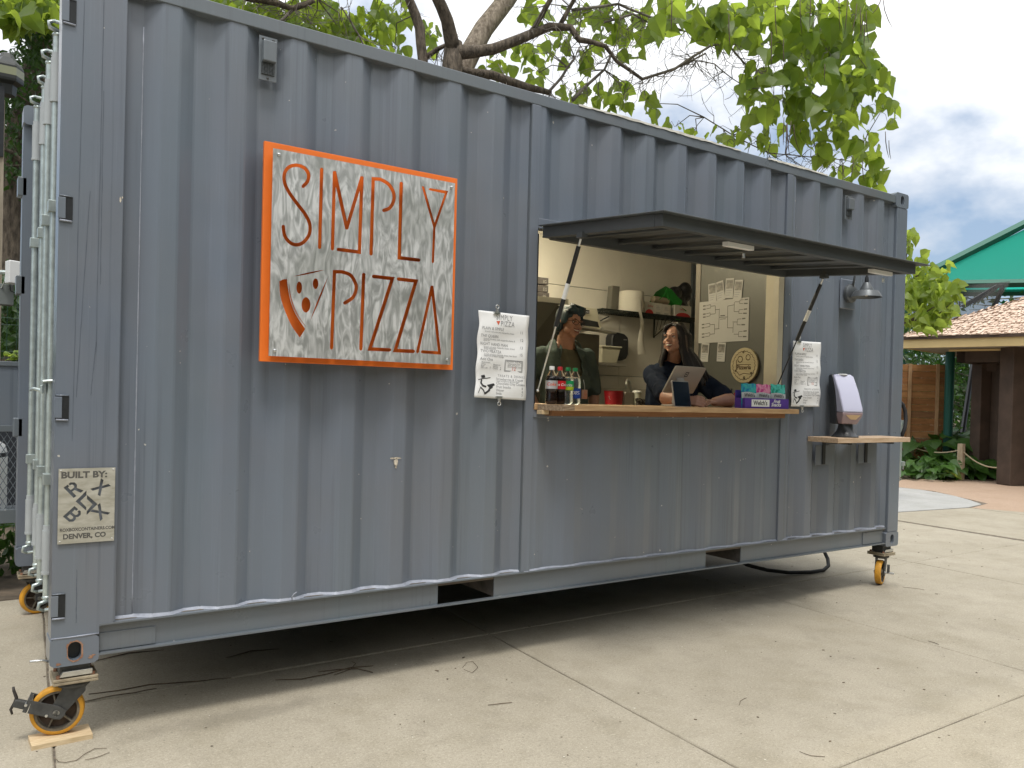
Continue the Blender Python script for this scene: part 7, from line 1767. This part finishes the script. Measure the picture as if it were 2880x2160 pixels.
MB().tube([at(28, 800, 3.72), at(30, 818, 3.72), at(42, 824, 3.74), at(52, 812, 3.76)], .004, 6).build('cable', RUBBER, an, smooth='all')
jb = [at(*p, 3.85) for p in ((-6, 806), (38, 802), (38, 860), (-6, 858))]
tag(MB().box(jb[0].x, jb[1].x, 3.80, 3.92, jb[2].z, jb[1].z).build('junction_box', mat('box_grey', (0.16, .175, .165), .5), bevel=.004), 'small grey junction box under the white antenna', 'box')
# gas cage
cg = thing('gas_cage', (-0.5, 3.2, 0.4), 'grey steel cage with expanded mesh holding white gas cylinders behind the container', 'cage')
CYy = 3.0; ct = at(40, 1019, CYy).z; cmid = at(40, 1214, CYy).z; cbt = at(40, 1430, CYy).z; crx = 0.30
MB().box(-1.3, crx, CYy, CYy+.012, cmid+.045, ct-.028).build('panel', PAINT, cg)
MB().box(-1.3, crx, CYy-.012, CYy+.05, ct-.027, ct+.005).build('top_rail', PAINT2, cg, bevel=.003)
MB().box(-1.3, crx, CYy-.012, CYy+.03, cmid, cmid+.044).build('middle_rail', PAINT2, cg, bevel=.003)
MB().box(-1.3, crx, CYy-.015, CYy+.05, cbt-.10, cbt-.005).build('bottom_rail', PAINT2, cg, bevel=.003)
MB().box(-1.3, crx, CYy+.05, CYy+.75, cbt-.10, cbt-.07).build('base', PAINT2, cg)
MB().box(-1.3, crx, CYy+.751, CYy+.76, cbt-.10, ct).build('back_panel', mat('cage_dark', (.03, .033, .04), .7), cg)
for x in (-1.28, crx-.05):
    for y in (CYy+.02, CYy+.70): MB().box(x, x+.045, y, y+.045, 0, cbt-.10).build('leg', BLACKM, cg)
ms = MB(); dx = .0195; hx = (cmid-cbt)/math.ceil((cmid-cbt)/.036)
x = -1.3
H_ = cmid-cbt; sl = dx/hx*H_
k = 0
x = -1.3-sl
while x < crx:
    for d in (1, -1):
        xa = x if d == 1 else x+sl; xb = x+sl if d == 1 else x; za, zb2 = cbt, cmid
        # clip to the panel
        pa_, pb_ = Vector((xa, CYy+.004*d, za)), Vector((xb, CYy+.004*d, zb2))
        def cut(p, q, X): t_ = (X-p.x)/(q.x-p.x); return p.lerp(q, t_)
        if max(pa_.x, pb_.x) < -1.3 or min(pa_.x, pb_.x) > crx: continue
        for X_ in (-1.3, crx):
            if (pa_.x-X_)*(pb_.x-X_) < 0:
                c_ = cut(pa_, pb_, X_)
                if (X_ == -1.3) == (pa_.x < X_): pa_ = c_
                else: pb_ = c_
        ms.tube([pa_, pb_], .0023, 4)
    x += dx*2
mo = ms.build('expanded_mesh', PAINT2, cg); mo['kind'] = 'stuff'
for cx_ in (-0.22, -0.72):
    gcy = thing('gas_cylinder', (cx_, CYy+.30, cbt-.07), 'white gas cylinder behind the cage mesh, nearest the container' if cx_ > -.5 else 'white gas cylinder behind the cage mesh, farther from the container', 'gas cylinder')
    r_ = .215; zc = cbt-.068
    MB().lathe([(r_*.7, zc), (r_*.95, zc+.02), (r_, zc+.07), (r_, zc+.44), (r_*.92, zc+.50), (r_*.6, zc+.55), (r_*.3, zc+.57)], 36, (cx_, CYy+.30, 0)).build('body', WHITEP, gcy, smooth=True)
    MB().lathe([(r_*1.004, zc+.445-.03), (r_*1.003, zc+.475-.03)], 36, (cx_, CYy+.30, 0)).build('label_band', INK, gcy, smooth=True)
    vs_, fs_ = text2d('GAS CYLINDER', .03, align='CENTER'); MB().add([(cx_+(r_+.003)*math.sin(p[0]/r_+.3), CYy+.30-(r_+.003)*math.cos(p[0]/r_+.3), zc+.420+p[1]) for p in vs_], fs_).build('label_text', WHITEP, gcy)
    MB().lathe([(.09, zc+.571), (.09, zc+.66)], 20, (cx_, CYy+.30, 0)).build('collar', WHITEP, gcy)

# ================================================================== RIGHT BACKGROUND
CREAM = mat('cream_fascia', (0.66, 0.50, 0.24), .6, var=.04, vscale=2)
BRN = mat('brown_timber', (0.075, 0.050, 0.036), .7, var=.2, vscale=3)
SOF = mat('soffit', (0.38, 0.35, 0.29), .8)
shl = thing('shelter', (16.5, 3.5, 0), 'open shelter with thatch-like tan roof, cream fascia and thick brown posts', 'shelter')
A_ = atd(2528, 951, 17.0); A_.z = 2.86
B_ = atd(2880, 937, 15.4); dv = (B_-A_); dv.z = 0; dv.normalize(); nv = Vector((-dv.y, dv.x, 0))
if nv.x < 0: nv = -nv
LR, DR = 7.5, 6.0
c0, c1_, c2_, c3_ = A_, A_+dv*LR, A_+dv*LR+nv*DR, A_+nv*DR
rise = 0.44*1.0
r0 = A_+dv*(DR/2)+nv*(DR/2); r1 = A_+dv*(LR-DR/2)+nv*(DR/2); hz_ = rise*DR/2*1.0
for r in (r0, r1): r.z = A_.z+hz_+.10
def qd(a, b, c, d, name, m, parent): return MB().add([a, b, c, d], [(0, 1, 2, 3)]).build(name, m, parent)
roof = MB(); up = Vector((0, 0, .03))
SHG = mat('thatch_shingle', (0.43, 0.30, 0.22), .85, col2=(0.74, 0.59, 0.47), vscale=14, stretch=(1, 1, 1), bump=.5, bscale=30)
rf = MB().add([c0+up, c1_+up, c2_+up, c3_+up, r0, r1], [(0, 1, 5, 4), (1, 2, 5), (2, 3, 4, 5), (3, 0, 4)]).build('roof', SHG, shl)
# shingle tufts on the two visible faces
def tufts(a, b, ra, rb, rows, name):
    mb = MB(); rr_ = random.Random(3)
    for j in range(rows):
        t0 = j/rows; l_, r_ = a.lerp(ra, t0), b.lerp(rb, t0); L_ = (r_-l_).length; n_ = int(L_/0.062)
        dd = (r_-l_).normalized(); slope = (ra.lerp(rb, .5)-a.lerp(b, .5)).normalized(); nn2 = dd.cross(slope)
        if nn2.z < 0: nn2 = -nn2
        for i in range(n_):
            u = (i+rr_.random()*.9)/max(n_, 1); p = l_.lerp(r_, u)+Vector((0, 0, .03))-slope*rr_.uniform(0, .05)
            w_ = rr_.uniform(.018, .042); h_ = rr_.uniform(.14, .26); lift = rr_.uniform(.010, .038)
            sk_ = dd*rr_.uniform(-.03, .03)
            mb.add([p-dd*w_+nn2*lift, p+dd*w_+sk_+nn2*lift*rr_.uniform(.6, 1.2), p+dd*w_*.7+slope*h_+nn2*.004, p-dd*w_*.7+slope*h_+nn2*.004, p-dd*w_, p+dd*w_+sk_], [(0, 1, 2, 3), (4, 5, 1, 0)])
    o = mb.build(name, SHG, shl); o['kind'] = 'stuff'
tufts(c0, c1_, r0, r1, 26, 'shingles'); tufts(c3_, c0, r0, r0, 26, 'shingles')
def strip(a, b, z0, z1, th, name, m, inset=0.0):
    dd = (b-a).normalized(); nn2 = Vector((-dd.y, dd.x, 0)); cc_ = (r0+r1)/2
    if nn2.dot(cc_-a) < 0: nn2 = -nn2
    a = a+nn2*inset+dd*inset; b = b+nn2*inset-dd*inset
    P = [a, b, b+nn2*th, a+nn2*th]
    return MB().add([(p.x, p.y, z0) for p in P]+[(p.x, p.y, z1) for p in P], [(3, 2, 1, 0), (4, 5, 6, 7), (0, 1, 5, 4), (1, 2, 6, 5), (2, 3, 7, 6), (3, 0, 4, 7)]).build(name, m, shl, recalc=True)
ez = A_.z
for a, b in ((c0, c1_), (c3_, c0), (c1_, c2_), (c2_, c3_)):
    strip(a, b, ez-.205, ez-.035, .03, 'fascia', CREAM, .04); strip(a, b, ez-.034, ez+.029, .05, 'drip_edge', BRN, .0)
MB().add([(p.x, p.y, ez-.19) for p in (c0+dv*.08+nv*.08, c1_-dv*.08+nv*.08, c2_-dv*.08-nv*.08, c3_+dv*.08-nv*.08)], [(0, 1, 2, 3)]).build('soffit', SOF, shl)
ins = 0.85
for a, b in ((c0, c1_), (c3_, c0), (c2_, c3_)): strip(a, b, ez-.46, ez-.195, .16, 'beam', BRN, ins)
strip(c0, c1_, ez-.245, ez-.206, .03, 'trim', CREAM, ins-.12)
def col(px0, px1, py, name='post', top=ez-.46):
    a = Vector(((CAMP+(atd(px0, py, 1)-CAMP)*((0-CAMP.z)/(atd(px0, py, 1)-CAMP).z))))
    b = Vector(((CAMP+(atd(px1, py, 1)-CAMP)*((0-CAMP.z)/(atd(px1, py, 1)-CAMP).z))))
    w_ = (b-a).length*.92; m_ = (a+b)/2; dd = (b-a).normalized(); nn2 = Vector((-dd.y, dd.x, 0)); nn2 = nn2 if nn2.x > 0 else -nn2
    c_ = m_+nn2*w_/2
    MB().obox((c_.x, c_.y, top/2), dd*w_/2, nn2*w_/2, (0, 0, top/2)).build(name, BRN, shl, bevel=.012); return c_, w_
k1 = col(2838, 2885, 1366, top=ez-.19); k2 = col(2750, 2784, 1346); k3 = col(2806, 2840, 1350)
m_ = (k2[0]+k3[0])/2; dd = (k3[0]-k2[0]); MB().obox((m_.x, m_.y, 2.33), dd/2, Vector((-dd.y, dd.x, 0)).normalized()*.10, (0, 0, .08)).build('cross_beam', BRN, shl)
for s_ in (3.2, 5.8):
    c_ = c0+dv*s_+nv*1.0; MB().box(c_.x-.14, c_.x+.14, c_.y-.14, c_.y+.14, 0, ez-.46).build('post', BRN, shl, bevel=.012)
# timber fence
fn = thing('timber_fence', (17, 6.2, 0), 'tall brown horizontal plank fence with lighter upright battens beyond the container corner', 'fence')
f0, f1 = atd(2380, 1149, 18.6), atd(2672, 1149, 18.2); f0.z = f1.z = 0
fd = (f1-f0).normalized(); fnv = Vector((fd.y, -fd.x, 0)); fnv = fnv if (CAMP-f0).dot(fnv) > 0 else -fnv
FM = [mat('fence_plank_%s' % n_, c_, .75, col2=tuple(x*1.45 for x in c_), vscale=3, stretch=(1, 1, 7), bump=.3) for n_, c_ in (('amber', (.20, .088, .028)), ('brown', (.15, .072, .028)), ('tan', (.24, .115, .040)))]
H_ = 2.40; nP = 16; rr_ = random.Random(12); Lf = (f1-f0).length
for k in range(nP):
    z0 = 0.05+k*(H_-.05)/nP
    MB().obox((f0+f1)/2+Vector((0, 0, z0+.070))+fnv*rr_.uniform(-.004, .004), fd*Lf/2, fnv*.010, (0, 0, .0705)).build('plank', rr_.choice(FM), fn)
for s_ in (Lf-.28, Lf-.85, Lf-1.42, Lf-2.0): MB().obox(f0+fd*s_+fnv*.032+Vector((0, 0, H_/2)), fd*.035, fnv*.018, (0, 0, H_/2+.01)).build('batten', mat('batten', (.36, .22, .11), .7, var=.15, vscale=4), fn)
gp_ = atd(2668, 1149, 18.0)
tag(MB().cyl((gp_.x, gp_.y, 0), (gp_.x, gp_.y, 2.95), .095, 16).build('steel_post', mat('green_steel', (.012, .085, .065), .4, .2), smooth=True), 'dark green round steel post at the end of the plank fence', 'post')
# rope barrier
def gnd(px, py): d = atd(px, py, 1)-CAMP; return CAMP+d*(-CAMP.z/d.z)
rp1 = gnd(2701, 1350); rp2 = atd(2563, 1149, 18.0); rp2.z = 0
ropem = mat('rope', (.46, .38, .25), .85)
for q_, lab in ((rp1, 'short square timber rope post in front of the big leaves'), (rp2, 'short timber rope post half hidden at the container corner')):
    tag(MB().box(q_.x-.055, q_.x+.055, q_.y-.055, q_.y+.055, 0, .74).build('rope_post', mat('pale_post', (.36, .27, .17), .8, col2=(.50, .41, .29), vscale=5, stretch=(6, 6, 1)), bevel=.006), lab, 'post', 'posts of the rope barrier')
def sag(a, b, s_, n_=14): return [a.lerp(b, i/n_)-Vector((0, 0, s_*4*(i/n_)*(1-i/n_))) for i in range(n_+1)]
tag(MB().tube(sag(rp2+Vector((0, 0, .62)), rp1+Vector((0, 0, .62)), .10), .014, 6).build('rope', ropem, smooth='all'), 'pale rope hanging between the two short posts', 'rope')
tag(MB().tube(sag(rp1+Vector((0, 0, .62)), k1[0]+Vector((-.1, .05, .35)), .14), .014, 6).build('rope', ropem, smooth='all'), 'pale rope drooping from the short post to the thick brown shelter post', 'rope')
# broad-leaved plants behind the rope
for i, (px, py, D, n_, sz, lab) in enumerate(((2600, 1340, 17.0, 34, .26, 'low bushy plant nearest the container corner behind the rope'), (2660, 1344, 17.4, 40, .38, 'broad-leaved plant left of the short rope post'), (2730, 1348, 17.6, 34, .40, 'broad-leaved plant right of the short rope post'), (2700, 1330, 18.6, 40, .46, 'tall broad-leaved plant against the green steel post'), (2625, 1330, 18.0, 26, .44, 'round-leaved plant against the plank fence'))):
    g_ = atd(px, 1149, D); t_ = thing('leafy_plant', (g_.x, g_.y, 0), lab, 'plant', 'broad-leaved plants behind the rope')
    hh = (.45, .55, .5, 1.25, .95)[i]
    for k in range(n_):
        a = rnd.uniform(0, 6.28); q = math.sqrt(rnd.random())*(.55 if i != 3 else .6); z = hh*rnd.uniform(.25, 1.0)*(1-.35*q)
        p = Vector((g_.x+q*math.cos(a), g_.y+q*math.sin(a), z))
        B = basis((math.cos(a)*.8-.35, math.sin(a)*.8-.2, -.25+rnd.gauss(0, .15)), (rnd.gauss(0, .25)-.3, rnd.gauss(0, .25)-.2, 1))
        leaf_obj(rnd.choice(LMB if i else LM2[:1]+LMB), p, B, sz*rnd.uniform(.6, 1.1), t_)
        if k % 2 == 0: MB().tube([(g_.x, g_.y, 0), (g_.x+q*.5*math.cos(a), g_.y+q*.5*math.sin(a), z*.7), tuple(p)], .006, 4).build('stem', MATS['big_ground_leaf'], t_)
gl_ = leafy('low_growth', 'tangle of small green plants and litter along the path edge', 'plants', [(lambda: Vector((rnd.uniform(15.6, 20), 0, 0))+Vector((0, rnd.uniform(4.9, 8.2), rnd.uniform(0, .45))), 1500), (lambda: Vector((rnd.uniform(17.4, 23), rnd.uniform(2.5, 6.0), rnd.uniform(0, .5))), 1200)], SL, LEAFB, (.08, .16))
# young bright tree beyond the corner
yt = thing('young_tree', (12, 5.5, 0), 'young bright green tree with big leaves rising behind the right end of the container', 'tree')
tb2 = atd(2450, 1149, 12.5)
TT = [Vector((tb2.x, tb2.y, 0)), Vector((tb2.x, tb2.y, 1.6)), atd(2480, 960, 12.6), atd(2540, 830, 12.6), atd(2590, 760, 12.6)]
MB().tube(TT, [.09, .075, .05, .03, .012], 10).build('trunk', BARK, yt, smooth='all')
for P_ in (((2500, 930, 12.6), (2600, 880, 12.4), (2680, 830, 12.4)), ((2540, 850, 12.6), (2640, 800, 12.6), (2670, 760, 12.6)), ((2510, 900, 12.6), (2545, 740, 12.6), (2560, 670, 12.6)), ((2560, 900, 12.5), (2620, 900, 12.4), (2690, 840, 12.4))):
    MB().tube([atd(*q) for q in P_], [.02, .012, .005], 6).build('branch', BARK, yt, smooth='all')
def dblob(px, py, rx, ry, D, spr):
    def f():
        a = rnd.uniform(0, 2*PI); q = math.sqrt(rnd.random()); return atd(px+rx*q*math.cos(a), py+ry*q*math.sin(a), D+rnd.uniform(-spr, spr))
    return f
cnt = 0
for f, n_ in ((dblob(2600, 850, 85, 75, 12.6, .6), 150), (dblob(2575, 790, 60, 40, 12.6, .5), 45), (dblob(2635, 760, 35, 35, 12.6, .4), 20), (dblob(2580, 730, 30, 20, 12.6, .3), 10), (dblob(2560, 668, 22, 30, 12.6, .3), 12), (dblob(2685, 815, 30, 22, 12.4, .3), 18), (dblob(2610, 900, 60, 30, 12.6, .5), 40)):
    for k in range(n_): leaf_obj(rnd.choice(LM2), f(), hang(rnd, .6), rnd.uniform(.12, .21), yt); cnt += 1
# green canopy
cnp = thing('shade_canopy', (26, 8, 0), 'green fabric shade canopy on a dark green steel frame above the shelter roof', 'canopy')
GST = mat('canopy_steel', (.035, .12, .085), .45, .2); 
def fabric():
    m = bpy.data.materials.new('green_fabric'); m.use_nodes = True; t = m.node_tree; b = t.nodes['Principled BSDF']; o = t.nodes['Material Output']
    b.inputs['Base Color'].default_value = (.03, .42, .33, 1); b.inputs['Roughness'].default_value = .7
    tr = t.nodes.new('ShaderNodeBsdfTranslucent'); tr.inputs[0].default_value = (.06, .80, .64, 1); ms_ = t.nodes.new('ShaderNodeMixShader'); ms_.inputs[0].default_value = .6
    t.links.new(b.outputs[0], ms_.inputs[1]); t.links.new(tr.outputs[0], ms_.inputs[2]); t.links.new(ms_.outputs[0], o.inputs[0]); return m
FAB = fabric()
q0 = atd(2572, 792, 24); q1 = atd(3330, 770, 24-2.0); q1.z = q0.z
ed = (q1-q0); en = Vector((-ed.y, ed.x, 0)).normalized(); en = en if en.x > 0 else -en
q2 = q1+en*ed.length*.30; q3 = q0+en*ed.length*.30; ap = (q0+q1+q2+q3)/4; ap.z = q0.z
# raise the apex until the hip follows the rafter in view
best = min(((abs((lambda P: (CY-FPX*((P-CAMP).dot(UP))/((P-CAMP).dot(FW)))-(752-(CX+FPX*((P-CAMP).dot(RT))/((P-CAMP).dot(FW))-2650)*0.487))(Vector((ap.x, ap.y, z_)))), z_) for z_ in [q0.z+0.1*k for k in range(5, 60)]))[1]
ap.z = best
for a, b in ((q0, q1), (q1, q2), (q2, q3), (q3, q0)):
    MB().tube([a-Vector((0, 0, .09)), b-Vector((0, 0, .09))], .115, 4).build('edge_beam', GST, cnp)
    MB().tube([a+Vector((0, 0, .06)), ap+Vector((0, 0, .12))], .11, 4).build('rafter', GST, cnp)
for a, b in ((q0, q1), (q1, q2), (q2, q3), (q3, q0)):
    n_ = 10; vs = []
    for j in range(n_+1):
        for i in range(n_+1):
            p = a.lerp(b, i/n_).lerp(ap, j/n_); p.z -= .35*math.sin(PI*i/n_)*math.sin(PI*j/n_)*.9+.05; vs.append(p)
    MB().add(vs, [(j*(n_+1)+i, j*(n_+1)+i+1, (j+1)*(n_+1)+i+1, (j+1)*(n_+1)+i) for j in range(n_) for i in range(n_)]).build('fabric', FAB, cnp, smooth='all')
for a in (q1, q2, q3): MB().cyl((a.x, a.y, 0), (a.x, a.y, a.z), .10, 10).build('post', GST, cnp)
# aviary net
net = thing('aviary_net', (20, 7, 0), 'dark aviary netting slung from a leaning pole behind the shelter roof', 'net')
nm = bpy.data.materials.new('net'); nm.use_nodes = True; t = nm.node_tree; b = t.nodes['Principled BSDF']; o = t.nodes['Material Output']
b.inputs['Base Color'].default_value = (.06, .06, .055, 1); b.inputs['Roughness'].default_value = .9
tp = t.nodes.new('ShaderNodeBsdfTransparent'); ms_ = t.nodes.new('ShaderNodeMixShader'); ms_.inputs[0].default_value = .6
t.links.new(tp.outputs[0], ms_.inputs[1]); t.links.new(b.outputs[0], ms_.inputs[2]); t.links.new(ms_.outputs[0], o.inputs[0])
na, nb, nc, nd_ = atd(2560, 800, 21), atd(2826, 795, 21), atd(2770, 930, 21), atd(2560, 930, 21)
vs = []; n_ = 12
for j in range(n_+1):
    for i in range(n_+1):
        p = na.lerp(nb, i/n_).lerp(nd_.lerp(nc, i/n_), j/n_); vs.append(p+FW*.25*math.sin(i*.9+j*.4))
MB().add(vs, [(j*(n_+1)+i, j*(n_+1)+i+1, (j+1)*(n_+1)+i+1, (j+1)*(n_+1)+i) for j in range(n_) for i in range(n_)]).build('netting', nm, net, smooth='all')
MB().tube([atd(2820, 806, 21), atd(2790, 880, 21), atd(2740, 1000, 21), gnd(2690, 1330)], .06, 8).build('pole', BLACKM, net)
for k in range(6): MB().tube([atd(2820-3*k, 800, 20.9), atd(2750-11*k, 850+3*k, 20.9)], .018, 4).build('fold', BLACKM, net)
MB().tube([atd(2690, 832, 20.9), atd(2740, 842, 20.9)], .012, 4).build('cord', BLACKM, net); MB().tube([atd(2698, 832, 20.9), atd(2698, 870, 20.9)], .012, 4).build('cord', BLACKM, net)
# dark trees beyond
for i, (px, D, h_, r_, n_, lab, m_) in enumerate(((2470, 24, 4.2, 2.2, 1500, 'dark bushy tree behind the plank fence', LEAFD), (2600, 27, 3.6, 2.6, 1800, 'shadowy tree behind the fence end and shelter', LEAFD), (2760, 25, 4.0, 2.8, 2200, 'dark tangled tree seen between the shelter posts', LEAFD), (2900, 26, 6.6, 2.6, 1600, 'taller dark tree at the right edge behind the shelter roof', LEAFD), (2350, 30, 5, 3, 900, 'dark tree hidden mostly by the container', LEAFD))):
    c_ = atd(px, 1149, D); t_ = thing('dark_tree', (c_.x, c_.y, 0), lab, 'tree')
    MB().tube([(c_.x, c_.y, 0), (c_.x+.1, c_.y, h_*.5), (c_.x, c_.y+.1, h_*.85)], [.16, .11, .04], 8).build('trunk', BARK, t_, smooth='all')
    bm_ = MB()
    for k in range(34):
        a = rnd.uniform(0, 6.28); z = rnd.uniform(.3, h_*.85); e = Vector((math.cos(a)*r_*.9, math.sin(a)*r_*.9, rnd.uniform(-.2, .7)))
        p0_ = Vector((c_.x, c_.y, z)); bm_.tube([p0_, p0_+e*.5+Vector((0, 0, .1)), p0_+e+Vector((rnd.gauss(0, .2), rnd.gauss(0, .2), rnd.gauss(0, .15)))], [.03, .018, .006], 5)
    bo_ = bm_.build('branches', mat('pale_dead_branch', (.20, .18, .13), .9, var=.4, vscale=3), t_); bo_['kind'] = 'stuff'
    def fbox(c_=c_, r_=r_, h_=h_):
        a = rnd.uniform(0, 6.28); q = math.sqrt(rnd.random()); z = rnd.uniform(.1, h_); k_ = math.sqrt(max(.05, 1-(z/h_-.35)**2*1.6))
        return Vector((c_.x+r_*q*k_*math.cos(a), c_.y+r_*q*k_*math.sin(a), z))
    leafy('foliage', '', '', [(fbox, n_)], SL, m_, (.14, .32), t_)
# distant belt of trees round the far side, then an added light-blocking ring
belt = MB()
for k in range(9000):
    a = rnd.uniform(-.5, 2.4); Rr2 = rnd.uniform(34, 44); z = rnd.uniform(0, 1)**.8*(3.6+1.6*noise.noise(Vector((a*6, 0, 0))))
    add_leaf(belt, (CAMP.x+Rr2*math.sin(a), CAMP.y+Rr2*math.cos(a), z), hang(rnd, .5), rnd.uniform(.5, 1.0), SL[0])
for k in range(17000):  # added leaf ring behind the camera, unseen; cuts low sky light
    a = rnd.uniform(1.5, 5.95)
    if 4.2 < a < 5.3: continue  # left open so low sky brightens the left-facing folds
    Rr2 = rnd.uniform(15, 21); hh = 9.5+2.5*noise.noise(Vector((a*5, 1, 0)))+1.5*noise.noise(Vector((a*17, 4, 0))); z = rnd.uniform(0, 1)*hh
    add_leaf(belt, (CAMP.x+Rr2*math.sin(a), CAMP.y+Rr2*math.cos(a), z), hang(rnd, .5), rnd.uniform(.6, 1.2), SL[0])
hb = MB(); vs = []; nh = 90  # added unseen ring of ground; stops low light reaching under the container
for j, (r_, z_) in enumerate(((14.5, -0.05), (16.5, 1.6), (19.0, 2.9), (24.0, 3.2), (30.0, -0.1))):
    for i in range(nh+1):
        a = 1.5+(5.95-1.5)*i/nh; k_ = 0.15 if 4.2 < a < 5.3 else 1.0  # kept low where the leaf ring lets light in
        vs.append((CAMP.x+r_*math.sin(a), CAMP.y+r_*math.cos(a), z_*k_*(1+0.25*noise.noise(Vector((a*4, j, 0))))))
hb.add(vs, [(j*(nh+1)+i, j*(nh+1)+i+1, (j+1)*(nh+1)+i+1, (j+1)*(nh+1)+i) for j in range(4) for i in range(nh)])
hl = hb.build('added_hill_screen', mat('hill_screen_green', (0.03, 0.05, 0.018), .95, var=.4, vscale=2), recalc=True); hl['kind'] = 'structure'
wo_ = belt.build('woodland_and_light_screen', LEAFD); wo_['kind'] = 'stuff'; tag(wo_, 'distant dark trees closing the view, plus an added unseen leaf ring blocking low sky light', 'woods')
# ================================================================== LITTER ON THE PAVING
rnd = random.Random(31)
lit = MB()
for k in range(620):
    x, y = rnd.uniform(-1.2, 9), rnd.uniform(-3.4, 2.6)
    s_ = rnd.choice((.0012, .0016, .0022, .0035)); a = rnd.uniform(0, PI); l_ = s_*rnd.uniform(1, 3.2)
    if x < 0.5 and y < -2.9: continue
    lit.obox((x, y, .0022+s_*.2), (math.cos(a)*l_, math.sin(a)*l_, 0), (-math.sin(a)*s_, math.cos(a)*s_, 0), (0, 0, s_*.35))
lo_ = lit.build('leaf_litter', mat('litter_dark', (.055, .040, .028), .9, col2=(.22, .17, .11), vscale=30)); lo_['kind'] = 'stuff'; tag(lo_, 'scattered dark crumbs of bark and leaf on the paving', 'litter')
lit2 = MB()
for k in range(90):
    x, y = rnd.uniform(-.8, 7), rnd.uniform(-2.8, 1.8); s_ = rnd.uniform(.003, .008); n_ = 6
    lit2.add([(x+s_*math.cos(2*PI*i/n_)*rnd.uniform(.5, 1), y+s_*math.sin(2*PI*i/n_)*rnd.uniform(.5, 1), .0026) for i in range(n_)], [tuple(range(n_))])
lo2 = lit2.build('pale_flakes', mat('flake', (.66, .62, .52), .8)); lo2['kind'] = 'stuff'; tag(lo2, 'scattered pale petals and flakes on the paving', 'litter')
def twig(pts, r, lab, m=TWIGM, name='twig'):
    P = [gnd(*p) for p in pts]; Q = []
    for i in range(len(P)-1):
        for k in range(4): q = P[i].lerp(P[i+1], k/4); Q.append(q+Vector((noise.noise(q*20)*.004, noise.noise(q*20+Vector((5, 0, 0)))*.004, r+.0015+.003*abs(noise.noise(q*9)))))
    Q.append(P[-1]+Vector((0, 0, r+.001)))
    tag(MB().tube(Q, [r*(.7+.3*math.sin(PI*i/len(Q))) for i in range(len(Q))], 5).build(name, m, smooth='all'), lab, 'twig')
DRYT = mat('dry_twig', (.11, .08, .05), .9, var=.4, vscale=30)
twig([(152, 2132), (165, 2145), (185, 2147), (215, 2140), (245, 2120), (265, 2108), (300, 2106)], .0014, 'thin bent twig below the wedge board', DRYT)
twig([(238, 2140), (265, 2135), (308, 2118)], .0014, 'short straight twig beside the thin bent twig', DRYT)
twig([(250, 1955), (330, 1945), (420, 1928), (560, 1918), (650, 1908)], .003, 'long dry stalk lying under the left end of the container', DRYT)
twig([(240, 1975), (300, 1962), (380, 1950), (440, 1938)], .0025, 'shorter dry stalk behind the near wheel', DRYT)
twig([(775, 1914), (850, 1912), (920, 1898), (985, 1880), (1050, 1874)], .003, 'tangled dry pod stalk on the paving below the sign', DRYT)
twig([(895, 1892), (950, 1885), (1005, 1883), (1048, 1893)], .003, 'second dry pod stalk crossing the first below the sign', DRYT)
twig([(990, 1862), (1000, 1868), (985, 1885), (940, 1900)], .002, 'small forked twig on the crossed pod stalks', DRYT)
twig([(1372, 1985), (1400, 1982), (1440, 1977)], .002, 'short straight twig in the open paving left of the diagonal joint', DRYT)
twig([(1300, 1880), (1312, 1864), (1330, 1862), (1345, 1878), (1328, 1894), (1305, 1884)], .0012, 'loop of thin dry stem on the paving', DRYT)
twig([(2248, 2115), (2280, 2127), (2320, 2130)], .0014, 'curved thin twig near the bottom edge of the paving', DRYT)
twig([(2078, 1985), (2083, 1972), (2100, 1964)], .0012, 'tiny curled stem in the middle of the right paving', DRYT)
twig([(2610, 1804), (2625, 1808), (2640, 1814)], .002, 'small dark twig on the far right paving', DRYT)
twig([(2538, 1652), (2570, 1656), (2600, 1660)], .0015, 'thin pale twig right of the far yellow wheel', DRYT)
for (x0, y0, l_, lab) in ((.3, 1.1, .35, 'dry seed pod on the ground under the container'), (.9, .8, .3, 'curved dry seed pod under the container, nearer the wall')):
    tag(MB().tube([(x0, y0, .006), (x0+l_*.5, y0+.05, .008), (x0+l_, y0+.02, .005)], [.002, .004, .001], 5).build('seed_pod', PODM, smooth='all'), lab, 'seed pod')
